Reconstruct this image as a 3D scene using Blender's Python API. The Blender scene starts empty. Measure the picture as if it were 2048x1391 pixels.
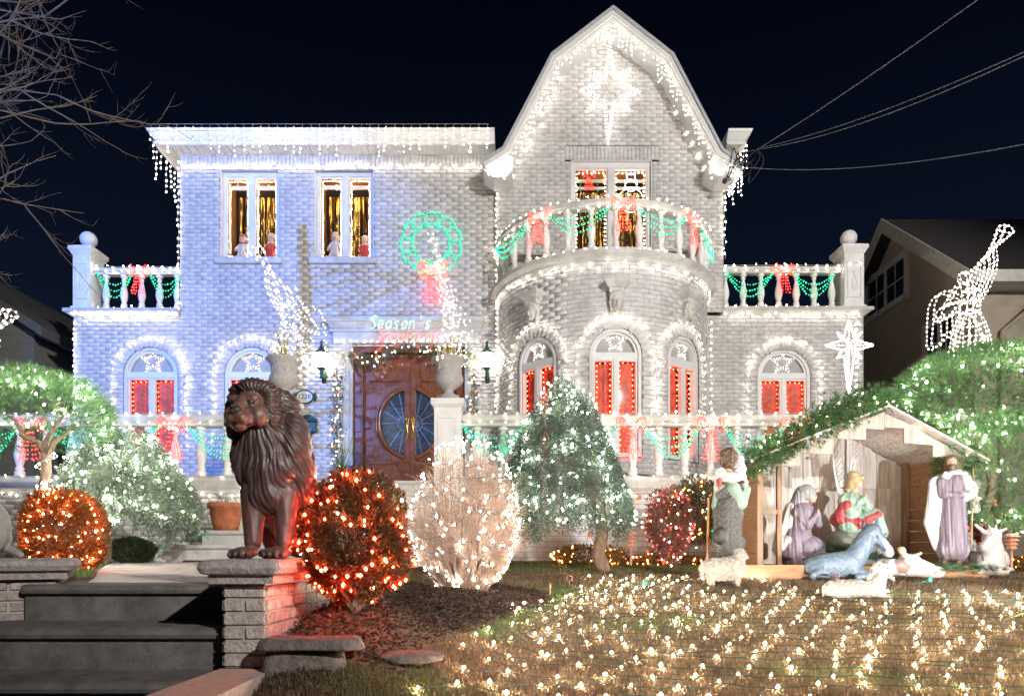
import bpy, bmesh, math, random
import numpy as np
from mathutils import Vector, Matrix, Euler
R = math.radians; PI = math.pi
rnd = random.Random(7); NR = np.random.default_rng(11)
SC = bpy.context.scene; COL = SC.collection
# ---------------------------------------------------------------- camera
F, CX, HY, HC = 1400.0, 1024.0, 1108.0, 1.0      # focal length in photo pixels, vanishing point, camera height
cam = bpy.data.cameras.new('camera'); camo = bpy.data.objects.new('camera', cam); COL.objects.link(camo)
camo.location = (0, 0, HC); camo.rotation_euler = (R(90), 0, 0)
cam.sensor_width = 36; cam.lens = 36*F/2048; cam.shift_y = (HY-695.5)/2048
cam.clip_start = .05; cam.clip_end = 400
SC.camera = camo
# ---------------------------------------------------------------- night sky
wd = bpy.data.worlds.new('World'); SC.world = wd; wd.use_nodes = True
nt = wd.node_tree; bg = nt.nodes['Background']
tc = nt.nodes.new('ShaderNodeTexCoord'); sx = nt.nodes.new('ShaderNodeSeparateXYZ'); cr = nt.nodes.new('ShaderNodeValToRGB')
nt.links.new(tc.outputs['Generated'], sx.inputs[0]); nt.links.new(sx.outputs['Z'], cr.inputs[0]); nt.links.new(cr.outputs[0], bg.inputs[0])
cr.color_ramp.elements[0].position = .0; cr.color_ramp.elements[0].color = (.016, .021, .031, 1)
cr.color_ramp.elements[1].position = .62; cr.color_ramp.elements[1].color = (.0006, .0011, .0045, 1)
e = cr.color_ramp.elements.new(.3); e.color = (.0035, .0062, .0155, 1)
bg.inputs[1].default_value = .85
vs = SC.view_settings; vs.view_transform = 'Standard'; vs.look = 'None'; vs.gamma = 1; vs.use_curve_mapping = False; vs.exposure = 0.32
SC.cycles.max_bounces = 6; SC.cycles.diffuse_bounces = 3; SC.cycles.glossy_bounces = 2; SC.cycles.transparent_max_bounces = 12
SC.cycles.transmission_bounces = 3; SC.cycles.caustics_reflective = False; SC.cycles.caustics_refractive = False
SC.cycles.sample_clamp_indirect = 4; SC.cycles.use_light_tree = True; SC.cycles.use_denoising = True
SC.cycles.use_adaptive_sampling = True; SC.cycles.adaptive_threshold = .02
# ---------------------------------------------------------------- helpers
def W(px, py, D): return Vector(((px-CX)/F*D, D, HC+(HY-py)/F*D))
def X(px, D): return (px-CX)/F*D
def Z(py, D): return HC+(HY-py)/F*D
def lerp(a, b, t): return a+(b-a)*t
def nd(nt, t, **k):
    n = nt.nodes.new(t)
    for a, b in k.items(): setattr(n, a, b)
    return n
_M = {}
def M(name, c, rough=.6, metal=0, var=.18, scale=9, bump=0, bscale=60, c2=None, coat=0, attr=False, stretch=None, spec=.5, sss=0, trans=0, stain=0):
    if name in _M: return _M[name]
    m = bpy.data.materials.new(name); m.use_nodes = True; t = m.node_tree; L = t.links; p = t.nodes['Principled BSDF']
    p.inputs['Roughness'].default_value = rough; p.inputs['Metallic'].default_value = metal; p.inputs['Coat Weight'].default_value = coat
    p.inputs['Specular IOR Level'].default_value = spec
    g = nd(t, 'ShaderNodeNewGeometry'); pos = g.outputs['Position']
    if stretch:
        mp = nd(t, 'ShaderNodeMapping'); mp.inputs['Scale'].default_value = stretch; L.new(pos, mp.inputs[0]); pos = mp.outputs[0]
    n = nd(t, 'ShaderNodeTexNoise'); n.inputs['Scale'].default_value = scale; n.inputs['Detail'].default_value = 5; n.inputs['Roughness'].default_value = .65; L.new(pos, n.inputs['Vector'])
    mr = nd(t, 'ShaderNodeMapRange'); mr.inputs[1].default_value = .3; mr.inputs[2].default_value = .7; L.new(n.outputs['Fac'], mr.inputs[0])
    mx = nd(t, 'ShaderNodeMix', data_type='RGBA'); L.new(mr.outputs[0], mx.inputs[0])
    if attr:
        a = nd(t, 'ShaderNodeAttribute', attribute_name='Col')
        dk = nd(t, 'ShaderNodeMix', data_type='RGBA', blend_type='MULTIPLY'); dk.inputs[0].default_value = 1
        L.new(a.outputs['Color'], dk.inputs[6]); dk.inputs[7].default_value = (1-var*1.5,)*3+(1,)
        L.new(dk.outputs[2], mx.inputs[6]); L.new(a.outputs['Color'], mx.inputs[7])
    else:
        c2 = c2 or tuple(min(1, v*(1+var)) for v in c)
        mx.inputs[6].default_value = tuple(v*(1-var) for v in c)+(1,) if c2 is None else tuple(v*(1-var) for v in c)+(1,)
        mx.inputs[7].default_value = tuple(c2)+(1,)
    if stain:
        ns = nd(t, 'ShaderNodeTexNoise'); ns.inputs['Scale'].default_value = .9; ns.inputs['Detail'].default_value = 8; ns.inputs['Roughness'].default_value = .72
        ms_ = nd(t, 'ShaderNodeMapping'); ms_.inputs['Scale'].default_value = (1.6,1.6,.55); L.new(g.outputs['Position'], ms_.inputs[0]); L.new(ms_.outputs[0], ns.inputs['Vector'])
        mr2 = nd(t, 'ShaderNodeMapRange'); mr2.inputs[1].default_value = .42; mr2.inputs[2].default_value = .68; mr2.inputs[3].default_value = 1; mr2.inputs[4].default_value = 1-stain; L.new(ns.outputs['Fac'], mr2.inputs[0])
        mm_ = nd(t, 'ShaderNodeMix', data_type='RGBA', blend_type='MULTIPLY'); mm_.inputs[0].default_value = 1; L.new(mx.outputs[2], mm_.inputs[6]); L.new(mr2.outputs[0], mm_.inputs[7]); mx = mm_
    L.new(mx.outputs[2], p.inputs['Base Color'])
    if trans:
        p.inputs['Subsurface Weight'].default_value = 0
        tr = nd(t, 'ShaderNodeBsdfTranslucent'); L.new(mx.outputs[2], tr.inputs[0]); ms = nd(t, 'ShaderNodeMixShader'); ms.inputs[0].default_value = trans
        L.new(p.outputs[0], ms.inputs[1]); L.new(tr.outputs[0], ms.inputs[2]); L.new(ms.outputs[0], t.nodes['Material Output'].inputs[0])
    if bump:
        b = nd(t, 'ShaderNodeBump'); b.inputs['Strength'].default_value = bump; b.inputs['Distance'].default_value = .01
        n2 = nd(t, 'ShaderNodeTexNoise'); n2.inputs['Scale'].default_value = bscale; n2.inputs['Detail'].default_value = 4; L.new(pos, n2.inputs['Vector'])
        L.new(n2.outputs['Fac'], b.inputs['Height']); L.new(b.outputs[0], p.inputs['Normal'])
    _M[name] = m; return m
def EM(name, c, s):
    if name in _M: return _M[name]
    m = bpy.data.materials.new(name); m.use_nodes = True; t = m.node_tree; t.nodes.remove(t.nodes['Principled BSDF'])
    e = nd(t, 'ShaderNodeEmission'); e.inputs[0].default_value = tuple(c)+(1,); e.inputs[1].default_value = s
    t.links.new(e.outputs[0], t.nodes['Material Output'].inputs[0]); _M[name] = m; return m
def GLASS(name, tint=(1, 1, 1), refl=.12, rough=.02):
    if name in _M: return _M[name]
    m = bpy.data.materials.new(name); m.use_nodes = True; t = m.node_tree; t.nodes.remove(t.nodes['Principled BSDF'])
    a = nd(t, 'ShaderNodeBsdfTransparent'); a.inputs[0].default_value = tuple(tint)+(1,); g = nd(t, 'ShaderNodeBsdfGlossy'); g.inputs['Roughness'].default_value = rough
    mx = nd(t, 'ShaderNodeMixShader'); mx.inputs[0].default_value = refl
    t.links.new(a.outputs[0], mx.inputs[1]); t.links.new(g.outputs[0], mx.inputs[2]); t.links.new(mx.outputs[0], t.nodes['Material Output'].inputs[0])
    _M[name] = m; return m
class MB:
    "collects faces; build() links them as one mesh object"
    def __init__(s): s.v = []; s.f = []; s.c = []; s.cur = None
    def add(s, vs, fs):
        o = len(s.v); s.v.extend([tuple(v) for v in vs])
        for f in fs: s.f.append(tuple(i+o for i in f)); s.c.append(s.cur)
        return s
    def box(s, a, b, rot=None, piv=None):
        x0, y0, z0 = a; x1, y1, z1 = b
        v = [(x0,y0,z0),(x1,y0,z0),(x1,y1,z0),(x0,y1,z0),(x0,y0,z1),(x1,y0,z1),(x1,y1,z1),(x0,y1,z1)]
        if rot is not None:
            p = Vector(piv) if piv is not None else Vector(((x0+x1)/2, (y0+y1)/2, (z0+z1)/2))
            v = [rot @ (Vector(q)-p)+p for q in v]
        return s.add(v, [(0,3,2,1),(4,5,6,7),(0,1,5,4),(1,2,6,5),(2,3,7,6),(3,0,4,7)])
    def bev(s, a, b, r):
        "box with its vertical faces chamfered at top and bottom"
        (x0,y0,z0),(x1,y1,z1) = a, b
        rows = [(z0, r), (z0+r, 0), (z1-r, 0), (z1, r)]; v = []; f = []
        for z, i in rows: v += [(x0+i,y0+i,z),(x1-i,y0+i,z),(x1-i,y1-i,z),(x0+i,y1-i,z)]
        for k in range(3):
            for j in range(4): f.append((k*4+j, k*4+(j+1)%4, k*4+4+(j+1)%4, k*4+4+j))
        f += [(3,2,1,0), (12,13,14,15)]
        return s.add(v, f)
    def frust(s, a0, a1, z0, b0, b1, z1):
        "a0,a1 = xy corners at z0; b0,b1 at z1"
        v = [(a0[0],a0[1],z0),(a1[0],a0[1],z0),(a1[0],a1[1],z0),(a0[0],a1[1],z0),(b0[0],b0[1],z1),(b1[0],b0[1],z1),(b1[0],b1[1],z1),(b0[0],b1[1],z1)]
        return s.add(v, [(0,3,2,1),(4,5,6,7),(0,1,5,4),(1,2,6,5),(2,3,7,6),(3,0,4,7)])
    def prism(s, poly, axis, a, b):
        "poly of 2-D points extruded along axis from a to b (axis y: points are x,z; axis x: y,z; axis z: x,y)"
        def P(p, t): return {'y': (p[0], t, p[1]), 'x': (t, p[0], p[1]), 'z': (p[0], p[1], t)}[axis]
        n = len(poly); v = [P(p, a) for p in poly]+[P(p, b) for p in poly]
        f = [tuple(range(n)), tuple(range(2*n-1, n-1, -1))]+[(i+n, (i+1) % n+n, (i+1) % n, i) for i in range(n)]
        return s.add(v, f)
    def lathe(s, prof, n=16, at=(0,0,0), a0=0, a1=2*PI, sc=1, cap=True):
        full = abs(a1-a0-2*PI) < 1e-6; m = n if full else n+1; v = []; f = []
        for r, z in prof:
            for k in range(m):
                t = a0+(a1-a0)*k/n; v.append((at[0]+r*sc*math.cos(t), at[1]+r*sc*math.sin(t), at[2]+z*sc))
        for i in range(len(prof)-1):
            for k in range(n):
                k2 = (k+1) % m; f.append((i*m+k, i*m+k2, (i+1)*m+k2, (i+1)*m+k))
        if cap and full and prof[0][0] > 1e-4: f.append(tuple(range(m-1, -1, -1)))
        if cap and full and prof[-1][0] > 1e-4: f.append(tuple((len(prof)-1)*m+k for k in range(m)))
        return s.add(v, f)
    def tube(s, pts, r, n=5, r1=None, closed=False):
        pts = [Vector(p) for p in pts]; L = len(pts); v = []; f = []
        if L < 2: return s
        up = None
        for i, p in enumerate(pts):
            d = (pts[(i+1) % L]-pts[i-1]) if closed else (pts[min(i+1, L-1)]-pts[max(i-1, 0)])
            if d.length < 1e-9: d = Vector((0, 0, 1))
            d.normalize()
            if up is None: up = d.orthogonal().normalized()
            up = (up-d*up.dot(d)); up = up.normalized() if up.length > 1e-6 else d.orthogonal().normalized()
            w = d.cross(up); rr = r if r1 is None else lerp(r, r1, i/(L-1))
            if callable(r): rr = r(i/(L-1))
            for k in range(n):
                t = 2*PI*k/n; v.append(p+up*(rr*math.cos(t))+w*(rr*math.sin(t)))
        for i in range(L if closed else L-1):
            j = (i+1) % L
            for k in range(n): f.append((i*n+k, i*n+(k+1) % n, j*n+(k+1) % n, j*n+k))
        if not closed: f += [tuple(range(n-1, -1, -1)), tuple((L-1)*n+k for k in range(n))]
        return s.add(v, f)
    def ball(s, c, r, n=10, m=7, sq=(1,1,1)):
        v = [(c[0], c[1], c[2]-r*sq[2])]; f = []
        for i in range(1, m):
            a = -PI/2+PI*i/m
            for k in range(n):
                t = 2*PI*k/n; v.append((c[0]+r*sq[0]*math.cos(a)*math.cos(t), c[1]+r*sq[1]*math.cos(a)*math.sin(t), c[2]+r*sq[2]*math.sin(a)))
        v.append((c[0], c[1], c[2]+r*sq[2])); e = len(v)-1
        for k in range(n): f.append((0, 1+(k+1) % n, 1+k)); f.append((e, e-n+k, e-n+(k+1) % n))
        for i in range(m-2):
            for k in range(n): f.append((1+i*n+k, 1+i*n+(k+1) % n, 1+(i+1)*n+(k+1) % n, 1+(i+1)*n+k))
        return s.add(v, f)
    def xf(s, mat, start=0):
        for i in range(start, len(s.v)): s.v[i] = tuple(mat @ Vector(s.v[i]))
        return s
    def mesh(s, name, mat=None, smooth=False, off=None, autos=None):
        me = bpy.data.meshes.new(name); v = np.array(s.v, dtype=float).reshape(-1, 3)
        if off is not None: v = v-np.array(off)
        me.from_pydata(v.tolist(), [], s.f)
        if mat: me.materials.append(mat)
        if smooth: me.polygons.foreach_set('use_smooth', [True]*len(me.polygons))
        if any(c is not None for c in s.c):
            a = me.attributes.new('Col', 'FLOAT_COLOR', 'FACE')
            a.data.foreach_set('color', [q for c in s.c for q in ((c or (.5,.5,.5))+(1,))])
        me.update(); return me
    def build(s, name, mat, parent=None, smooth=False, kind=None):
        off = wloc(parent) if parent else None
        return link(name, s.mesh(name, mat, smooth, off), parent, kind)
def wloc(o):
    p = Vector(o.location)
    while o.parent: o = o.parent; p = p+Vector(o.location)
    return p
def link(name, me, parent=None, kind=None, loc=None):
    o = bpy.data.objects.new(name, me); COL.objects.link(o)
    if parent: o.parent = parent
    if loc is not None: o.location = Vector(loc)-(wloc(parent) if parent else Vector((0,0,0)))
    if kind: o['kind'] = kind
    return o
def tag(o, label=None, cat=None, group=None, kind=None):
    if label: o['label'] = label
    if cat: o['category'] = cat
    if group: o['group'] = group
    if kind: o['kind'] = kind
    return o
def thing(name, label, cat, loc=(0,0,0), group=None):
    o = bpy.data.objects.new(name, None); COL.objects.link(o); o.location = loc; o.empty_display_size = .1
    return tag(o, label, cat, group)
def npmesh(name, v, f, mat, parent=None, col=None, smooth=False, kind=None, dom='FACE'):
    "fast mesh from numpy arrays: v (n,3), f (m,k) with k = 3 or 4"
    v = np.asarray(v, dtype=np.float32)
    if parent: v = v-np.array(wloc(parent), dtype=np.float32)
    f = np.asarray(f, dtype=np.int32); k = f.shape[1]; me = bpy.data.meshes.new(name)
    me.vertices.add(len(v)); me.vertices.foreach_set('co', v.ravel())
    me.loops.add(f.size); me.loops.foreach_set('vertex_index', f.ravel())
    me.polygons.add(len(f)); me.polygons.foreach_set('loop_start', np.arange(0, f.size, k, dtype=np.int32))
    if smooth: me.polygons.foreach_set('use_smooth', np.ones(len(f), dtype=bool))
    if col is not None:
        a = me.attributes.new('Col', 'FLOAT_COLOR', dom); c = np.ones((len(col), 4), dtype=np.float32); c[:, :3] = col; a.data.foreach_set('color', c.ravel())
    me.update(calc_edges=True); me.materials.append(mat)
    return link(name, me, parent, kind)
# ---------------------------------------------------------------- light strings
OCT = np.array([(1,0,0),(-1,0,0),(0,1,0),(0,-1,0),(0,0,1.25),(0,0,-1.25)], dtype=float)
OCF = np.array([(0,2,4),(2,1,4),(1,3,4),(3,0,4),(2,0,5),(1,2,5),(3,1,5),(0,3,5)])
WARM = EM("warm_white_bulb", (1, .80, .55), 40); COOL = EM("white_bulb", (1, .88, .72), 31); RED = EM("red_bulb", (1, .035, .025), 9); STARB = EM("star_bulb", (1,.92,.8), 11); WRED = EM("window_red_bulb", (1,.085,.03), 40)
GREEN = EM('green_bulb', (.02, .55, .27), 3.2); ORANGE = EM('orange_bulb', (1, .22, .05), 48); GRASSB = EM('lawn_bulb', (1, .80, .60), 820); ICI = EM('icicle_bulb', (1,.90,.76), 19); BLUEB = EM('blue_bulb', (.25, .45, 1), 30)
NB = [0]
def bulbs(pts, r, mat, parent, name='bulb'):
    p = np.array([tuple(q) for q in pts], dtype=float).reshape(-1, 3); n = len(p); NB[0] += n
    if n == 0: return None
    v = (p[:, None, :]+OCT[None]*r*NR.uniform(.62, 1.28, (n, 1, 1))).reshape(-1, 3)
    f = (OCF[None]+(np.arange(n)*6)[:, None, None]).reshape(-1, 3)
    return npmesh(name, v, f, mat, parent, smooth=True, kind='stuff')
def resample(pts, sp, jit=0):
    pts = [Vector(p) for p in pts]; out = []; acc = 0; nxt = sp*.5
    for a, b in zip(pts, pts[1:]):
        L = (b-a).length
        while nxt <= acc+L and L > 0:
            q = a.lerp(b, (nxt-acc)/L); out.append(q+Vector((rnd.gauss(0, jit), rnd.gauss(0, jit)*.4, rnd.gauss(0, jit))) if jit else q); nxt += sp
        acc += L
    return out
WIRE = M('light_cable', (.05, .055, .05), .5, var=.2); WWIRE = M('white_cable', (.5, .5, .48), .5, var=.1); GWIRE = M('green_cable', (.01, .06, .035), .5, var=.1)
def lights(name, label, polys, sp, mat, r=.013, jit=.012, wire=.003, wmat=None, group=None, cat='string lights', parent=None, wn=3, extra=()):
    "one string (or one light figure): cable + bulbs"
    base = Vector(polys[0][0])
    t = parent or thing(name, label, cat, base, group)
    if wire:
        mb = MB()
        for p in polys: mb.tube(p, wire, wn)
        mb.build('cable', wmat or WWIRE, t, kind='stuff')
    b = list(extra)
    for p in polys: b += resample(p, sp, jit)
    bulbs(b, r, mat, t)
    return t
# ================================================================ lamps that light the place from the street
def street_lamp(label, loc, h, target, col, power, size, blend, rad):
    t = thing('street_lamp', label, 'street lamp', loc)
    x, y, z = loc; d = (Vector(target)-Vector((x, y, z+h))).normalized()
    m = M('galvanised_steel', (.3, .31, .32), .45, metal=.8)
    MB().lathe([(.16,0),(.16,.04),(.09,.1),(.075,.5),(.045,h)], 12, loc).build('pole', m, t, True)
    arm = Vector((x, y, z+h))+Vector((d.x, d.y, 0)).normalized()*.9+Vector((0,0,.25))
    MB().tube([(x,y,z+h-.1), Vector((x,y,z+h)).lerp(arm,.5)+Vector((0,0,.12)), arm], .035, 8).build('arm', m, t, True)
    mb = MB(); mb.ball(arm, .3, 14, 8, (1, 1, .28)); mb.build('lamp_head', m, t, True)
    mb = MB(); mb.lathe([(.01,-.09),(.16,-.09),(.16,-.05)], 12, arm); mb.build('lens', EM('street_lamp_lens_'+str(power), col, 6), t)
    L = bpy.data.lights.new('spot', 'SPOT'); L.energy = power; L.color = col; L.spot_size = R(size); L.spot_blend = blend; L.shadow_soft_size = rad
    o = bpy.data.objects.new('lamp_light', L); COL.objects.link(o); o.parent = t
    p = arm+d*.3+Vector((0,0,-.15)); o.location = p-Vector(loc); o.rotation_euler = (Vector(target)-p).to_track_quat('-Z', 'Y').to_euler()
    return t
street_lamp('tall steel street lamp with a bluish light across the road', (-11.5,-9,0), 8.6, (-5.5,13,5.2), (.12,.30,1.0), 21000, 26, .7, .07)
street_lamp('tall steel street lamp with a neutral white light across the road', (9.5,-10,0), 8.2, (-.3,12,4.6), (1.0,.95,.90), 12500, 60, .6, .14)
# ================================================================ the house
D0, DB = 13.0, 12.87          # main wall plane, gable bay plane
XL, XR = X(147,D0), X(1727,D0); XUL = X(360,D0); XBL, XBR = X(992,DB), X(1447,DB)
TXC, TYC, TR = 1.65, 13.0, 1.9
ZT = Z(960,9.2)               # terrace floor
ZL = Z(630,D0); ZE = Z(309,D0)
CO, BL, MG = .0727, .222, .007
BRICK = M('white_glazed_brick', (.70,.69,.685), .55, var=.3, scale=6.5, bump=.5, bscale=90, stretch=(1,1,2.4), c2=(.80,.79,.785), stain=.25)
MORTAR = M('grey_brown_mortar', (.35,.31,.28), .9, var=.2, scale=30)
STONE = M('cast_stone', (.60,.595,.56), .75, var=.16, scale=6, bump=.35, bscale=70, stain=.25)
PAINT = M('white_paint', (.74,.745,.74), .45, var=.07, scale=3)
PLASTER = M('white_plaster', (.76,.76,.745), .6, var=.1, scale=5, bump=.15, bscale=40)
house = thing('brick_house', 'two-storey white brick house with gambrel gable, round bow front and roof balustrades', 'house', (0,13,ZT))
class Bricks:
    def __init__(s): s.v = []; s.keep = []
    def one(s, fn, a, b, z0, z1, dep=.0045):
        "fn(u,z,out) -> xyz"
        g = MG/2; i = .001
        q = [fn(a+g,z0+g,0),fn(b-g,z0+g,0),fn(b-g,z1-g,0),fn(a+g,z1-g,0),fn(a+g+i,z0+g+i,dep),fn(b-g-i,z0+g+i,dep),fn(b-g-i,z1-g-i,dep),fn(a+g+i,z1-g-i,dep)]
        s.v.append(q)
    def arr(s): return np.array(s.v, dtype=float)
BF = np.array([(4,5,6,7),(0,1,5,4),(1,2,6,5),(2,3,7,6),(3,0,4,7)])
def brick_objs(arr, parent, n_single, key, name='brick'):
    "the n_single largest in view as objects of their own, the rest joined"
    if len(arr) == 0: return
    order = np.argsort(key(arr)); single = order[:n_single]; rest = order[n_single:]
    wp = np.array(wloc(parent))
    for i in single:
        c = arr[i].mean(0); me = bpy.data.meshes.new(name); me.from_pydata((arr[i]-c).tolist(), [], BF.tolist()); me.materials.append(BRICK)
        o = link(name, me, parent); o.location = c-wp
    if len(rest):
        v = arr[rest].reshape(-1, 3); f = (BF[None]+(np.arange(len(rest))*8)[:, None, None]).reshape(-1, 4)
        npmesh('brickwork', v, f, BRICK, parent, kind='stuff')
def subtract(iv, a, b):
    out = []
    for p, q in iv:
        if b <= p or a >= q: out.append((p, q)); continue
        if a > p: out.append((p, a))
        if b < q: out.append((b, q))
    return out
def lay(bk, mort, fn, z0, z1, bounds, holes, co=CO, bl=BL, soldier=False, seed=0):
    rows = max(1, round((z1-z0)/co)); h = (z1-z0)/rows
    for r in range(rows):
        za = z0+r*h; zb = za+h; zm = (za+zb)/2; bd = bounds(zm)
        if bd is None: continue
        iv = [bd]
        for hf in holes:
            q = hf(zm)
            if q: iv = subtract(iv, *q)
        off = (r % 2)*bl/2+((r*37 % 5)-2)*.004
        for a, b in iv:
            if b-a < .01: continue
            n = max(1, int((b-a)/bl)) if mort_seg[0] else 1
            for k in range(n): 
                u0 = lerp(a, b, k/n); u1 = lerp(a, b, (k+1)/n); mort.add([fn(u0,za,0),fn(u1,za,0),fn(u1,zb,0),fn(u0,zb,0)], [(0,1,2,3)])
            k = math.floor((a-off)/bl)
            while off+k*bl < b:
                p, q = max(a, off+k*bl), min(b, off+(k+1)*bl)
                if q-p > .03: bk.one(fn, p, q, za, zb)
                k += 1
mort_seg = [False]
def rect(xa, xb, za, zb): return lambda z: (xa, xb) if za < z < zb else None
def arch(xc, hw, za, zs):
    "round-headed opening: jambs to zs, then a half circle"
    def f(z):
        if z < za or z > zs+hw: return None
        w = hw if z < zs else math.sqrt(max(0, hw*hw-(z-zs)**2)); return (xc-w, xc+w)
    return f
plane = lambda y: (lambda u, z, o: (u, y-o, z))
# --- window places
UW = [(X(441,D0), X(558,D0), Z(516,D0), Z(338,D0)), (X(629,D0), X(747,D0), Z(516,D0), Z(337,D0))]
AW = [(X(301,D0), .50, Z(912,D0), Z(748,D0)), (X(503,D0), .50, Z(912,D0), Z(748,D0)), (X(1568,D0), .49, Z(912,D0), Z(750,D0))]
GW = (X(1142,DB), X(1304,DB), Z(497,11.2)-.05, Z(320,DB))
DX0, DX1, DZ0, DZ1 = X(706,D0), X(930,D0), ZT+.2, Z(690,D0)
main = Bricks(); mm = MB()
def main_bounds(z):
    if z < ZL: return (XL, XR)
    return (XUL, XBL+.2)
holes = [rect(*w) for w in UW]+[arch(xc, hw+.0, z0, zs) for xc, hw, z0, zs in AW]+[rect(DX0,DX1,DZ0-.2,DZ1), rect(XBL+.02, X(1405,D0), 0, ZL)]
lay(main, mm, plane(D0), ZT-.1, ZE-.22, main_bounds, holes)
# soldier frieze under the eave, soldier lintels are plain bricks turned upright
def soldiers(bk, mort, fn, x0, x1, z0, z1):
    n = round((x1-x0)/.0727); mort.add([fn(x0,z0,0),fn(x1,z0,0),fn(x1,z1,0),fn(x0,z1,0)], [(0,1,2,3)])
    for k in range(n): bk.one(fn, lerp(x0,x1,k/n), lerp(x0,x1,(k+1)/n), z0, z1)
soldiers(main, mm, plane(D0), XUL, XBL, ZE-.22, ZE)
wall = mm.build('wall', MORTAR, house)
bay = Bricks(); bm_ = MB()
GP = [(992,365),(1022,357),(1124,148),(1220,69),(1317,150),(1417,345),(1447,365)]
gpw = [(X(a,DB), Z(b,DB)) for a, b in GP]
def bay_bounds(z):
    if z < ZL-.02: return (XBL, XBL+.35)
    if z < gpw[0][1]: return (XBL, XBR)
    L = [p for p in gpw[:4]]; Rr = [p for p in gpw[3:]][::-1]
    def at(pl):
        for (xa,za),(xb,zb) in zip(pl, pl[1:]):
            if min(za,zb) <= z <= max(za,zb) and abs(zb-za) > 1e-6: return lerp(xa, xb, (z-za)/(zb-za))
    a, b = at(L), at(Rr)
    return (max(a-.1,XBL), min(b+.1,XBR)) if a is not None and b is not None else None
zl0, zl1 = Z(320,DB), Z(292,DB)
bh = [rect(*GW), rect(X(1130,DB), X(1317,DB), zl0, zl1)]
lay(bay, bm_, plane(DB), ZT-.1, gpw[3][1], bay_bounds, bh)
soldiers(bay, bm_, plane(DB), X(1130,DB), X(1317,DB), zl0, zl1)
for q_ in (((XBL+.001,DB+.002,ZT-.1), (XBL+.03,D0+.3,gpw[0][1])), ((XBR-.03,DB+.002,ZL), (XBR-.001,16,gpw[0][1])), ((XUL+.001,D0+.002,ZL), (XUL+.03,17,ZE)), ((XL+.001,D0+.002,0.2), (XL+.03,17,ZL)), ((XR-.03,D0+.002,.2), (XR-.001,17,ZL))): MB().box(*q_).build('side_wall', MORTAR, house)
baywall = bm_.build('gable_wall', MORTAR, house)
# --- round bow front
def cyl(u, z, o):
    t = u/TR; r = TR+o; return (TXC+r*math.sin(t), TYC-r*math.cos(t), z)
TWZ0, TWZS = Z(912,11.1), Z(708,11.1); THW = .425
TW = [R(-42), 0, R(40)]
ZC = Z(497,11.0)-.13
bow = Bricks(); bw = MB(); mort_seg[0] = True
lay(bow, bw, cyl, ZT-.1, ZC, lambda z: (-PI/2*TR, PI/2*TR), [arch(t*TR, THW, TWZ0, TWZS) for t in TW])
mort_seg[0] = False
bowwall = bw.build('bow_wall', MORTAR, house)
# --- brick rings over arched windows
def arch_ring(bk, fn, xc, hw, zs, n, wdt=.2):
    for k in range(n):
        t0, t1 = PI*k/n+.012, PI*(k+1)/n-.012
        def P(t, r, o): return fn(xc-r*math.cos(t), zs+r*math.sin(t), o)
        r0, r1 = hw+.004, hw+wdt
        bk.v.append([P(t0,r0,.004),P(t1,r0,.004),P(t1,r1,.004),P(t0,r1,.004),P(t0+.006,r0+.003,.010),P(t1-.006,r0+.003,.010),P(t1-.006,r1-.003,.010),P(t0+.006,r1-.003,.010)])
for xc, hw, z0, zs in AW: arch_ring(main, plane(D0), xc, hw, zs, 19, .17)
for t in TW: arch_ring(bow, cyl, t*TR, THW, TWZS, 17, .17)
dist = lambda a: a.mean(1)[:, 1]+.25*np.abs(a.mean(1)[:, 0]-TXC)
brick_objs(bow.arr(), bowwall, 300, dist); brick_objs(main.arr(), wall, 0, dist); brick_objs(bay.arr(), baywall, 0, dist)
# --- eaves
def slab_stack(mb, x0, x1, yw, yb, rows):
    for za, zb, oa, ob in rows: mb.frust((x0[0]-x0[1]*oa, yw-oa), (x1[0]+x1[1]*oa, yb), za, (x0[0]-x0[1]*ob, yw-ob), (x1[0]+x1[1]*ob, yb), zb)
er = [(ZE+.004,ZE+.06,.33,.33),(ZE+.06,ZE+.085,.30,.30),(ZE+.085,ZE+.20,.31,.39),(ZE+.20,ZE+.245,.41,.42)]
mb = MB(); slab_stack(mb, (XUL,1), (XBL-.02,0), D0, 20, er); mb.build('eave', PAINT, house); mb = MB(); slab_stack(mb, (XBR+.01,0), (XBR+.03,1), D0+.02, 20, er); mb.build('eave', PAINT, house)
MB().box((XUL+.3,D0+.8,ZE+.24),(XBR,20,ZE+.32)).build('roof', M('dark_roofing', (.05,.05,.055), .9), house)
n = 40; sf = MB().box((-.068,-.165,-.01),(.068,.165,.004)).mesh('soffit_board', PAINT)
for k in range(n): link('soffit_board', sf, house, loc=(lerp(XUL-.2, XBL-.1, (k+.5)/n), D0-.16, ZE))
# --- gambrel rake: crown + fascia + soffit + roof slopes
OUT = [(964,321),(1005,296),(1102,109),(1226,14),(1347,109),(1446,299),(1487,328)]
ow = [Vector((X(a,12.3), Z(b,12.3))) for a, b in OUT]
def offs(pl, d):
    out = []
    for i, p in enumerate(pl):
        ns = []
        for a, b in ((i-1, i), (i, i+1)):
            if 0 <= a and b < len(pl): t = (pl[b]-pl[a]).normalized(); ns.append(Vector((t.y, -t.x)))
        n = ns[0] if len(ns) == 1 else (ns[0]+ns[1]).normalized()/max(.5, math.sqrt((1+ns[0].dot(ns[1]))/2))
        out.append(p+n*d)
    return out
def band(mb, pl, d0, d1, y0, y1):
    a, b = offs(pl, d0), offs(pl, d1)
    for i in range(len(pl)-1):
        q = [a[i], a[i+1], b[i+1], b[i]]; mb.prism([(p.x, p.y) for p in q], 'y', y0, y1)
mb = MB(); band(mb, ow, 0, .045, 12.25, 16); mb.build('roof_edge', M('roof_metal', (.45,.47,.5), .4, var=.1), house)
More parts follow.
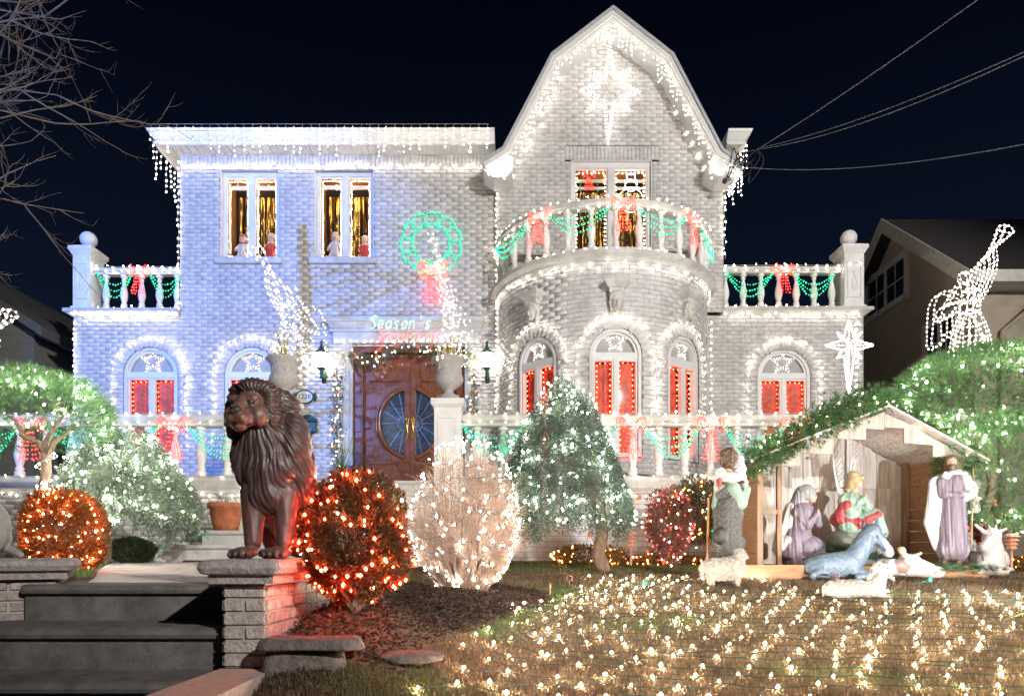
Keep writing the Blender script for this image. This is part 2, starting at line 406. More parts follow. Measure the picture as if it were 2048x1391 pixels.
mb = MB(); band(mb, ow, .046, .12, 12.29, 12.45); band(mb, ow, .121, .15, 12.33, DB-.003); mb.build('gable_fascia', PAINT, house)
mb = MB(); mb.prism([(X(a,12.42), Z(b,12.42)) for a, b in [(966,323),(1003,302),(1026,318),(1026,346),(1014,357),(988,357),(967,344)]], 'y', 12.36, DB-.004); mb.build('eave_return', PAINT, house); mb = MB()
mb.prism([(X(a,12.42), Z(b,12.42)) for a, b in [(1484,331),(1447,305),(1420,320),(1415,342),(1438,357),(1466,357),(1484,346)]], 'y', 12.36, DB-.004); mb.build('eave_return', PAINT, house)
# --- windows
INK = M('dark_room', (.02,.014,.01), .9); CLEAR = GLASS('window_glass')
def casement(name, x0, x1, z0, z1, y, parent, fr=.05, label=None):
    "two-light window: outer frame, centre post, two panes"
    f = MB(); d = .07; xm = (x0+x1)/2
    f.box((x0,y,z0),(x0+fr,y+d,z1)); f.box((x1-fr,y,z0),(x1,y+d,z1)); f.box((x0+fr,y,z1-fr*1.6),(x1-fr,y+d,z1)); f.box((x0+fr,y,z0),(x1-fr,y+d,z0+fr*.8)); f.box((xm-fr*.95,y-.012,z0+fr*.8),(xm+fr*.95,y+d,z1-fr*1.6))
    for a, b in ((x0+fr, xm-fr*.95), (xm+fr*.95, x1-fr)):
        s = .022; za, zb = z0+fr*.8, z1-fr*1.6
        f.box((a,y+.02,za),(a+s,y+.06,zb)); f.box((b-s,y+.02,za),(b,y+.06,zb)); f.box((a+s,y+.02,zb-s),(b-s,y+.06,zb)); f.box((a+s,y+.02,za),(b-s,y+.06,za+s))
    w = f.build(name, PAINT, parent)
    panes = []
    for a, b in ((x0+fr+.022, xm-fr*.95-.022), (xm+fr*.95+.022, x1-fr-.022)):
        za, zb = z0+fr*.8+.022, z1-fr*1.6-.022
        MB().box((a,y+.036,za),(b,y+.040,zb)).build('pane', CLEAR, w); panes.append((a,b,za,zb))
    return w, panes
GOLD = M('gold_tinsel', (.80,.56,.18), .2, metal=1, var=.35, scale=60); SNOW = M('cotton_snow', (.85,.86,.88), .9, var=.05, bump=.8, bscale=30)
WOODW = M('varnished_jamb', (.42,.2,.06), .5, var=.2)
def glow_room(x0, x1, z0, z1, y, dep, parent):
    b = MB(); b.add([(x0,y,z0),(x1,y,z0),(x1,y,z1),(x0,y,z1),(x0,y+dep,z0),(x1,y+dep,z0),(x1,y+dep,z1),(x0,y+dep,z1)], [(4,5,6,7),(0,4,7,3),(5,1,2,6),(7,6,2,3),(0,1,5,4)])
    b.build('room_lining', WOODW, parent); MB().box((x0+.02,y+dep-.06,z0),(x1-.02,y+dep-.05,z1)).build('dark_backing', INK, parent)  # black panel added in front of the lining, darkens the room behind the tinsel
def tinsel(x0, x1, z0, z1, y, parent, n):
    v = []; f = []
    for k in range(n):
        xa = lerp(x0, x1, k/n)+rnd.uniform(-.004,.004); w = rnd.uniform(.005,.013); yy = y+rnd.uniform(-.02,.02); zb = z0+rnd.uniform(0,.12); m = 7; o = len(v); a = rnd.uniform(-.9,.9)
        for i in range(m+1):
            t = i/m; a += rnd.uniform(-.7,.7); dx, dy = w*math.cos(a), w*math.sin(a); xx = xa+rnd.uniform(-.003,.003); z = lerp(z1, zb, t); v += [(xx-dx,yy-dy,z),(xx+dx,yy+dy,z)]
        for i in range(m): f.append((o+2*i,o+2*i+1,o+2*i+3,o+2*i+2))
    return npmesh('tinsel_curtain', v, f, GOLD, parent, kind='stuff')
def frame_lights(panes, y, mat, r, sp, label, name='window_lights', sides=3):
    t = thing(name, label, 'string lights', (panes[0][0], y, panes[0][2])); mb = MB(); pts = []
    for a, b, za, zb in panes:
        i = .022; pl = [(a+i,y,za+.02),(a+i,y,zb-i),(b-i,y,zb-i),(b-i,y,za+.02)]
        mb.tube(pl, .003, 3); pts += resample(pl, sp, .004)
    mb.build('cable', WWIRE, t, kind='stuff'); bulbs(pts, r, mat, t); return t
for i, (x0,x1,z0,z1) in enumerate(UW):
    rv = .085; mb = MB()
    for q in (((x0-.001,D0+.001,z0),(x0+.012,D0+rv,z1)), ((x1-.012,D0+.001,z0),(x1+.001,D0+rv,z1)), ((x0,D0+.001,z1-.012),(x1,D0+rv,z1+.001))): mb.box(*q)
    w, pn = casement('window', x0+.012, x1-.012, z0, z1-.012, D0+rv, house, .055)
    mb.build('reveal', PLASTER, w)
    MB().bev((x0-.09,D0-.07,z0-.115),(x1+.07,D0+.02,z0-.003),.012).build('sill', STONE, w)
    glow_room(x0+.06, x1-.06, z0+.03, z1-.1, D0+.16, .45, w)
    tinsel(x0+.16, x1-.06, z0+.05, z1-.28, D0+.5, w, 62)
    mb = MB()
    for a,b,za,zb in pn: mb.box((a+.035,D0+.22,zb-.15),(b+.03,D0+.25,zb-.08))
    mb.build('blind', M('blind_white', (.8,.76,.66), .6), w)
    L = bpy.data.lights.new('window_lamp', 'POINT'); L.energy = 2.6; L.color = (1,.62,.28); L.shadow_soft_size = .12
    o = bpy.data.objects.new('room_lamp_light', L); COL.objects.link(o); o.parent = w; o.location = Vector(((x0+x1)/2, D0+.3, z1-.3))-wloc(w)
    mb = MB()
    for a,b,za,zb in pn:
        for k in range(16): mb.ball((lerp(a,b,(k+.5)/16), D0+.24+rnd.uniform(-.03,.05), za+.01+rnd.uniform(0,.02)), rnd.uniform(.03,.05), 7, 5)
    mb.build('cotton_snow', SNOW, w, True, 'stuff')
    frame_lights(pn, D0+.175, WARM, .010, .055, ['warm bulbs framing the upper window with the snowy child and red-coated figures','warm bulbs framing the upper window beside the green wreath'][i])
    ex = []; 
    for a,b,za,zb in pn: ex += [(rnd.uniform(a,b), D0+.2, za+rnd.uniform(.01,.05)) for _ in range(14)]
    t = thing('window_lights', ['white bulbs in cotton snow on the sill of the upper window over the first urn','white bulbs in cotton snow on the sill of the upper window beside the wreath'][i], 'string lights', ex[0]); bulbs(ex, .009, COOL, t)
# gable window, runs down to the balcony floor
x0,x1,z0,z1 = GW; mb = MB(); rv = .07
for q in (((x0-.001,DB+.001,z0),(x0+.012,DB+rv,z1)), ((x1-.012,DB+.001,z0),(x1+.001,DB+rv,z1)), ((x0,DB+.001,z1-.012),(x1,DB+rv,z1+.001))): mb.box(*q)
w, pn = casement('window', x0+.012, x1-.012, z0, z1-.012, DB+rv, house, .06); mb.build('reveal', PLASTER, w)
glow_room(x0+.06, x1-.06, z0+.03, z1-.1, DB+.16, .5, w); tinsel(x0+.1, x1-.08, z0+.05, z1-.35, DB+.5, w, 80)
mb = MB()
for a,b,za,zb in pn: mb.box((a+.03,DB+.2,zb-.17),(b,DB+.23,zb-.12)); mb.box((a+.03,DB+.2,zb-.3),(b,DB+.23,zb-.26))
mb.build('blind', M('blind_white', (.8,.76,.66), .6), w)
L = bpy.data.lights.new('window_lamp', 'POINT'); L.energy = 2.6; L.color = (1,.55,.25); L.shadow_soft_size = .12
o = bpy.data.objects.new('room_lamp_light', L); COL.objects.link(o); o.parent = w; o.location = Vector(((x0+x1)/2, DB+.3, z1-.35))-wloc(w)
frame_lights(pn, DB+.16, WARM, .010, .075, 'warm bulbs framing the tall gable window behind the balcony')
# arched windows
REDC = M('red_swag_curtain', (.70,.14,.08), .5, var=.3, scale=5)
FAN = M('fan_blind', (.40,.385,.375), .6, var=.1); DARKG = M('lunette_shade', (.16,.16,.17), .7)
def arched_window(fn, xc, hw, z0, zs, parent, wl, cl):
    ph = rnd.uniform(0,6); pw = rnd.uniform(.075,.1)
    fw = .058
    def P(u, z, o): return fn(xc+u, z, o)
    f = MB()
    def ringseg(r0, r1, o0, o1, n=20):
        for k in range(n):
            t0, t1 = PI*k/n, PI*(k+1)/n
            q = []
            for o in (o0, o1):
                for t, r in ((t0,r0),(t1,r0),(t1,r1),(t0,r1)): q.append(P(-r*math.cos(t), zs+r*math.sin(t), o))
            f.add(q, [(0,3,2,1),(4,5,6,7),(0,1,5,4),(2,3,7,6)])
    def bx(u0, u1, za, zb, o0, o1):
        q = [P(u0,za,o0),P(u1,za,o0),P(u1,zb,o0),P(u0,zb,o0),P(u0,za,o1),P(u1,za,o1),P(u1,zb,o1),P(u0,zb,o1)]
        f.add(q, [(0,3,2,1),(4,5,6,7),(0,1,5,4),(1,2,6,5),(2,3,7,6),(3,0,4,7)])
    ringseg(hw-fw, hw-.002, -.13, -.012); ringseg(hw-fw-.035, hw-fw, -.13, -.045)
    bx(-hw+.002,-hw+fw, z0, zs, -.13, -.012); bx(hw-fw,hw-.002, z0, zs, -.13, -.012)
    bx(-hw+fw,hw-fw, zs-.06, zs+.05, -.13, -.03); bx(-.03,.03, z0, zs-.06, -.13, -.035); bx(-hw+fw,hw-fw, z0, z0+.07, -.13, -.03)
    for s in (-1, 1):
        a, b = (.03, hw-fw) if s > 0 else (-hw+fw, -.03); m = .03
        bx(a,a+m,z0+.07,zs-.06,-.12,-.05); bx(b-m,b,z0+.07,zs-.06,-.12,-.05); bx(a+m,b-m,zs-.06-m,zs-.06,-.12,-.05)
    w = f.build('window', PAINT, parent)
    # lunette: grey shade and light fan
    l = MB(); r = hw-fw-.03; n = 20
    for k in range(n): t0, t1 = PI*k/n, PI*(k+1)/n; l.add([P(0,zs,-.12),P(-r*math.cos(t0),zs+r*math.sin(t0),-.12),P(-r*math.cos(t1),zs+r*math.sin(t1),-.12)], [(0,2,1)])
    l.build('lunette', DARKG, w)
    l = MB(); c = (-r*.45, zs-.02)
    for k in range(12):
        t0, t1 = R(10)+R(150)*k/12, R(10)+R(150)*(k+1)/12; rr = r*.98
        def E(t):
            u, z = -rr*math.cos(t*1.06), zs+rr*math.sin(t*1.06)*.99; return P(u, max(z, zs+.03), -.112)
        l.add([P(.0,zs+.05,-.112), E(t0), E(t1)], [(0,2,1)])
    l.build('fan_blind', FAN, w)
    panes = []
    for s in (-1, 1):
        a, b = (.06, hw-fw-.03) if s > 0 else (-hw+fw+.03, -.06); za, zb = z0+.07, zs-.09
        nu, nz = 14, 46; cv = []; cf = []
        for j in range(nz+1):
            for i in range(nu+1):
                t = i/nu; z = lerp(zb, za, j/nz); sw = math.sin(((z-za)/pw+1.1*(2*t-1)**2*(1 if cl else .7)+.3*math.sin(t*9+ph)+.15*math.sin(z*7+ph))*2*PI+s*ph)*.028
                cv.append(P(lerp(a-.01,b+.01,t), z, -.172+sw*(1-.25*abs(2*t-1))+.006*math.sin(t*25)))
        for j in range(nz):
            for i in range(nu): o = j*(nu+1)+i; cf.append((o,o+1,o+nu+2,o+nu+1))
        npmesh('curtain', cv, cf, REDC, w, smooth=True)
        g = MB(); g.add([P(a,za,-.09),P(b,za,-.09),P(b,zb,-.09),P(a,zb,-.09)], [(0,1,2,3)]); g.build('pane', CLEAR, w)
        panes.append((a,b,za,zb))
    # red bulbs round each pane
    t = thing('window_lights', 'red bulbs framing the curtains of '+wl, 'string lights', P(panes[0][0], z0, -.1)); mb = MB(); pts = []
    for a,b,za,zb in panes:
        pl = [P(a+.025,za,-.125),P(a+.025,zb-.02,-.125),P((a+b)/2,zb-.025,-.125),P(b-.025,zb-.02,-.125),P(b-.025,za,-.125)]; mb.tube(pl,.003,3); pts += resample(pl,.085,.004)
    mb.build('cable', GWIRE, t, kind='stuff'); bulbs(pts, .0105, WRED, t)
    # star in the lunette
    sp = []; R0 = r*.56
    for q in range(11): a = PI/2+q*PI/5; rr = R0 if q % 2 == 0 else R0*.45; sp.append(P(rr*math.cos(a), zs+.07+R0*.82+rr*math.sin(a), -.085))
    si = []
    for q in range(11): a = PI/2+q*PI/5; rr = (R0 if q % 2 == 0 else R0*.45)*.72; si.append(P(rr*math.cos(a), zs+.07+R0*.82+rr*math.sin(a), -.085))
    lights('star_light', 'five-pointed white light star in '+wl, [sp, si], .055, EM('small_star_bulb', (1,.92,.82), 5), .0085, 0, .004, cat='light star')
    # bulbs round the opening, on the brick ring
    ol = [P(-hw-.19, z0+.2, .05)]+[P(-(hw+.19)*math.cos(PI*k/18), zs+(hw+.19)*math.sin(PI*k/18), .05) for k in range(19)]+[P(hw+.19, z0+.2, .05)]
    lights('window_lights', 'white bulbs round the brick arch of '+wl, [ol], .135, COOL, .0135, .012, .003)
    return w
wl = ['the arched window above the weeping shrub','the arched window behind the dark lion','the arched window beside the star on a pole']
for (xc,hw,z0,zs), s in zip(AW, wl): arched_window(plane(D0), xc, hw, z0, zs, house, s, True)
wl = ['the bow window beside the wall lantern','the middle bow window under the carved head','the bow window turned towards the stable']
for t, s in zip(TW, wl): arched_window(cyl, t*TR, THW, TWZ0, TWZS, house, s, False)
# --- cornice of the bow + balcony balustrade
mb = MB(); NA = 40
mb.lathe([(TR+.0,ZC-.03),(TR+.05,ZC-.03),(TR+.06,ZC+.02),(TR+.14,ZC+.06),(TR+.15,ZC+.12),(TR-.6,ZC+.13),(.01,ZC+.13)], NA, (TXC,TYC,0), PI, 2*PI)
cor = mb.build('bow_cornice', STONE, house)
zc = ZC+.13
BAL = [(.062,0),(.062,.07),(.04,.075),(.055,.10),(.055,.115),(.038,.13),(.052,.19),(.068,.26),(.064,.34),(.045,.43),(.030,.51),(.028,.545),(.042,.555),(.042,.575),(.030,.585),(.038,.61),(.062,.615),(.062,.655)]
balm = MB().lathe(BAL, 12).mesh('baluster', PLASTER, True)
RB = TR-.03; zr = zc+.655+.05
mb = MB(); mb.lathe([(RB-.09,zc),(RB+.09,zc),(RB+.09,zc+.05),(RB-.09,zc+.05)], NA, (TXC,TYC,0), PI, 2*PI)
mb.lathe([(RB-.08,zr),(RB+.08,zr),(RB+.08,zr+.035),(RB+.11,zr+.05),(RB+.12,zr+.10),(RB+.08,zr+.125),(RB-.08,zr+.125),(RB-.12,zr+.10),(RB-.12,zr+.05),(RB-.08,zr)], NA, (TXC,TYC,0), PI, 2*PI)
bb = mb.build('balcony_balustrade', STONE, house); nb = 15
for k in range(nb):
    a = PI+PI*(k+.6)/(nb+.2); link('baluster', balm, bb, loc=(TXC+RB*math.cos(a), TYC+RB*math.sin(a), zc+.05))
# --- ledges, balustrades and corner piers on the wing roofs
def wing(x0, x1, px, side, zl):
    mb = MB(); a, b = (x0-.13 if side < 0 else x0), (x1 if side < 0 else x1+.13)
    mb.frust((x0-.01*(side<0),D0-.02),(x1+.01*(side>0),17),zl-.1,(a+.02*(side<0),D0-.11),(b-.02*(side>0),17),zl-.03); mb.box((a,D0-.13,zl-.03),(b,17,zl+.03)); mb.build('roof_ledge', STONE, house)
    yb = D0+.16; za = zl+.03
    m = MB(); m.box((x0+.02,yb-.08,za),(x1-.02,yb+.08,za+.045)); zq = za+.045+.655; m.box((x0+.02,yb-.07,zq),(x1-.02,yb+.07,zq+.04)); m.bev((x0+.02,yb-.1,zq+.04),(x1-.02,yb+.1,zq+.12),.02)
    w = m.build('roof_balustrade', STONE, house); n = round((x1-x0-.3)/.325)
    xa, xb = (x0+.52, x1-.12) if side < 0 else (x0+.12, x1-.52)
    for k in range(n): link('baluster', balm, w, loc=(lerp(xa,xb,k/max(1,n-1)), yb, za+.045))
    p0, p1 = px; m = MB(); m.box((p0,D0-.02,za),(p1,D0+.42,za+1.02)); m.box((p0-.03,D0-.05,za),(p1+.03,D0+.45,za+.06))
    m.frust((p0-.01,D0-.03),(p1+.01,D0+.43),za+1.02,(p0-.05,D0-.07),(p1+.05,D0+.47),za+1.10); m.box((p0-.06,D0-.08,za+1.10),(p1+.06,D0+.48,za+1.17)); m.box((p0-.0,D0-.02,za+1.17),(p1+.0,D0+.42,za+1.20))
    p = m.build('corner_pier', PLASTER, house)
    c = (p0+p1)/2; m = MB(); f = .018
    for q in (((p0+.05,D0-.02-f,za+.2),(p0+.07,D0-.018,za+.86)),((p1-.07,D0-.02-f,za+.2),(p1-.05,D0-.018,za+.86)),((p0+.07,D0-.02-f,za+.84),(p1-.07,D0-.018,za+.86)),((p0+.07,D0-.02-f,za+.2),(p1-.07,D0-.018,za+.22))): m.box(*q)
    for s in (-1,1):
        for k in range(4): m.tube([(c+s*(.01+.03*math.sin(t*1.6+k)), D0-.03, za+.36+.08*k+.1*t) for t in (0,.3,.6,1)], .008, 4)
    m.build('panel_moulding', PLASTER, p)
    m = MB(); m.lathe([(.07,0),(.07,.03),(.04,.05)], 12, (c,D0+.2,za+1.20)); m.ball((c,D0+.2,za+1.20+.19), .15, 18, 12); m.build('ball_finial', PLASTER, p, True)
    return za
ZW = wing(XL, XUL-.004, (XL+.0, XL+.32), -1, Z(623,D0)); wing(XBR+.004, XR, (XR-.36, XR), 1, Z(620,D0))
# --- carved head corbels on the bow
def corbel(th):
    def P(u, o, z): 
        r = TR+o; t = th; return Vector((TXC+r*math.sin(t)+u*math.cos(t), TYC-r*math.cos(t)+u*math.sin(t), z))
    zt = Z(562,11.05); m = MB(); n = 0
    def bx(u0,u1,o0,o1,za,zb,tp=0):
        q = [P(u0+tp,o0,za),P(u1-tp,o0,za),P(u1-tp,o1-tp,za),P(u0+tp,o1-tp,za),P(u0,o0,zb),P(u1,o0,zb),P(u1,o1,zb),P(u0,o1,zb)]; m.add(q, [(0,1,2,3),(4,7,6,5),(0,4,5,1),(1,5,6,2),(2,6,7,3),(3,7,4,0)])
    bx(-.2,.2,-.02,.2,zt-.05,zt); bx(-.2,.2,-.02,.2,zt-.12,zt-.05,.06); bx(-.12,.12,-.02,.12,zt-.2,zt-.12); bx(-.1,.1,-.02,.06,zt-.5,zt-.2)
    h = m.build('corbel', STONE, house)
    hd = MB()
    def bl(u,o,z,r,sq):
        s0 = len(hd.v); hd.ball((0,0,0), r, 12, 9, sq); rot = Matrix.Rotation(th, 4, 'Z'); hd.xf(Matrix.Translation(P(u,o,z)) @ rot, s0)
    bl(0,.08,zt-.34,.1,(.82,.8,1.3)); bl(0,.06,zt-.28,.12,(.95,.8,.9)); bl(0,.165,zt-.36,.022,(.7,1,1.8)); bl(-.035,.15,zt-.325,.018,(1.3,.6,.6)); bl(.035,.15,zt-.325,.018,(1.3,.6,.6)); bl(0,.155,zt-.41,.022,(1.5,.6,.4)); bl(0,.135,zt-.455,.03,(1,1,.8))
    for k in range(9):
        a = R(-100+25*k); bl(.095*math.sin(a), .09+.03*math.cos(a), zt-.27+.06*math.cos(a), .03, (1,1,1.6))
    for s in (-1,1):
        for k in range(4): bl(s*(.1-.01*k), .06, zt-.34-.05*k, .028, (1,1,1.2))
    hd.build('carved_head', STONE, h, True)
for t in TW: corbel(t)
# ================================================================ front door
DOORW = M('varnished_mahogany', (.20,.066,.02), .24, var=.4, scale=7, stretch=(5,5,.6), coat=.35); BRASS = M('brass', (.72,.5,.2), .25, metal=1)
xm = (DX0+DX1)/2; yD = D0+.14
mb = MB(); fw = .17
mb.box((DX0,D0+.03,DZ0),(DX0+fw,D0+.2,DZ1)); mb.box((DX1-fw,D0+.03,DZ0),(DX1,D0+.2,DZ1)); mb.box((DX0+fw,D0+.03,DZ1-.12),(DX1-fw,D0+.2,DZ1))
for a in (DX0+.04, DX1-fw+.03):
    for za, zb in ((DZ0+.12,DZ0+1.0),(DZ0+1.1,DZ1-.2)): mb.bev((a,D0+.012,za),(a+.1,D0+.04,zb),.012)
fr = mb.build('door_frame', DOORW, house)
OZ = Z(843,D0); OA, OB = .60, .60     # oval glass shared by both leaves
def oval(t, a, b, xc=xm): return (xc+a*math.cos(t), OZ+b*math.sin(t))
for s in (-1, 1):
    x0, x1 = (DX0+fw+.004, xm-.003) if s < 0 else (xm+.003, DX1-fw-.004); zt = DZ1-.124; zb = DZ0+.005
    m = MB(); NO = 26; st = .105      # stile at the meeting edge
    ga, gb = .56, .63
    # leaf with a half-oval opening: outer rectangle to opening, as strips
    pts = [(xm+s*(ga*math.sin(PI*k/NO)) if True else 0, OZ+gb*math.cos(PI*k/NO)) for k in range(NO+1)]
    xi = xm+s*st
    pts = [(max(p[0], xi) if s > 0 else min(p[0], xi), p[1]) for p in pts]
    xo = x1 if s > 0 else x0
    def q(a, b, c, d):
        v = [(a[0],yD,a[1]),(b[0],yD,b[1]),(c[0],yD,c[1]),(d[0],yD,d[1])]; v += [(x,y+.05,z) for x,y,z in v]; m.add(v, [(0,1,2,3),(7,6,5,4),(0,4,5,1),(1,5,6,2),(2,6,7,3),(3,7,4,0)])
    for k in range(NO):
        a, b = pts[k], pts[k+1]; q(a, b, (xo, b[1]), (xo, a[1]))
    q((xi, OZ+gb), (xo, OZ+gb), (xo, zt), (xi, zt)); q((xi, zb), (xo, zb), (xo, OZ-gb), (xi, OZ-gb))
    xa, xb = sorted((xi, xm+s*.003)); m.box((xa,yD-.012,zb),(xb,yD+.05,zt))
    leaf = m.build('door', DOORW, house)
    m = MB(); tr = [Vector((max(xm+s*.125, xm+s*(ga+.02)*math.sin(PI*k/NO)) if s > 0 else min(xm-.125, xm-(ga+.02)*math.sin(PI*k/NO)), yD-.005, OZ+(gb+.02)*math.cos(PI*k/NO))) for k in range(NO+1)]
    m.tube(tr, .04, 8); m.tube([p+Vector((s*.06,0.01,0)) if 0 < i < NO else p+Vector((0,.01,.06 if i == 0 else -.06)) for i, p in enumerate(tr)], .02, 6)
    m.build('moulding', DOORW, leaf, True); m = MB()
    for za, zb2 in ((OZ+gb+.14, zt-.1), (zb+.1, OZ-gb-.14)):
        if zb2-za > .1:
            a, b = sorted((xm+s*.2, xo-s*.08)); m.bev((a,yD-.022,za),(b,yD+.002,zb2),.02)
    m.bev((sorted((xo-s*.12,xo-s*.02))[0],yD-.02,OZ-.12),(sorted((xo-s*.12,xo-s*.02))[1],yD+.002,OZ+.12),.03)
    m.build('door_panel', DOORW, leaf, kind='stuff')
    g = MB(); gl = [(p[0], yD+.03, p[1]) for p in pts]+[(xi, yD+.03, OZ-gb), (xi, yD+.03, OZ+gb)]; g.add(gl, [tuple(range(len(gl)))]); g.build('oval_pane', M('bevelled_glass', (.10,.14,.18), .05, metal=.55, var=.4, scale=14, bump=.25, bscale=25), leaf)
    g = MB()
    for k in range(9):
        a = PI*k/8; g.tube([(xi, yD+.022, OZ), (xm+s*max(st, ga*math.sin(a)), yD+.022, OZ+gb*math.cos(a))], .006, 4)
    g.tube([(xi+s*.13*math.sin(PI*k/12), yD+.022, OZ+.14*math.cos(PI*k/12)) for k in range(13)], .006, 4); g.build('glass_lead', M('lead_came', (.25,.25,.25), .4, metal=.8), leaf)
    h = MB(); hx = xm+s*.055; h.bev((hx-.028,yD-.024,OZ-.28),(hx+.028,yD-.012,OZ+.12),.008); h.tube([(hx,yD-.02,OZ+.06),(hx,yD-.07,OZ+.03),(hx,yD-.07,OZ-.14),(hx,yD-.02,OZ-.18)], .011, 6); h.build('handle', BRASS, leaf, True)
MB().box((DX0,D0+.26,DZ0),(DX1,D0+.3,DZ1)).build('hall_wall', INK, house)
for a, b, c_, d in ((X(688,D0),DX0,X(692,D0),X(700,D0)),(DX1,DX1+.16,DX1+.06,DX1+.12)): m = MB(); m.box((a,D0-.05,ZT),(b,D0+.03,DZ1+.02)); m.box((c_,D0-.075,ZT),(d,D0-.0495,DZ1)); m.build('door_jamb', STONE, house)
ex0, ex1 = X(668,D0), X(958,D0); ez = DZ1+.02; m = MB()
m.box((ex0,D0-.09,ez),(ex1,D0+.01,ez+.25)); m.frust((ex0-.02,D0-.1),(ex1+.02,D0+.01),ez+.25,(ex0-.1,D0-.2),(ex1+.1,D0+.01),ez+.36); m.box((ex0-.12,D0-.22,ez+.36),(ex1+.12,D0+.01,ez+.44)); m.box((ex0-.05,D0-.12,ez+.2),(ex1+.05,D0-.091,ez+.245)); m.build('door_entablature', STONE, house)
# ================================================================ terrace
DT = 9.2; GZ = .93
terr = thing('terrace', 'raised brick terrace with stone coping along the front of the house', 'terrace', (0,DT,GZ))
PGL, PGR = (-3.17,-2.85), (-1.01,-.66)      # urn piers left and right of the stairs
tb = Bricks(); tm = MB()
lay(tb, tm, plane(DT), .82, ZT-.17, lambda z: (-8.4, PGL[1]), []); lay(tb, tm, plane(DT), .82, ZT-.17, lambda z: (PGR[0], 6.1), [])
tw = tm.build('terrace_wall', MORTAR, terr)
brick_objs(tb.arr(), tw, 300, lambda a: np.abs(a.mean(1)[:,0]-1.6))
m = MB()
for a, b in ((-8.4,PGL[0]),(PGR[1],6.1)): m.bev((a,DT-.1,ZT-.14),(b,DT+.3,ZT),.03); m.box((a,DT-.05,ZT-.17),(b,DT+.02,ZT-.14))
m.build('coping', STONE, terr)
m = MB(); m.box((-8.4,DT+.3,ZT-.15),(6.1,13,ZT-.012)); m.box((DX0-.45,11.55,ZT-.012),(DX1+.45,13,ZT+.2)); m.box((DX0-.52,11.5,ZT+.17),(DX1+.52,12.98,ZT+.205)); m.build('terrace_floor', STONE, terr)
zb = ZT; zq = zb+.05+.655
for (a, b), nm in (((-8.4,PGL[0]),0),((PGR[1],6.1),1)):
    m = MB(); m.box((a,DT-.06,zb),(b,DT+.12,zb+.05)); m.box((a,DT-.05,zq),(b,DT+.11,zq+.045)); m.bev((a,DT-.09,zq+.045),(b,DT+.15,zq+.15),.03)
    w = m.build('balustrade', STONE, terr); n = int((b-a)/.342)
    for k in range(n):
        x = a+.2+k*.342
        if x < b-.08: link('baluster', balm, w, loc=(x, DT+.03, zb+.05))
for a, b in (PGL, PGR):
    y0, y1 = DT-.12, DT+.22; zt = Z(815,9.1); m = MB(); m.box((a,y0,GZ-.1),(b,y1,zt)); m.box((a-.03,y0-.03,GZ-.1),(b+.03,y1+.03,GZ+.12)); m.frust((a-.0,y0),(b,y1),zt,(a-.03,y0-.03),(b+.03,y1+.03),zt+.04); m.box((a-.04,y0-.04,zt+.04),(b+.04,y1+.04,zt+.115))
    p = m.build('stair_pier', PLASTER, terr)
    m = MB(); f = .012
    for q in (((a+.05,y0-f,ZT+.1),(a+.065,y0+.002,zt-.12)),((b-.065,y0-f,ZT+.1),(b-.05,y0+.002,zt-.12)),((a+.065,y0-f,zt-.135),(b-.065,y0+.002,zt-.12)),((a+.065,y0-f,ZT+.1),(b-.065,y0+.002,ZT+.115))): m.box(*q)
    m.build('panel_moulding', PLASTER, p)
ZU = Z(815,9.1)+.115
# stairs: six stone steps, the lower three run past the piers
st = thing('stone_stairs', 'pale stone stairs up to the double front door', 'stairs', (-1.93,7.9,GZ))
for k in range(6):
    y0 = 7.9+.26*k; z1 = GZ+.172*(k+1)+.006; hw = [2.02,1.68,1.34,.9,.9,.9][k]; xa, xb = -1.93-hw, min(-1.93+hw, -.15-.25*k if k < 3 else 9)
    if k >= 3: xa, xb = PGL[1]+.002, PGR[0]-.002
    m = MB(); m.box((xa,y0,z1-.172-.1*(k>0)),(xb,DT+.3 if k < 5 else DT+.32,z1-.055)); m.bev((xa-.03,y0-.03,z1-.05),(xb+(.03 if k<3 else 0),DT+.3,z1),.015); m.build('step', STONE, st)
# urns, agave-like grass, pots
CONC = M('pitted_concrete', (.46,.44,.43), .9, var=.4, scale=70, bump=.8, bscale=110)
def urn(x, z, label):
    t = thing('stone_urn', label, 'urn', (x,DT+.05,z)); m = MB()
    m.box((x-.14,DT-.09,z),(x+.14,DT+.19,z+.05))
    m.lathe([(.12,.05),(.12,.075),(.065,.10),(.06,.14),(.10,.17),(.17,.22),(.195,.28),(.185,.33),(.165,.36),(.165,.42),(.18,.49),(.225,.535),(.235,.55),(.225,.565),(.19,.565),(.16,.50),(.02,.50)], 22, (x,DT+.05,z)); m.build('bowl', CONC, t, True)
    m = MB()
    for k in range(10): a = 2*PI*k/10; m.tube([(x+.165*math.cos(a+d), DT+.05+.165*math.sin(a+d), z+.36+.1*q) for d, q in ((0,0),(.2,.6),(.05,1.2),(-.15,.8),(-.05,.3))], .008, 4)
    m.build('relief', CONC, t, True); return t
urn((PGL[0]+PGL[1])/2, ZU, 'pitted stone urn on the stair pier behind the lion statue'); urn((PGR[0]+PGR[1])/2, ZU, 'pitted stone urn on the tall white pier beside the front door')
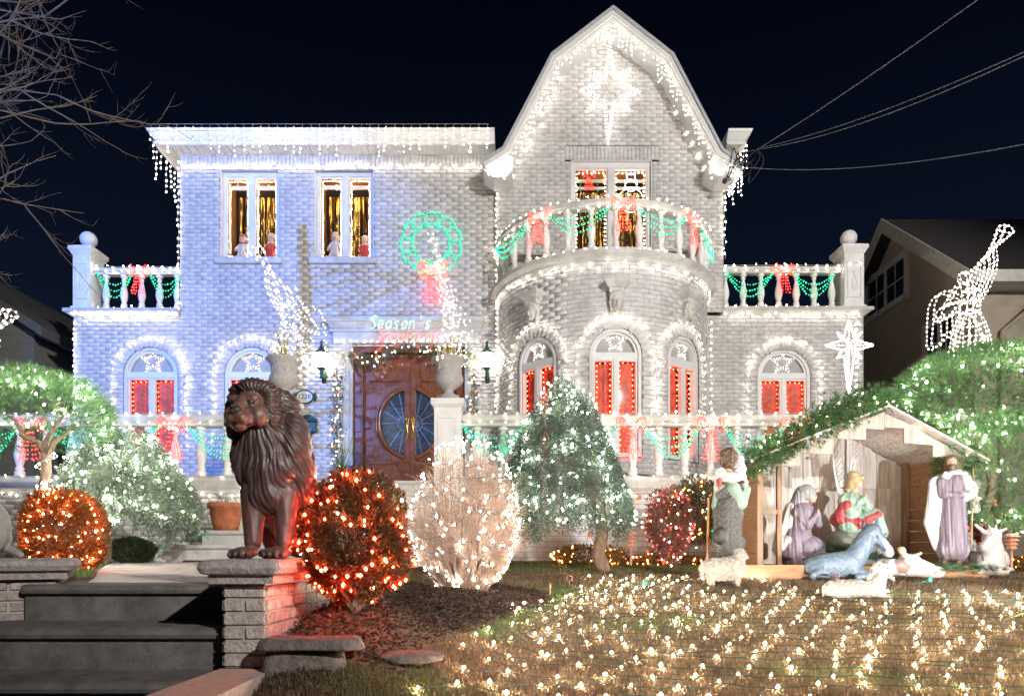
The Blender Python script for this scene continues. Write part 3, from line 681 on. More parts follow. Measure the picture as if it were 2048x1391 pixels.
def blades(name, label, at, n, L, spread, col, w=.016, cat='plant', droop=.6, seed=1):
    r = random.Random(seed); v = []; f = []
    for k in range(n):
        a = r.uniform(0,2*PI); tl = r.uniform(.12,1)*spread; l = L*r.uniform(.65,1.1); p = Vector(at); d = Vector((math.cos(a)*math.sin(tl), math.sin(a)*math.sin(tl), math.cos(tl))); sd = Vector((-math.sin(a), math.cos(a), 0)); o = len(v); m = 7
        for i in range(m+1):
            t = i/m; ww = w*(1-t)**.7*(.6+1.6*t if t < .25 else 1); v += [p-sd*ww, p+sd*ww]; p = p+d*(l/m); d = (d+Vector((0,0,-droop*t/m*2.2))).normalized()
        for i in range(m): f.append((o+2*i,o+2*i+1,o+2*i+3,o+2*i+2))
    t = thing(name, label, cat, at); npmesh('leaf_blades', v, f, M(name+'_leaf', col, .5, var=.3, scale=12, trans=.25), t, kind='stuff'); return t
blades('spiky_plant', 'yellow-green spiky plant in the urn behind the lion', ((PGL[0]+PGL[1])/2, DT+.05, ZU+.5), 22, .52, 1.25, (.42,.40,.07), seed=3)
blades('spiky_plant', 'yellow-green spiky plant in the urn beside the door', ((PGR[0]+PGR[1])/2, DT+.05, ZU+.5), 26, .50, 1.2, (.40,.36,.07), seed=5)
TERRA = M('terracotta', (.42,.14,.06), .8, var=.35, scale=10, bump=.3, bscale=50)
def pot(x, y, z, r, h, label):
    t = thing('terracotta_pot', label, 'pot', (x,y,z)); m = MB()
    m.lathe([(r*.64,0),(r*.70,h*.2),(r*.72,h*.22),(r*.78,h*.45),(r*.80,h*.47),(r*.86,h*.80),(r*.98,h*.82),(r,h*.96),(r*.97,h),(r*.88,h),(r*.86,h*.93)], 24, (x,y,z)); m.build('pot_wall', TERRA, t, True)
    MB().lathe([(.001,h*.92),(r*.87,h*.92)], 16, (x,y,z), cap=False).build('soil', M('potting_soil', (.04,.03,.02), .95), t); return t
pot(X(452,8.35), 8.35, GZ+.172*2+.006, .215, .33, 'round terracotta pot with seedlings on the second stair behind the lion')
pot(X(672,9.6), 9.9, ZT, .17, .2, 'terracotta bowl with a grass plant left of the front door')
blades('grass_plant', 'green grassy plant in the terracotta bowl by the front door', (X(672,9.6), 9.9, ZT+.18), 34, .55, .95, (.10,.20,.05), .006, seed=8, droop=.35)
def seedlings(x, y, z, r):
    rr = random.Random(4); v = []; f = []
    for k in range(9):
        a = rr.uniform(0,2*PI); q = rr.uniform(.3,1)*r; bx, by = x+q*math.cos(a), y+q*math.sin(a); h = rr.uniform(.05,.13)
        for j in range(12):
            c = np.array((bx+rr.gauss(0,.018), by+rr.gauss(0,.018), z+rr.uniform(.2,1)*h)); d = NR.normal(0,1,3); d /= np.linalg.norm(d); e = np.cross(d,(0,0,1)); o = len(v); v += [c, c+d*.02+e*.009, c+d*.035, c+d*.02-e*.009]; f.append((o,o+1,o+2,o+3))
    t = thing('seedlings', 'small green seedlings growing in the round terracotta pot', 'plant', (x,y,z)); npmesh('leaf_tufts', v, f, M('seedling_leaf', (.16,.27,.08), .5, trans=.3), t, kind='stuff')
seedlings(X(452,8.35), 8.35, GZ+.344+.32, .15)
# ================================================================ wall lanterns, plaque, mailbox
DKGREEN = M('verdigris_iron', (.03,.08,.065), .5, metal=.3, var=.4, scale=30)
def lantern(px, label):
    x, z = X(px,12.8), Z(757,12.8); y = D0-.2; t = thing('wall_lantern', label, 'lantern', (x,y,z)); m = MB()
    m.lathe([(.012,.0),(.03,.02),(.02,.05),(.045,.09),(.03,.13),(.06,.17),(.085,.19),(.085,.2)], 10, (x,y,z)); m.tube([(x,y,z+.06),(x+.05,y+.08,z+.0),(x,D0,z+.05)], .012, 5); m.tube([(x,y,z+.1),(x-.05,y+.06,z+.02),(x,D0,z+.1)], .010, 5); m.bev((x-.04,D0-.03,z-.04),(x+.04,D0+.0,z+.2),.01); m.build('bracket', DKGREEN, t, True)
    m = MB(); m.lathe([(.12,.46),(.125,.475),(.10,.50),(.05,.54),(.045,.57),(.025,.60),(.02,.64),(.03,.655),(.008,.70)], 10, (x,y,z)); m.build('cap', DKGREEN, t, True)
    m = MB(); m.lathe([(.08,.2),(.105,.30),(.115,.46)], 6, (x,y,z)); m.build('lamp_glass', EM('lantern_glow', (1,.93,.78), 26), t)
    m = MB()
    for k in range(6): a = 2*PI*k/6; m.tube([(x+.083*math.cos(a),y+.083*math.sin(a),z+.2),(x+.118*math.cos(a),y+.118*math.sin(a),z+.46)], .006, 4)
    m.build('cage', DKGREEN, t); return t
lantern(643, 'green iron wall lantern glowing beside the house number'); lantern(974, 'green iron wall lantern glowing between the urn and the bow front')
x, z = X(610,D0), Z(794,D0); t = thing('house_number', 'oval white number plaque reading 1228 with green scroll ends', 'sign', (x,D0,z)); m = MB()
m.lathe([(.155,0),(.165,.02),(.15,.032),(.13,.026)], 28, (0,0,0), cap=False); m.xf(Matrix.Translation((x,D0-.012,z)) @ Matrix.Diagonal((1.08,1,.82,1)) @ Matrix.Rotation(R(90),4,'X'))
for s in (-1,1):
    for k in range(3): a = R(-35+35*k); s0 = len(m.v); m.ball((x+s*(.19+.015*(k==1)), D0-.02, z+.05*(k-1)), .028, 8, 6, (1,.5,1))
m.build('rim', DKGREEN, t, True)
m = MB(); m.lathe([(.001,.027),(.135,.027)], 28, cap=False); m.xf(Matrix.Translation((x,D0-.012,z)) @ Matrix.Diagonal((1.08,1,.82,1)) @ Matrix.Rotation(R(90),4,'X')); m.build('face', PAINT, t)
def text(body, size, loc, mat, parent, name, ext=.002):
    c = bpy.data.curves.new(name, 'FONT'); c.body = body; c.size = size; c.align_x = 'CENTER'; c.align_y = 'CENTER'; c.extrude = ext
    o = bpy.data.objects.new(name, c); COL.objects.link(o); dg = bpy.context.evaluated_depsgraph_get(); me = bpy.data.meshes.new_from_object(o.evaluated_get(dg)); bpy.data.objects.remove(o)
    me.materials.clear(); me.materials.append(mat); q = link(name, me, parent, loc=loc); q.rotation_euler = (R(90),0,0); return q
text('1228', .125, (x,D0-.048,z), M('black_enamel', (.015,.015,.015), .4), t, 'numerals')
x, z = X(617,D0), Z(866,D0); t = thing('mailbox', 'dark green metal wall mailbox with a domed crest', 'mailbox', (x,D0,z)); m = MB()
m.bev((x-.16,D0-.12,z),(x+.16,D0-.002,z+.2),.02); m.prism([(x+.12*math.cos(PI*k/10), z+.27+.075*math.sin(PI*k/10)) for k in range(11)], 'y', D0-.03, D0-.004); m.build('box_body', DKGREEN, t)
m = MB(); m.frust((x-.17,D0-.13),(x+.17,D0-.002),z+.2,(x-.165,D0-.08),(x+.165,D0-.002),z+.27); m.build('lid', DKGREEN, t)
m = MB()
for s in (-1,1): m.tube([(x+s*.07,D0-.06,z),(x+s*.07,D0-.07,z-.07),(x+s*.05,D0-.11,z-.08),(x+s*.05,D0-.12,z-.05)], .007, 5)
m.build('paper_hook', DKGREEN, t)
# ================================================================ ground
def sst(a, b, x): t = min(1, max(0, (x-a)/(b-a))); return t*t*(3-2*t)
def lawn_z(x, y): 
    drop = max(.085, .60-.0833*(y-3)) if y > 1.5 else .72
    return HC-drop
def bed_bump(x, y):
    b = .30*math.exp(-(((x+.80)/.42)**2+((y-3.45)/.62)**2)); b += .16*math.exp(-(((x+.52)/.55)**2+((y-4.9)/1.0)**2)); return b
def bed_mask(x, y):
    # mulch bed running from the pier to the bare shrub
    cx = lerp(-.74, -.25, sst(3.0, 6.4, y)); hw = lerp(.30, .62, sst(3.0, 5.6, y))*(1-sst(5.9,6.9,y)); return 1-sst(hw*.85, hw*1.1, abs(x-cx)) if 2.95 < y < 6.9 else 0
def gz(x, y):
    l = lawn_z(x, y)+bed_bump(x, y); up = HC-lerp(.15,.085,sst(3.4,8,y)); w = sst(-.62, -1.25, x) if y > 4.35 else (1 if x < -1.15 else 0)
    if y < 4.35 and x >= -1.06: w = 0
    if y < 3.42 and x < -1.06: return .36
    return lerp(l, max(up, l), w)
SOIL = M('lawn_soil', (.10,.075,.045), .95, var=.35, scale=14, bump=.6, bscale=40)
def sheet(name, x0, x1, y0, y1, nx, ny, mat, dz=0):
    v = [(lerp(x0,x1,i/nx), lerp(y0,y1,j/ny), gz(lerp(x0,x1,i/nx), lerp(y0,y1,j/ny))+dz) for j in range(ny+1) for i in range(nx+1)]
    f = [(j*(nx+1)+i, j*(nx+1)+i+1, (j+1)*(nx+1)+i+1, (j+1)*(nx+1)+i) for j in range(ny) for i in range(nx)]
    return npmesh(name, v, f, mat, smooth=True, kind='structure')
tag(sheet('lawn', -1.055, 9, 2.3, 9.3, 150, 110, SOIL), 'dormant brown lawn sloping down from the terrace to the street')
tag(sheet('side_lawn', -9, -1.05, 4.36, 9.3, 90, 60, SOIL, -.02), 'level strip of garden beside the stairs')
tag(sheet('front_bed', -9, -2.43, 3.9, 4.37, 70, 14, SOIL, -.02), 'garden strip behind the brick pier of the clipped lion')
G = MB(); G.add([(-150,-60,.12),(150,-60,.12),(150,200,.12),(-150,200,.12)], [(0,1,2,3)]); tag(G.build('ground', M('far_ground', (.06,.06,.055), .95)), kind='structure')
G = MB(); G.box((-30,-.4,.13),(30,2.3,.36)); tag(G.build('pavement', M('pavement_concrete', (.3,.29,.28), .9, var=.2, scale=20, bump=.3, bscale=80), None), kind='structure')
G = MB(); G.add([(-60,-14,.126),(60,-14,.126),(60,-.4,.126),(-60,-.4,.126)], [(0,1,2,3)]); tag(G.build('road', M('asphalt', (.05,.05,.05), .9, bump=.4, bscale=120)), kind='structure')
# front steps between the lion piers
STEPM = M('worn_step_concrete', (.13,.12,.112), .9, var=.35, scale=9, bump=.35, bscale=90, c2=(.19,.175,.165), stain=.45)
fs = bpy.data.objects.new('front_steps', None); COL.objects.link(fs); fs.location = (-1.65,3,.36); fs['kind'] = 'structure'
for yf, zt, xs_ in ((3.45,.85,-2.425),(3.07,.673,-5),(2.78,.49,-5)):
    m = MB(); m.box((xs_,yf+.035,zt-.19),(-1.245,yf+.5,zt-.052)); pr = [(yf+.5,zt),(yf+.03,zt),(yf+.008,zt-.008),(yf,zt-.025),(yf+.006,zt-.042),(yf+.028,zt-.05),(yf+.5,zt-.05)]; m.prism(pr, 'x', xs_, -1.245); m.build('step', STEPM, fs)
# paved walk: irregular flagstones with open joints
FLAG = M('flagstone', (.50,.45,.41), .75, var=.22, scale=5, bump=.3, bscale=60)
pw = bpy.data.objects.new('paved_walk', None); COL.objects.link(pw); pw.location = (-2.2,5.5,.86); pw['kind'] = 'structure'
G = MB()
def walk_edge(y):
    t = (y-3.45)/(7.9-3.45); return (-2.16-2.3*t**1.3-.25*math.sin(t*PI), -1.25+.2*max(0, t-.2) if t < .2 else -1.25+.9*(t-.2)**1.5)
yy = 3.75; rows = [3.75]
while yy < 7.9: yy += rnd.uniform(.28,.5); rows.append(min(yy,7.9))
bp = []
for y in np.linspace(3.7,7.95,14): bp.append((walk_edge(y)[0], y))
for y in np.linspace(7.95,3.7,14): bp.append((walk_edge(y)[1], y))
n = 14; vv = [(a, b, gz(-2.2,b)-.018) for a, b in bp]; ff = [(i, 2*n-1-i, 2*n-2-i, i+1) for i in range(n-1)]; G.add(vv, ff)
tag(G.build('walk_base', MORTAR, pw), None)
for ya, yb in zip(rows, rows[1:]):
    (a0,b0),(a1,b1) = walk_edge(ya), walk_edge(yb); n = max(2, int((b0-a0)/rnd.uniform(.4,.65))); cut = sorted(rnd.uniform(.1,.9) for _ in range(n-1)); cut = [0]+[(k+1)/n*.75+.25*c for k, c in enumerate(cut)]+[1]; cut = sorted(cut)
    for c0, c1 in zip(cut, cut[1:]):
        if c1-c0 < .06: continue
        g = .006; z = gz(-2.2,(ya+yb)/2); sk = rnd.uniform(-.03,.03)
        q = [(lerp(a0,b0,c0)+g,ya+g),(lerp(a0,b0,c1)-g,ya+g+sk*.3),(lerp(a1,b1,c1)-g,yb-g),(lerp(a1,b1,c0)+g,yb-g+sk*.2)]
        zz = [gz(-2.2,p[1]) for p in q]; m = MB(); m.add([(p[0],p[1],zc_-.02) for p, zc_ in zip(q,zz)]+[(p[0],p[1],zc_) for p, zc_ in zip(q,zz)], [(4,5,6,7),(0,1,5,4),(1,2,6,5),(2,3,7,6),(3,0,4,7)]); m.build('flagstone', FLAG, pw)
# ================================================================ lion piers
PBRICK = M('pier_brick', (.40,.34,.31), .85, var=.4, scale=24, bump=.9, bscale=90, c2=(.55,.48,.44), stain=.35); CAPM = M('rough_stone_cap', (.34,.30,.29), .9, var=.3, scale=38, bump=.9, bscale=70, stain=.4)
def pier(x0, x1, y0, y1, zb, label, faces):
    t = thing('brick_pier', label, 'pier', ((x0+x1)/2, y0, zb)); zt = .98; cz = zt-.082; co = (cz-.028-zb)/6
    MB().box((x0+.008,y0+.008,zb),(x1-.008,y1-.008,cz-.02)).build('core', MORTAR, t)
    g = .006
    def put(fn, L, seq):
        for r in range(6):
            cuts = [0]; full = seq(r); k = 0
            while cuts[-1] < L-.02: cuts.append(min(L, cuts[-1]+full[k % len(full)])); k += 1
            for a, b in zip(cuts, cuts[1:]):
                za, zb2 = zb+r*co, zb+(r+1)*co; j = lambda: rnd.uniform(-.0015,.0015)
                q = [fn(a+g,za+g,0),fn(b-g,za+g,0),fn(b-g,zb2-g,0),fn(a+g,zb2-g,0),fn(a+g+.003+j(),za+g+.003,.012+j()),fn(b-g-.003,za+g+.003+j(),.012+j()),fn(b-g-.003,zb2-g-.003,.012+j()),fn(a+g+.003,zb2-g-.003+j(),.012+j())]
                m = MB(); m.add(q, BF.tolist()); m.build('brick', PBRICK, t)
    w = x1-x0
    put(lambda u,z,o: (x0+u, y0+.008-o, z), w, lambda r: [w/max(1,round(w/.19))] if r % 2 else [w/max(1,round(w/.19))/2]+[w/max(1,round(w/.19))]*8)
    if 'r' in faces: put(lambda u,z,o: (x1-.008+o, y0+u, z), y1-y0, lambda r: [.095,.19] if r % 2 else [.19])
    if 'l' in faces: put(lambda u,z,o: (x0+.008-o, y1-u, z), y1-y0, lambda r: [.19] if r % 2 else [.095,.19])
    m = MB(); m.box((x0-.045,y0-.045,cz-.022),(x1+.045,y1+.045,cz+.012)); r = .035; pr = []
    c = Vector(((x0+x1)/2,(y0+y1)/2)); rings = [(.045,cz+.012),(.075,cz+.022),(.085,cz+.045),(.078,cz+.068),(.06,zt-.004),(.045,zt)]
    v = []; f = []
    for o, z in rings:
        rr = .03
        for (sx_,sy_) in ((-1,-1),(1,-1),(1,1),(-1,1)):
            for k in range(4):
                a = {(-1,-1):PI,(1,-1):1.5*PI,(1,1):0,(-1,1):.5*PI}[(sx_,sy_)]+PI/2*k/3
                v.append(((x1+o-rr if sx_>0 else x0-o+rr)+rr*math.cos(a), (y1+o-rr if sy_>0 else y0-o+rr)+rr*math.sin(a), z))
    for i in range(len(rings)-1):
        for k in range(16): f.append((i*16+k, i*16+(k+1)%16, (i+1)*16+(k+1)%16, (i+1)*16+k))
    f.append(tuple(80+k for k in range(16))); m.add(v, f); m.build('cap', CAPM, t, False); return t
pier(-1.24,-1.054,3.0,4.3,.514,'brick pier with rounded stone cap under the dark lion statue','rl')
lp = pier(-3.35,-2.325,3.58,4.3,.55,'wide brick pier with stone cap under the greyish lion across the steps','r')
th_ = R(30); lp.rotation_euler = (0,0,th_); lp.location.x += .5125*(1-math.cos(th_)); lp.location.y -= .5125*math.sin(th_)
m = MB(); m.prism([(-1.30,1.5),(-1.02,1.5),(-1.02,3.0),(-1.25,3.0)], 'z', .3, .512); t = m.build('cheek_slab', M('warm_concrete', (.42,.33,.28), .85, var=.2, scale=30, bump=.3, bscale=90)); tag(t, 'pale concrete slab beside the front steps below the dark lion', 'slab')
# border stones of the mulch bed
for (xa,xb,ya,yb,za,zb_,lab) in ((-1.04,-.62,2.84,2.98,.60,.66,'long rounded border stone against the lion pier, upper of two'),(-1.04,-.70,2.88,3.0,.46,.60,'flat border stone under the long rounded one at the lion pier'),(-.58,-.30,3.0,3.12,.53,.575,'short border stone under the red-lit round bush')):
    m = MB(); m.ball((0,0,0), .5, 28, 18); 
    for i, q in enumerate(m.v): s = [math.copysign(abs(c*2)**.55*.5, c) for c in q]; w_ = .10*math.sin(q[0]*9+za*50)+.07*math.sin(q[1]*13+q[0]*5)+.06*math.sin(q[2]*11+xa*9); m.v[i] = (lerp(xa,xb,s[0]*(1+w_*.5)+.5), lerp(ya,yb,s[1]*(1+w_)+.5), lerp(za,zb_,s[2]*(1+w_)+.5))
    tag(m.build('border_stone', M('dark_border_stone', (.15,.12,.11), .9, var=.4, scale=30, bump=.9, bscale=60, stain=.4), None, True), lab, 'stone')
# ================================================================ light strings on the house
def arcpl(r, z, a0, a1, n=40, zj=0): return [(TXC+r*math.cos(lerp(a0,a1,k/n)), TYC+r*math.sin(lerp(a0,a1,k/n)), z+(rnd.uniform(-zj,zj) if zj else 0)) for k in range(n+1)]
def icicles(name, label, pl, sp, nmin, nmax, bs, r, mat=COOL):
    "a header cable with hanging drops of bulbs"
    base = resample(pl, sp); polys = [pl]; ex = []
    for p in base:
        n = rnd.randint(nmin, nmax); q = [p]; x = p.copy()
        for i in range(n): x = x+Vector((rnd.uniform(-.012,.012), rnd.uniform(-.01,.01), -bs*rnd.uniform(.8,1.2))); q.append(x.copy()); ex.append(x.copy())
        if n: polys.append(q)
    t = thing(name, label, 'icicle lights', pl[0]); mb = MB()
    for p in polys: mb.tube(p, .0025, 3)
    mb.build('cable', WWIRE, t, kind='stuff'); bulbs(ex, r, mat, t); return t
V = Vector
icicles('icicle_lights', 'icicle lights hanging over the flat eave above the upper windows', [V((XUL-.35,D0-.50,ZE+.26)), V((XBL-.12,D0-.50,ZE+.26))], .15, 3, 6, .085, .0125, ICI)
lights('string_lights', 'dense white bulbs along the brick frieze under the flat eave', [[V((lerp(XUL+.05,XBL-.1,k/90), D0-.04, ZE-.23+rnd.uniform(-.05,.035))) for k in range(91)]], .085, COOL, .0125, .012)
icicles('icicle_lights', 'icicle lights dangling from the side eave beside the bare tree', [V((XUL-.37,D0-.35,ZE+.1)), V((XUL-.4,D0+1.6,ZE+.1))], .17, 3, 6, .10, .013)
icicles('icicle_lights', 'icicle lights dangling from the eave under the utility cables', [V((XBR+.40,D0-.3,ZE+.15)), V((XBR+.42,D0+1.6,ZE+.15))], .17, 3, 7, .10, .013)
icicles('icicle_lights', 'icicle lights dangling from the gable return under the utility cables', [V((X(1484,12.4),12.34,Z(345,12.4))), V((X(1450,12.4),12.34,Z(372,12.4)))], .07, 2, 5, .08, .012)
def vert(px, y0, y1, D, label, sp=.12, dx=0): lights('string_lights', label, [[V((X(px,D)+dx+rnd.uniform(-.015,.015), D-.03, Z(lerp(y0,y1,k/24),D))) for k in range(25)]], sp, COOL, .013, .008)
vert(358,318,612,D0,'white bulbs down the upper house corner beside the bare tree'); vert(150,642,830,D0,'white bulbs down the outer corner of the wing with the blue light',.10)
vert(993,372,835,DB-.01,'white bulbs down the corner between gable and main wall',.10); vert(1449,362,520,DB,'white bulbs down the gable corner under the utility cables')
vert(1712,640,790,D0,'white bulbs down the outer corner beside the star on a pole'); vert(1422,640,830,12.6,'white bulbs where the bow front meets the wing behind the stable')
lights('string_lights', 'white bulbs under the roof ledge of the blue-lit wing', [[V((lerp(XL,XUL,k/60), D0-.06-.05*(k%2), ZW-.10+rnd.uniform(-.06,.03))) for k in range(61)]], .08, COOL, .0125, .012)
lights('string_lights', 'white bulbs under the roof ledge of the wing behind the stable', [[V((lerp(XBR,XR,k/40), D0-.07, Z(632,D0)+(.03 if k%2 else -.03))) for k in range(41)]], .14, COOL, .013, .01)
zrl = ZW+.045+.655+.12
lights('string_lights', 'white bulbs on the rail and foot of the roof balustrade beside the bare tree', [[V((XL+.34,D0+.06,zrl+.01)),V((XUL,D0+.06,zrl+.01))],[V((XL+.34,D0+.03,zrl-.07)),V((XUL,D0+.03,zrl-.1))],[V((XL+.36,D0+.05,ZW+.06)),V((XUL,D0+.05,ZW+.06))]], .15, COOL, .013, .014)
lights('string_lights', 'white bulbs on the rail and foot of the roof balustrade above the stable', [[V((XBR,D0+.06,zrl+.04)),V((XR-.3,D0+.06,zrl+.04)),V((XR-.36,D0-.05,zrl+.05)),V((XR,D0-.05,zrl+.02))],[V((XBR,D0+.03,zrl-.07)),V((XR-.36,D0+.03,zrl-.05))],[V((XBR,D0+.05,ZW+.09)),V((XR-.36,D0+.05,ZW+.09))]], .19, COOL, .0125, .014)
lights('string_lights', 'white bulbs along the curved rail of the balcony', [arcpl(RB+.1, zr+.14, PI, 2*PI), arcpl(RB+.10, zr-.03, PI, 2*PI)], .16, COOL, .013, .014)
lights('string_lights', 'white bulbs along the foot of the curved balcony', [arcpl(RB+.12, zc+.02, PI, 2*PI)], .17, COOL, .013, .014)
lights('string_lights', 'white bulbs zigzagging under the cornice of the bow front', [[V((TXC+(TR+.05)*math.cos(lerp(PI,2*PI,k/44)), TYC+(TR+.05)*math.sin(lerp(PI,2*PI,k/44)), ZC-.09+(.045 if k%2 else -.045))) for k in range(45)]], .17, COOL, .0145, .008)
# gable
rk = offs(ow, .16); rk3 = [V((p.x, 12.34, p.y)) for p in rk]
icicles('icicle_lights', 'icicle lights on the gable slope facing the utility cables', rk3[3:6], .095, 1, 4, .085, .013, ICI)
icicles('icicle_lights', 'icicle lights on the gable slope above the wreath', rk3[1:4], .10, 1, 3, .085, .0125, ICI)
wl_ = [V((x_, DB-.04, z_-.03)) for x_, z_ in gpw[1:6]]
lights('string_lights', 'white bulbs on a slack cable inside the gable slopes', [[wl_[0], wl_[1], wl_[2]-V((0,0,.04)), wl_[3], wl_[4]]], .15, COOL, .0125, .04)
lights('string_lights', 'clustered white bulbs on the gable eave returns', [[V((X(rnd.uniform(a,b),12.3), 12.33, Z(rnd.uniform(302,362),12.3))) for _ in range(13)] for a, b in ((970,1022),(1420,1480))], .11, COOL, .0125, .02, wire=0)
def star8(label, name, c, D, tips, inner, mat, r, sp, pole=None, double=True):
    pts = []
    for k in range(8): pts += [V((X(tips[k][0],D), D, Z(tips[k][1],D))), V((X(inner[k][0],D), D, Z(inner[k][1],D)))]
    cc = V((X(c[0],D), D, Z(c[1],D))); pl = [pts+[pts[0]]]
    if double: pl.append([cc.lerp(p, .78) for p in pts+[pts[0]]])
    return lights(name, label, pl, sp, mat, r, 0, .006, cat='light star'), cc, pts
ctr = (1219,183); tips = [(1220,76),(1262,137),(1283,184),(1260,222),(1216,290),(1171,225),(1160,181),(1176,138)]
inn = [(1231,152),(1246,166),(1246,196),(1229,208),(1207,208),(1192,196),(1192,166),(1208,152)]
star8('large eight-pointed white light star on the gable wall', 'light_star', ctr, 12.76, tips, inn, EM('gable_star_bulb', (1,.94,.86), 9), .013, .068)
ctr = (1698,690); tips = [(1698,640),(1712,668),(1746,690),(1714,706),(1697,792),(1676,716),(1652,690),(1680,668)]; tips = [(1698,640),(1723,664),(1747,690),(1722,716),(1698,792),(1674,716),(1652,690),(1674,664)]
inn = [(1708,674),(1713,680),(1713,700),(1708,712),(1688,712),(1684,700),(1684,680),(1688,674)]
t, cc, pts = star8('white light star standing on a pole behind the stable', 'light_star', ctr, 8.4, tips, inn, EM('bright_bulb', (1,.93,.85), 60), .0085, .028, double=False)
m = MB(); m.tube([cc+V((0,.03,.1)), V((cc.x,8.43,.9))], .016, 6); m.build('pole', M('white_tube', (.7,.7,.7), .4), t)
m = MB(); 
for p in pts: m.tube([cc, p], .004, 4)
m.build('spoke', M('white_tube', (.7,.7,.7), .4), t, kind='stuff')
bulbs(sum([resample([cc, p], .05) for p in pts[::2]], []), .007, COOL, t)
# ================================================================ bows and swags
def bow_pts(P, s):
    "P(u,v) -> point; loops, knot and tails"
    pl = []
    for sg in (-1,1):
        for q in (1, .72, .45): pl.append([P(sg*s*(.1+.42*q*abs(math.sin(t))*(1 if True else 0)), s*(.28*q*math.sin(2*t)+.06)) for t in [PI*k/12 for k in range(13)]])
    for sg in (-1,1):
        for q in (.08,.2,.32): pl.append([P(sg*s*(q*(.3+.8*k/6)), -s*(.15+1.0*k/6*(1-.15*q))) for k in range(7)])
        pl.append([P(sg*s*(.05+.32*k/4), -s*1.13) for k in range(5)])
    return pl
def light_bow(label, P, s, r=.0125, sp=.055, group=None): 
    t = lights('light_bow', label, bow_pts(P, s), sp, RED, r, .004, .003, wmat=M('red_tube', (.35,.03,.02), .4), cat='light bow', group=group)
    bulbs([P(rnd.gauss(0,.07)*s/.4, rnd.gauss(.03,.05)) for _ in range(5)], r*.9, COOL, t, 'white_bulb'); return t
def swag(label, polys, r=.0145, sp=.052, group=None):
    return lights('light_swag', label, polys, sp, GREEN, r, .003, .0035, wmat=GWIRE, cat='light swag', group=group)
def sag(a, b, d, n=14): return [a.lerp(b, k/n)-V((0,0,d*math.sin(PI*k/n)**.9)) for k in range(n+1)]
def planeP(x, z, y): return lambda u, v: V((x+u, y, z+v))
# roof balustrades
yl = D0+.04; zs_ = zrl-.08
light_bow('red light bow on the roof balustrade beside the bare tree', planeP(X(278,13.05), zs_-.02, yl-.03), .36); light_bow('red light bow on the roof balustrade above the stable', planeP(X(1567,13.05), zs_+.0, yl-.03), .36)
for a, b, lab in ((190,262,'green light swag between corner pier and bow on the roof balustrade beside the bare tree'),(296,360,'green light swag between bow and house wall on the roof balustrade beside the bare tree')): swag(lab, [sag(V((X(a,13),yl,zs_-.02)), V((X(b,13),yl,zs_-.05)), d) for d in (.22,.34,.46)])
for a, b, lab in ((1452,1548,'green light swag between gable wall and bow on the roof balustrade above the stable'),(1586,1672,'green light swag between bow and corner pier on the roof balustrade above the stable')): swag(lab, [sag(V((X(a,13),yl,zs_)), V((X(b,13),yl,zs_-.03)), d) for d in (.24,.35,.46)])
# curved balcony
def cylP(a, z, r): 
    return lambda u, v: V((TXC+r*math.cos(a+u/r), TYC+r*math.sin(a+u/r), z+v))
ba = [PI+R(52), PI+R(93), PI+R(132)]
for a, nm in zip(ba, ('red light bow on the door side of the curved balcony','largest red light bow, in the middle of the curved balcony','red light bow on the stable side of the curved balcony')): light_bow(nm, cylP(a, zr-.02, RB+.15), .36)
def cswag(a0, a1, lab): swag(lab, [[V((TXC+(RB+.13)*math.cos(lerp(a0,a1,k/16)), TYC+(RB+.13)*math.sin(lerp(a0,a1,k/16)), zr-.03-d*math.sin(PI*k/16)**.9)) for k in range(17)] for d in (.16,.27,.38)])
cswag(PI+R(14), ba[0]-.1, 'green light swag at the wall end of the balcony, door side'); cswag(ba[0]+.1, ba[1]-.1, 'green light swag between door-side and middle balcony bows'); cswag(ba[1]+.1, ba[2]-.1, 'green light swag between middle and stable-side balcony bows'); cswag(ba[2]+.1, PI+R(170), 'green light swag at the wall end of the balcony, stable side')
# terrace balustrade
zq2 = ZT+.05+.655; yt = DT-.1
TBX = [(62,'red light bow behind the trunk of the pruned pine'),(347,'red light bow on the terrace rail above the weeping shrub'),(1262,'red light bow on the terrace rail right of the weeping spruce'),(1424,'red light bow on the terrace rail behind the shepherd'),(1592,'red light bow on the terrace rail behind the stable roof')]
for px, lab in TBX: light_bow(lab, planeP(X(px,9.1), zq2-.02, yt-.02), .38, .0105)
for a, b, lab in ((-90,36,'green light swag behind the pruned pine'),(88,322,'green light swag over the weeping shrub'),(372,530,'green light swag between bow and stair pier behind the lion'),(925,1050,'green light swag between urn pier and weeping spruce'),(1050,1238,'green light swag behind the weeping spruce'),(1285,1402,'green light swag between the bows right of the weeping spruce'),(1446,1570,'green light swag between shepherd and stable')):
    swag(lab, [sag(V((X(a,9.1),yt,zq2-.0)), V((X(b,9.1),yt,zq2)), d) for d in (.17,.28,.36,.43)], .0125, .043)
for a, b, lab in ((-8.3,PGL[0],'left of the stairs'),(PGR[1],6.0,'right of the stairs')):
    lights('string_lights', 'white bulbs on the terrace rail '+lab, [[V((a,DT-.1,zq2+.155)),V((b,DT-.1,zq2+.155))],[V((a,DT-.11,zq2+.03)),V((b,DT-.11,zq2+.03))]], .16, COOL, .010, .012)
    lights('string_lights', 'white bulbs along the feet of the terrace balusters '+lab, [[V((a,DT-.08,ZT+.04)),V((b,DT-.08,ZT+.04))]], .2, COOL, .010, .02)
    lights('string_lights', 'white bulbs under the terrace coping '+lab, [[V((a,DT-.07,ZT-.2)),V((b,DT-.07,ZT-.2))]], .13, COOL, .011, .02)
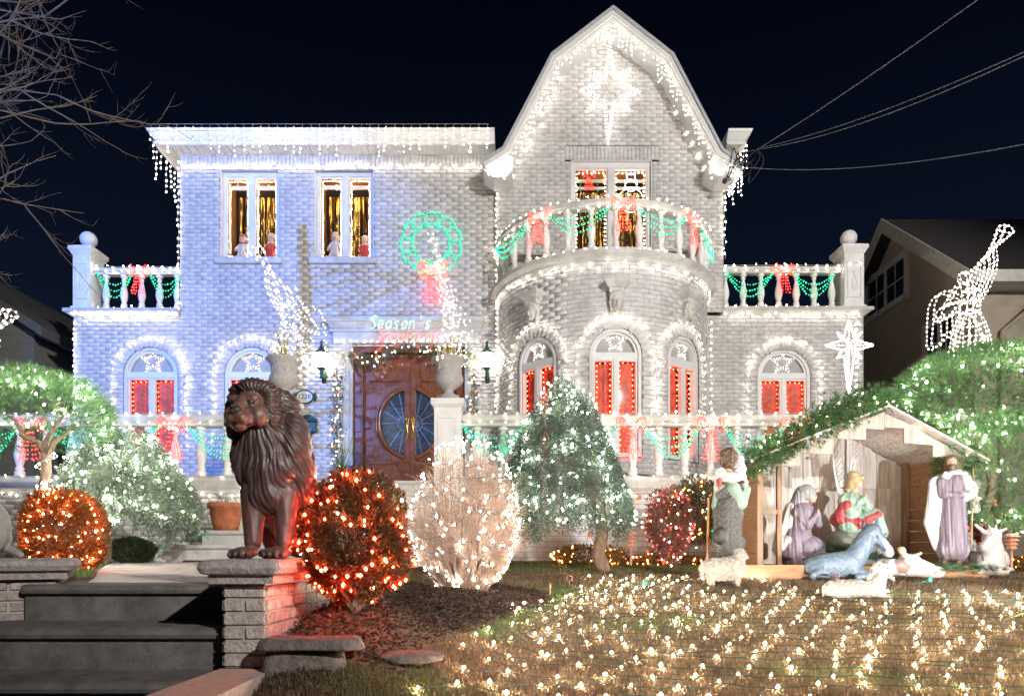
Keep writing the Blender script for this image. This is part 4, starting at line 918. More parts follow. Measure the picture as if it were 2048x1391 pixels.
# ================================================================ wreath, greeting sign
def ring(c, r, D, n=36, sc=1): return [V((X(c[0],D)+r*math.cos(2*PI*k/n), D, Z(c[1],D)+r*sc*math.sin(2*PI*k/n))) for k in range(n+1)]
yw = D0-.05; c0 = (862,486); pl = []
ro, ri = .53, .33; nsc = 11
def wp(r, a): return V((X(c0[0],yw)+r*math.cos(a), yw, Z(c0[1],yw)+r*math.sin(a)))
for k in range(nsc):
    a0, a1 = 2*PI*k/nsc, 2*PI*(k+1)/nsc
    pl.append([wp(ro+.045*math.sin(PI*j/8), lerp(a0,a1,j/8)) for j in range(9)]); pl.append([wp(ri+.03*math.sin(PI*j/8), lerp(a0,a1,j/8)) for j in range(9)])
    pl.append([wp(lerp(ri,ro,j/6), a0+.12*math.sin(PI*j/6)) for j in range(7)])
wt = lights('light_wreath', 'large green light wreath on the wall above the front door', pl, .030, GREEN, .017, .006, .007, wmat=GWIRE, cat='wreath')
light_bow('red light bow hanging from the green wall wreath', planeP(X(866,yw), Z(540,yw), yw-.03), .5, .0115, .042)
WT = EM('neon_white', (.35,1,.8), 5); WR = EM('neon_red', (1,.05,.02), 8)
S = {  # single-stroke letters in a unit box
'S':[[(.9,.9),(.6,1),(.25,.9),(.2,.65),(.6,.5),(.8,.25),(.5,0),(.1,.1)]],'e':[[(.15,.3),(.75,.35),(.65,.6),(.35,.6),(.15,.3),(.3,.02),(.8,.12)]],'a':[[(.75,.5),(.4,.62),(.12,.3),(.3,.02),(.65,.15),(.78,.55),(.75,.1),(.95,.05)]],
's':[[(.7,.55),(.35,.6),(.25,.42),(.6,.25),(.5,.02),(.1,.08)]],'o':[[(.5,.6),(.15,.35),(.3,.02),(.7,.08),(.8,.4),(.5,.6)]],'n':[[(.1,0),(.15,.6)],[(.15,.4),(.5,.62),(.7,.45),(.72,0)]],"'":[[(.4,.8),(.5,1)]],
'G':[[(.9,.85),(.5,1),(.12,.65),(.2,.15),(.6,0),(.9,.2),(.9,.45),(.55,.45)],[(.9,.45),(.85,-.3),(.5,-.55),(.25,-.35)]],'r':[[(.15,0),(.2,.6)],[(.2,.4),(.5,.62),(.7,.55)]],'t':[[(.4,1),(.35,.15),(.6,0)],[(.1,.62),(.75,.65)]],'i':[[(.4,.6),(.4,.05),(.6,0)],[(.38,.85),(.44,.85)]],'g':[[(.7,.55),(.35,.62),(.12,.3),(.35,.05),(.7,.2),(.75,.58),(.7,-.3),(.4,-.5),(.15,-.35)]]}
def script(word, x0, z0, h, wdt, y, slant=.15):
    out = []; cw = wdt/len(word)
    for k, ch in enumerate(word):
        for st_ in S[ch]: out.append([V((x0+cw*k+cw*u*1.0+slant*h*v, y, z0+h*v)) for u, v in st_])
    return out
ys = D0-.25
t = lights('greeting_sign', "script light sign reading Season's Greetings over the front door", script("Season's", X(737,ys), Z(657,ys), .24, 1.15, ys), .03, WT, .010, 0, .008, cat='sign')
gr = script('Greetings', X(752,ys), Z(686,ys), .26, 1.2, ys-.02); mb = MB()
for p in gr: mb.tube(p, .006, 4)
mb.build('red_letter_tube', M('red_tube', (.35,.03,.02), .4), t, kind='stuff'); bulbs(sum([resample(p, .034) for p in gr], []), .010, WR, t, 'red_bulb')
# small figures in the gable window
yg = DB+.19; mb = None
lights('light_wreath', 'small green light wreath behind the gable window', [ring((1178,376), .17, yg)], .04, GREEN, .009, 0, .005, wmat=GWIRE, cat='wreath'); light_bow('small red light bow over the wreath in the gable window', planeP(X(1178,yg), Z(350,yg), yg-.02), .25, .009, .04)
sn_ = lights('light_snowman', 'white light snowman with a blue hat behind the gable window', [ring((1262,400), .23, yg, 20), ring((1262,371), .11, yg, 16)], .04, COOL, .009, 0, .005, cat='light figure')
lights('light_hat', '', [[V((X(a,yg),yg,Z(b,yg))) for a,b in ((1249,361),(1275,361))],[V((X(a,yg),yg,Z(b,yg))) for a,b in ((1254,360),(1254,349),(1270,349),(1270,360))]], .035, BLUEB, .009, 0, .005, parent=sn_)
# ================================================================ wire-frame trumpet angels
AN = [[(1370,150),(1395,138),(1440,130),(1490,150),(1515,185),(1490,205),(1440,195),(1395,180),(1370,150)],[(1370,155),(1345,255),(1290,370),(1230,440)],[(1515,188),(1450,245),(1380,300),(1300,380),(1240,450)],[(1440,130),(1400,250),(1310,360)],
[(1230,440),(1190,490),(1150,580),(1130,680)],[(1345,350),(1355,430),(1340,540),(1290,660),(1210,790),(1160,860)],[(1310,360),(1325,470),(1300,570),(1240,700),(1180,800)],[(1270,390),(1275,500),(1240,640),(1170,760)],[(1240,450),(1235,560),(1190,680),(1140,740)],
[(1035,570),(1060,540),(1105,545),(1120,600),(1090,640),(1050,640),(1035,600),(1035,570)],[(1105,545),(1150,525),(1190,490)],[(1060,640),(1085,700),(1080,770),(1070,900)],[(1120,620),(1140,700),(1130,880)],[(1190,700),(1195,800),(1185,890)],
[(1030,640),(1000,690),(970,750)],[(1060,760),(1000,750),(930,720),(870,725),(820,770),(795,840),(790,920),(780,1050),(772,1190),(810,1212),(870,1165),(912,1120),(905,1050),(910,980),(870,915)],[(1070,790),(1030,800),(920,830),(870,870),(845,960),(930,945),(1000,890),(1030,840),(1070,820)],[(970,750),(930,800),(900,860)],[(1000,890),(1010,990),(1010,1060),(970,1095),(915,1065)],
[(1070,900),(1000,1050),(960,1250)],[(1085,905),(1030,1050),(990,1250)],[(1100,920),(1095,1050),(1088,1250)],[(1150,920),(1155,1060),(1155,1240)],[(1180,900),(1240,990),(1285,1110),(1308,1240)],[(1170,900),(1220,1000),(1262,1120),(1280,1245)],[(1070,880),(1130,900),(1185,890)],[(1080,700),(1140,690),(1190,700)]]
def angel(label, base, s, mir, rot, sp=.085, r=.0085, dens=1):
    b = V(base); pl = []; rr = Matrix.Rotation(rot, 3, 'Z')
    for k, p in enumerate(AN):
        for d in ((-.06, .06) if k >= 1 and dens == 1 else (0,)):
            q = []
            for j, (u, v) in enumerate(p):
                w = max(.15, min(1, 1-abs(v-900)/900)); q.append(b+rr @ V((mir*(u-1130)*s, d*w*(1 if k != 9 else .6), (1250-v)*s)))
            pl.append(q)
    for v, ru in ((700,60),(800,62),(890,60),(1000,85),(1120,140),(1240,165)): pl.append([b+rr @ V((mir*((1135-1130)+ru*math.cos(t))*s, ru*.7*s*math.sin(t), (1250-v)*s)) for t in [2*PI*k/14 for k in range(15)]])
    return lights('light_angel', label, pl, sp, STARB, r, .002, .003, wmat=M('white_wire', (.62,.58,.52), .4), cat='light angel')
# ================================================================ lawn net of lights
polys = []; ex = []
yrow = 2.9; k = 0
while yrow < 7.25:
    xl = lerp(-.42, -.18, sst(2.8,4.6,yrow)) if yrow < 4.6 else lerp(-.18, .62, sst(4.6,6.6,yrow)); x_ = math.ceil(xl/.205)*.205+(.1 if k%2 else 0); row = []
    while x_ < (5.4 if yrow < 6.2 else 2.6):
        p = V((x_+rnd.gauss(0,.026), yrow+rnd.gauss(0,.026), 0)); p.z = gz(p.x,p.y)+.026; x_ += .205; row.append(p) if min(math.hypot(p.x-2.02,(p.y-6.6)*1.3), math.hypot(p.x-2.87,(p.y-5.85)*1.6)) > .42 else None
    ex += row; 
    if len(row) > 1:
        w_ = []
        for a, b in zip(row, row[1:]): w_ += [a-V((0,0,.006)), a.lerp(b,.5)+V((rnd.uniform(-.02,.02), rnd.uniform(-.07,.07), -.006))]
        polys.append(w_)
    yrow += .165*(1+.05*(yrow-3)); k += 1
t = thing('lawn_net_lights', 'net of warm white bulbs spread over the brown lawn', 'net lights', ex[0]); mb = MB()
for p in polys: mb.tube(p, .0024, 4)
mb.build('cable', GWIRE, t, kind='stuff'); bulbs(ex, .0068, GRASSB, t)
# ================================================================ plants
def unit(n): d = NR.normal(0,1,(n,3)); return d/np.linalg.norm(d, axis=1, keepdims=True)
def needles(P, D_, k, l, w, spread, lv=.3):
    "k thin triangles from every point P around direction D_"
    n = len(P); P = np.repeat(P, k, 0); d = np.repeat(D_, k, 0)+NR.normal(0,spread,(n*k,3)); d /= np.linalg.norm(d,axis=1,keepdims=True)
    L = (l*NR.uniform(1-lv,1+lv,(n*k,1))); s = np.cross(d, unit(n*k)); s /= np.linalg.norm(s,axis=1,keepdims=True)
    v = np.stack([P-s*w, P+s*w, P+d*L], 1).reshape(-1,3); return v, np.arange(len(v)).reshape(-1,3)
def sprays(P, D_, k, l, w, spread):
    "leafy quads (diamonds)"
    n = len(P)*k; Q = np.repeat(P,k,0); d = np.repeat(D_,k,0)+NR.normal(0,spread,(n,3)); d /= np.linalg.norm(d,axis=1,keepdims=True); L = l*NR.uniform(.6,1.3,(n,1)); s = np.cross(d, unit(n)); s /= np.linalg.norm(s,axis=1,keepdims=True)
    v = np.stack([Q, Q+d*L*.5+s*w, Q+d*L, Q+d*L*.5-s*w],1).reshape(-1,3); return v, np.arange(len(v)).reshape(-1,4)
def fcol(n, base, var, k=1):
    m = -(-n//k); c = np.repeat(np.array(base)[None]*NR.uniform(1-var,1+var,(m,1))*NR.uniform(.88,1.12,(m,3)), k, 0)[:n]; return np.clip(c,0,1)
PINE = M('pine_needle', (.1,.2,.08), .55, attr=True, var=.15, trans=.25); LEAFM = M('shrub_leaf', (.1,.2,.08), .5, attr=True, var=.2, trans=.3); BARK = M('bark', (.16,.11,.075), .9, var=.4, scale=30, bump=.8, bscale=60, stretch=(1,1,.3)); TWIG = M('tan_twig', (.31,.215,.165), .8, var=.3, scale=20, attr=False)
def lump(u, seed):
    "cheap smooth noise on directions, -1..1"
    r = np.random.default_rng(seed); o = np.zeros(len(u))
    for _ in range(9): w = r.normal(0,3.2,3); o += np.sin(u@w+r.uniform(0,6))
    return o/4.5
def blob(c, rad, n, seed, lo=.72, lump_a=.12, flat=None):
    u = unit(n); rr = (1+lump_a*lump(u,seed))*NR.uniform(lo**3,1,n)**(1/3); p = np.array(c)+u*rr[:,None]*np.array(rad)
    if flat is not None: k = p[:,2] > flat; p, u = p[k], u[k]
    return p, u
def bulb_blob(c, rad, n, seed, lump_a=.12, front=True, flat=None):
    u = unit(n*3); 
    if front: u = u[u[:,1] < .35]
    u = u[:n]; p = np.array(c)+u*((1+lump_a*lump(u,seed))*1.02)[:,None]*np.array(rad)
    if flat is not None: p = p[p[:,2] > flat]
    return [V(q) for q in p]
def crown_bulbs(name, label, pts, r, mat, group=None, wires=True):
    t = thing(name, label, 'string lights', pts[0], group); 
    if wires:
        order = sorted(pts, key=lambda q: (round(q.z*7), q.x)); mb = MB()
        for a, b in zip(order, order[1:]):
            if (a-b).length < .35: mb.tube([a, a.lerp(b,.5)-V((0,-.01,.015)), b], .002, 3)
        mb.build('cable', GWIRE, t, kind='stuff')
    bulbs(pts, r, mat, t); return t
def limb(mb, a, b, r0, r1, n=6, wob=.04, seg=6):
    a, b = V(a), V(b); L = (b-a).length; mb.tube([a.lerp(b,k/seg)+(V((rnd.gauss(0,1),rnd.gauss(0,1),rnd.gauss(0,.5)))*wob*L*(0<k<seg)) for k in range(seg+1)], r0, n, r1)
# --- round evergreen with red bulbs beside the dark lion
c = (-.745,3.33,1.075); rad = (.265,.265,.30)
t = thing('round_shrub', 'dark round clipped evergreen lit by red bulbs beside the dark lion', 'shrub', (c[0],c[1],.75)); P, U = blob(c, rad, 12000, 3, .7, .17); D_ = U*.8+np.array((0,0,.5))
v, f = sprays(P, D_, 3, .027, .0038, .6); npmesh('foliage', v, f, LEAFM, t, fcol(len(f),(.10,.062,.02),.5,3), kind='stuff')
m = MB()
for k in range(14): a = 2*PI*k/14; limb(m, (c[0],c[1],.72), (c[0]+.18*math.cos(a), c[1]+.18*math.sin(a), 1.0+.2*rnd.random()), .016, .004, 5)
m.build('stem', BARK, t)
b_ = bulb_blob(c, rad, 100, 3, .17)
crown_bulbs('shrub_lights', 'red bulbs wound over the dark round evergreen', b_[:68], .0072, EM('red_near', (1,.028,.008), 240)); crown_bulbs('shrub_lights', 'orange bulbs among the red ones on the dark round evergreen', b_[68:], .0055, EM('orange_near', (1,.12,.03), 650), wires=False)
b2 = [q for q in bulb_blob(c, rad, 5, 5, .1)]; crown_bulbs('shrub_lights', 'few white bulbs among the red ones on the dark round evergreen', b2, .005, EM('white_near', (1,.85,.7), 500), wires=False)
# --- bare tan shrub with white bulbs
c = (-.375,5.6,1.31); rad = (.42,.42,.62); zb = gz(c[0],c[1])
t = thing('bare_shrub', 'bare twiggy tan shrub covered in white bulbs on the mulch', 'shrub', (c[0],c[1],zb)); mb = MB()
for k in range(560):
    u = V(unit(1)[0]); u.z = abs(u.z)*1.15-.45 if rnd.random() < .8 else u.z; u.normalize(); q = rnd.uniform(.82,1.03); top = V((c[0]+u.x*rad[0]*q, c[1]+u.y*rad[1]*q, c[2]+u.z*rad[2]*q)); p0 = V((c[0]+u.x*.12+rnd.gauss(0,.02), c[1]+u.y*.12, zb-.02)); md = V((lerp(p0.x,top.x,.72)+rnd.gauss(0,.02), lerp(p0.y,top.y,.72)+rnd.gauss(0,.02), lerp(p0.z,top.z,.5))); pts = [p0, p0.lerp(md,.55)+V((rnd.gauss(0,.014),rnd.gauss(0,.014),0)), md, md.lerp(top,.5)+V((rnd.gauss(0,.022),rnd.gauss(0,.022),.01)), top]
    mb.tube(pts, rnd.uniform(.0035,.006), 4, .0012)
    for j in range(6):
        s0 = pts[rnd.choice((2,3,3))].lerp(top, rnd.random()*.7); e = s0+V((u.x*.07+rnd.gauss(0,.06), u.y*.07+rnd.gauss(0,.06), rnd.uniform(-.03,.12))); mb.tube([s0, s0.lerp(e,.5)+V((rnd.gauss(0,.015),rnd.gauss(0,.015),.01)), e], .002, 3, .0007)
mb.build('twigs', TWIG, t, kind='stuff')
crown_bulbs('shrub_lights', 'white bulbs wound over the bare twiggy shrub', bulb_blob(c, rad, 220, 9, .06, True, zb+.03), .0075, EM('shrub_white', (1,.93,.84), 170))
# --- mulch
v = []; n = 0; P = []
while len(P) < 16000:
    x_, y_ = rnd.uniform(-1.03,.5), rnd.uniform(2.95,6.9)
    if rnd.random() < bed_mask(x_,y_): P.append((x_,y_,gz(x_,y_)+rnd.uniform(0,.025)))
P = np.array(P); D_ = unit(len(P)); D_[:,2] *= .35; v, f = sprays(P, D_, 1, .03, .006, .1); tag(npmesh('mulch', v, f, M('mulch_chip', (.07,.035,.02), .95, attr=True, var=.3), None, fcol(len(f),(.055,.027,.017),.6), kind='stuff'), 'dark shredded bark mulch round the shrubs')
# --- weeping evergreens
def weeping(name, label, px, pyt, pyw, pyb, hw, D, n, col, trunk, seed, bulbsn, blabel, br=.0095, lean=0):
    "dome of hanging strands: top, widest row and tips given as photo rows at depth D"
    cx_, zt, zw, zb_ = X(px,D), Z(pyt,D), Z(pyw,D), Z(pyb,D); rx = hw*D/F; r = np.random.default_rng(seed); Ps, Ds = [], []; t = thing(name, label, 'tree', trunk[0])
    def top(q, a): return zt-(zt-zw)*q**1.7*(1+.12*math.sin(3*a+seed))+.06*math.sin(5*a+4*q+seed)
    def pos(q, a): return cx_+rx*q*math.cos(a)*(1+.09*math.sin(2*a+seed))+lean*(1-q), D+rx*.9*q*math.sin(a)
    for k in range(n):
        a = r.uniform(0,2*PI); q = r.uniform(.0,1)**.5; x_, y_ = pos(q,a); z0 = top(q,a); z1 = max(zb_+r.uniform(-.03,.2)+.10*math.sin(4*a+seed), z0-r.uniform(.25,.7)-.5*(q > .8)); m = int((z0-z1)/.03)+1; dr = np.array((math.cos(a)*.5, math.sin(a)*.5, -.9)); sx_, sy_ = r.normal(0,.05,2)
        for j in range(m): u = j/m; Ps.append((x_+sx_*u+.05*math.cos(a)*math.sin(u*2.5)+r.normal(0,.012), y_+sy_*u+.05*math.sin(a)*math.sin(u*2.5)+r.normal(0,.012), z0-j*.03)); Ds.append(dr*(.4+.6*u)+np.array((0,0,.25*(1-u))))
    Ps = np.array(Ps); Ds = np.array(Ds); v, f = sprays(Ps, Ds, 5, .046, .0042, .6); tone = np.repeat(np.clip(1+.35*n2(Ps[:,0],Ps[:,2],11,seed),.5,1.5),5)[:,None]; npmesh('foliage', v, f, LEAFM, t, np.clip(fcol(len(f), col, .4, 5)*tone,0,1), kind='stuff')
    m = MB(); limb(m, trunk[0], trunk[1], trunk[2], trunk[2]*.6, 9, .03)
    for k in range(10): a = 2*PI*k/10; p = pos(.7,a); limb(m, V(trunk[0]).lerp(V(trunk[1]),rnd.uniform(.7,1)), (p[0],p[1],top(.7,a)-.1), trunk[2]*.35, .008, 5)
    m.build('trunk', BARK, t, True); bp = []
    while len(bp) < bulbsn:
        a = rnd.uniform(PI*.97,2*PI*1.01); q = math.sqrt(rnd.random()) if rnd.random() < .6 else 1; p = pos(q*1.05,a); z = top(q,a)+.015 if q < 1 else lerp(zb_+.1, top(1,a), rnd.random()); bp.append(V((p[0],p[1]-.03,z)))
    crown_bulbs('tree_lights', blabel, bp, br, EM('tree_white', (1,.95,.84), 300)); return t
def n2(x_, y_, s, ph): return (np.sin(x_*s+ph+1.3*np.sin(y_*s*.8+ph))+np.sin(y_*s*1.3+2*ph+np.cos(x_*s*.7))+np.sin((x_+y_)*s*.6+ph))/3
yw_ = 7.9
weeping('weeping_spruce', 'weeping blue-green spruce on a leaning trunk before the bow windows', 1136, 758, 985, 1072, 118, yw_, 760, (.12,.175,.13), ((X(1211,yw_),yw_,gz(1,yw_)-.05),(X(1180,yw_),yw_,Z(890,yw_)),.085), 2, 165, 'white bulbs over the weeping spruce before the bow windows', .0092, -.05)
yw_ = 7.0
weeping('weeping_shrub', 'low weeping grey-green shrub below the terrace beside the stairs', 258, 860, 985, 1075, 128, yw_, 560, (.18,.24,.17), ((X(205,yw_),yw_,.86),(X(225,yw_),yw_,Z(950,yw_)),.065), 6, 160, 'white bulbs over the low weeping shrub beside the stairs', .0085)
# --- cloud-pruned pines
def pine(name, label, blobs, trunk, limbs, seed, nb, blab, col=(.12,.25,.09), br=.0095, bmat=None):
    t = thing(name, label, 'tree', trunk[0]); V_, F_, C_ = [], [], []; o = 0
    for i, (c, rad, n, fl) in enumerate(blobs):
        P, U = blob(c, rad, n, seed+i, .78, .14, fl); cn = np.array(c); P = cn+np.sign(P-cn)*np.abs((P-cn)/np.array(rad))**.82*np.array(rad); D_ = U+np.array((0,0,.35)); v, f = needles(P, D_, 9, .085, .0022, .42); V_.append(v); F_.append(f+o); o += len(v)
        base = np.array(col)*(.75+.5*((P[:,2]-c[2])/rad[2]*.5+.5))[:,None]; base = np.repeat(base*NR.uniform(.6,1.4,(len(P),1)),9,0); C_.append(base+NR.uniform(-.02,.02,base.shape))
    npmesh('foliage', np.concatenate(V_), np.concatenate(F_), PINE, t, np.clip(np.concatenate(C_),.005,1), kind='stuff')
    m = MB(); limb(m, *trunk, 8, .05)
    for a, b, r_ in limbs: limb(m, a, b, r_, r_*.35, 6, .05)
    m.build('trunk', BARK, t, True)
    bp = []
    for i, (c, rad, n, fl) in enumerate(blobs): bp += bulb_blob(c, rad, int(nb*len(blobs)*n/sum(q[2] for q in blobs)/1), seed+i, .14, True, fl)
    crown_bulbs('tree_lights', blab, bp, br, bmat or EM('tree_white', (1,.95,.84), 300)); return t
yp = 6.6; xc_ = X(40,yp)
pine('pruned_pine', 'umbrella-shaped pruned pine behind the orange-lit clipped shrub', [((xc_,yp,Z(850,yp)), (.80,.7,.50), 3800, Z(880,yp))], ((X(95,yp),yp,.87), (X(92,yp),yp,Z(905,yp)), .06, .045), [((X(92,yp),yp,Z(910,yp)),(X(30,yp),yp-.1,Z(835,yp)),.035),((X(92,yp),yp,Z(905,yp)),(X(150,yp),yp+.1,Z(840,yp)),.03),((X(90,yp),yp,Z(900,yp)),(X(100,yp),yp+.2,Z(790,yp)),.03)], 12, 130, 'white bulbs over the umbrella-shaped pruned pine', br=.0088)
lights('trunk_lights', 'white bulbs wound round the trunk of the pruned pine', [[V((X(94,yp)+.085*math.cos(k*.5), yp+.085*math.sin(k*.5), lerp(.9, Z(890,yp), k/70))) for k in range(71)]], .075, COOL, .0095, .004)
yq = 7.6
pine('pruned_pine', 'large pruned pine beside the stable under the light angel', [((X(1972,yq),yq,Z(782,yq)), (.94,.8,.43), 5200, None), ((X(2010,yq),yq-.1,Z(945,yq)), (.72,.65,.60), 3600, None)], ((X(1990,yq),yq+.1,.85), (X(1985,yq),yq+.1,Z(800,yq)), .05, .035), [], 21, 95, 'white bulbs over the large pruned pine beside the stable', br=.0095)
# --- orange-lit hedge ball left
yo = 5.3; c = (X(128,yo),yo,Z(1062,yo)); rad = (.265,.26,.31); t = thing('clipped_shrub', 'clipped orange-lit evergreen block behind the greyish lion', 'shrub', (c[0],c[1],.86)); P, U = blob(c, (rad[0],rad[1],rad[2]), 4200, 31, .62, .06)
P = np.array(c)+np.sign(P-np.array(c))*np.abs((P-np.array(c))/np.array(rad))**.8*np.array(rad); v, f = sprays(P, U+np.array((0,0,.4)), 3, .045, .006, .5); npmesh('foliage', v, f, LEAFM, t, fcol(len(f),(.24,.11,.03),.5,3), kind='stuff')
m = MB(); [limb(m,(c[0],c[1],.84),(c[0]+.15*math.cos(k),c[1]+.15*math.sin(k),1.1),.015,.005,5) for k in range(8)]; m.build('stem', BARK, t)
crown_bulbs('shrub_lights', 'orange bulbs over the clipped block behind the greyish lion', bulb_blob(c, (rad[0]*1.02,rad[1],rad[2]*1.02), 120, 31, .06), .0065, EM('hedge_orange', (1,.2,.05), 260))
# mossy mound beside the stairs
ym = 7.3; c = (X(262,ym),ym,Z(1100,ym)); t = thing('mossy_shrub', 'small dark mossy mound below the weeping shrub', 'shrub', (c[0],c[1],.88)); P, U = blob(c, (.20,.18,.13), 4200, 41, .85, .18); v, f = sprays(P, U, 2, .03, .006, .4); npmesh('foliage', v, f, LEAFM, t, fcol(len(f),(.07,.10,.04),.4,2), kind='stuff')
# --- along the terrace wall: orange ground lights, red twiggy bush, bush with coloured bulbs
def lowbush(name, label, c, rad, n, col, bl, mats, seed, leaf=.04, br=.0095, flat=None):
    t = thing(name, label, 'shrub', (c[0],c[1],c[2]-rad[2])); P, U = blob(c, rad, n, seed, .5, .2, flat); v, f = sprays(P, U+np.array((0,0,.5)), 3, leaf, leaf*.18, .6); npmesh('foliage', v, f, LEAFM, t, fcol(len(f), col, .5, 3), kind='stuff')
    m = MB(); [limb(m,(c[0]+rnd.uniform(-.5,.5)*rad[0],c[1],c[2]-rad[2]-.03),(c[0]+rnd.uniform(-.7,.7)*rad[0],c[1],c[2]+rad[2]*.5),.008,.003,4) for k in range(9)]; m.build('stem', BARK, t)
    for (mt, nb, lab) in mats: crown_bulbs('shrub_lights', lab, bulb_blob(c, rad, nb, seed+nb, .2, True, flat), br, mt, wires=False)
yb_ = 8.65
lowbush('low_shrub', 'low orange-lit shrubs at the foot of the terrace wall', (X(1178,yb_),yb_,Z(1112,yb_)), (.46,.16,.14), 1500, (.16,.12,.03), 1, [(ORANGE,60,'orange bulbs in the low shrubs at the terrace wall')], 51, br=.0085)
lowbush('low_shrub', 'small orange-lit shrub under the red-lit bush', (X(1330,yb_),yb_,Z(1122,yb_)), (.46,.14,.10), 1000, (.14,.09,.03), 1, [(ORANGE,40,'orange bulbs low under the red-lit bush')], 54, br=.0085)
lowbush('red_lit_bush', 'upright twiggy bush wound with red bulbs before the terrace', (X(1338,8.5),8.5,Z(1050,8.5)), (.29,.24,.43), 3200, (.24,.10,.07), 1, [(RED,70,'red bulbs over the upright twiggy bush'),(COOL,26,'white bulbs over the upright twiggy bush')], 57, .035, .0095)
lowbush('mixed_bush', 'green bush with many-coloured bulbs behind the shepherd', (X(1395,8.9),8.9,Z(1020,8.9)), (.35,.2,.42), 3000, (.13,.14,.05), 1, [(GREEN,12,'green bulbs on the bush behind the shepherd'),(ORANGE,28,'orange bulbs on the bush behind the shepherd'),(COOL,22,'white bulbs on the bush behind the shepherd')], 61, .035, .0095)
lowbush('red_lit_bush', 'red-lit bush between the shepherd and the stable', (X(1500,8.9),8.9,Z(1085,8.9)), (.24,.15,.24), 900, (.14,.05,.03), 1, [(RED,34,'red bulbs on the bush between shepherd and stable')], 64, .035, .009)
lowbush('red_lit_bush', 'red-lit bush behind the ox and the robed man', (X(1968,8.3),8.3,Z(1045,8.3)), (.16,.15,.28), 1200, (.16,.05,.03), 1, [(RED,30,'red bulbs on the bush behind the ox')], 66, .035, .009)
lowbush('low_shrub', 'orange-lit ground shrub beside the copper path light', (X(2030,8),8,Z(1128,8)), (.3,.2,.08), 700, (.16,.09,.02), 1, [(ORANGE,18,'orange bulbs on the ground shrub beside the ox')], 67, .04, .008)
# --- bare street tree, branches reaching in
t = thing('bare_tree', 'bare winter tree with long grey twigs beside the blue-lit wing', 'tree', (-6.4,6.3,.8)); mb = MB(); tw = MB()
limb(mb, (-6.4,6.3,.7), (-6.2,6.4,7.6), .17, .06, 10, .01, 10)
def grow(p, d, L, r, lev):
    pts = [p.copy()]; q = p.copy(); dd = d.copy(); n = 7
    for i in range(n):
        dd = (dd+V((rnd.gauss(0,.09), rnd.gauss(0,.09), rnd.gauss(0,.09)+(.03 if lev < 2 else .05)))).normalized(); q = q+dd*(L/n); pts.append(q.copy())
        if lev < 3 and i > 0:
            for _ in range(2 if lev < 1 else 1):
                if rnd.random() < (.62 if lev < 2 else .5):
                    s = V((rnd.gauss(0,.55), rnd.gauss(0,.55), rnd.gauss(0,.5))); grow(q, (dd+s).normalized() if (dd+s).length > .2 else dd, L*rnd.uniform(.3,.5), r*.5, lev+1)
    (mb if lev < 1 else tw).tube(pts, r, 5 if lev < 2 else 3, r*.3)
for k in range(25):
    z = lerp(3.4, 7.4, k/24)+rnd.uniform(-.1,.1); grow(V((-6.3,6.35,z)), V((1, rnd.uniform(-.35,.35), rnd.uniform(-.32,.18) if k < 9 else rnd.uniform(-.15,.35))).normalized(), rnd.uniform(.85,1.05)*(1.1 if k < 4 else (1.6 if k < 7 else 2.05)), .017, 0)
TB = M('grey_twig', (.12,.10,.09), .8, var=.3, scale=15); mb.build('trunk', TB, t, True); tw.build('twigs', TB, t, True, 'stuff')
# --- grass
def grass(name, label, n, region, hgt, colf, wfac=1):
    x_ = np.empty(0); y_ = np.empty(0)
    r = np.random.default_rng(77+n)
    X_, Y_ = region(r, n); Zg = np.array([gz(a,b) for a,b in zip(X_,Y_)]); n = len(X_); a = r.uniform(0,2*PI,n); h = hgt*r.uniform(.5,1.3,n); ln = r.uniform(.2,1.1,n); w = .0016*(1+.22*(Y_-3))*wfac
    dx, dy = np.cos(a), np.sin(a); P0 = np.stack([X_-dy*w, Y_+dx*w, Zg-.003],1); P1 = np.stack([X_+dy*w, Y_-dx*w, Zg-.003],1)
    mid = np.stack([X_+dx*h*ln*.3, Y_+dy*h*ln*.3, Zg+h*.62],1); sd = np.stack([-dy*w*.8, dx*w*.8, 0*w],1); P4 = np.stack([X_+dx*h*ln, Y_+dy*h*ln, Zg+h*np.clip(1.05-.45*ln,.3,1)],1)
    v = np.stack([P0,P1,mid-sd,mid+sd,P4],1).reshape(-1,3); f = np.array([(0,1,2),(0,2,3),(3,2,4)])[None]+(np.arange(n)*5)[:,None,None]; f = f.reshape(-1,3)
    c = np.repeat(colf(X_,Y_,r),3,0); o = npmesh(name, v, f, M('grass_blade', (.2,.15,.08), .6, attr=True, var=.1, trans=.3), None, c, kind='stuff'); tag(o, label); return o
def reg_lawn(r, n):
    y_ = 2.5+(r.uniform(0,1,n)**1.75)*6.5; px = r.uniform(430,2150,n); x_ = (px-1024)/1400*y_; k = (x_ > -1.05)
    x_, y_ = x_[k], y_[k]; bm = np.array([bed_mask(a,b) for a,b in zip(x_,y_)]); k = r.uniform(0,1,len(x_)) > bm*1.05; return x_[k], y_[k]
def n2(x_, y_, s, ph): return (np.sin(x_*s+ph+1.3*np.sin(y_*s*.8+ph))+np.sin(y_*s*1.3+2*ph+np.cos(x_*s*.7))+np.sin((x_+y_)*s*.6+ph))/3
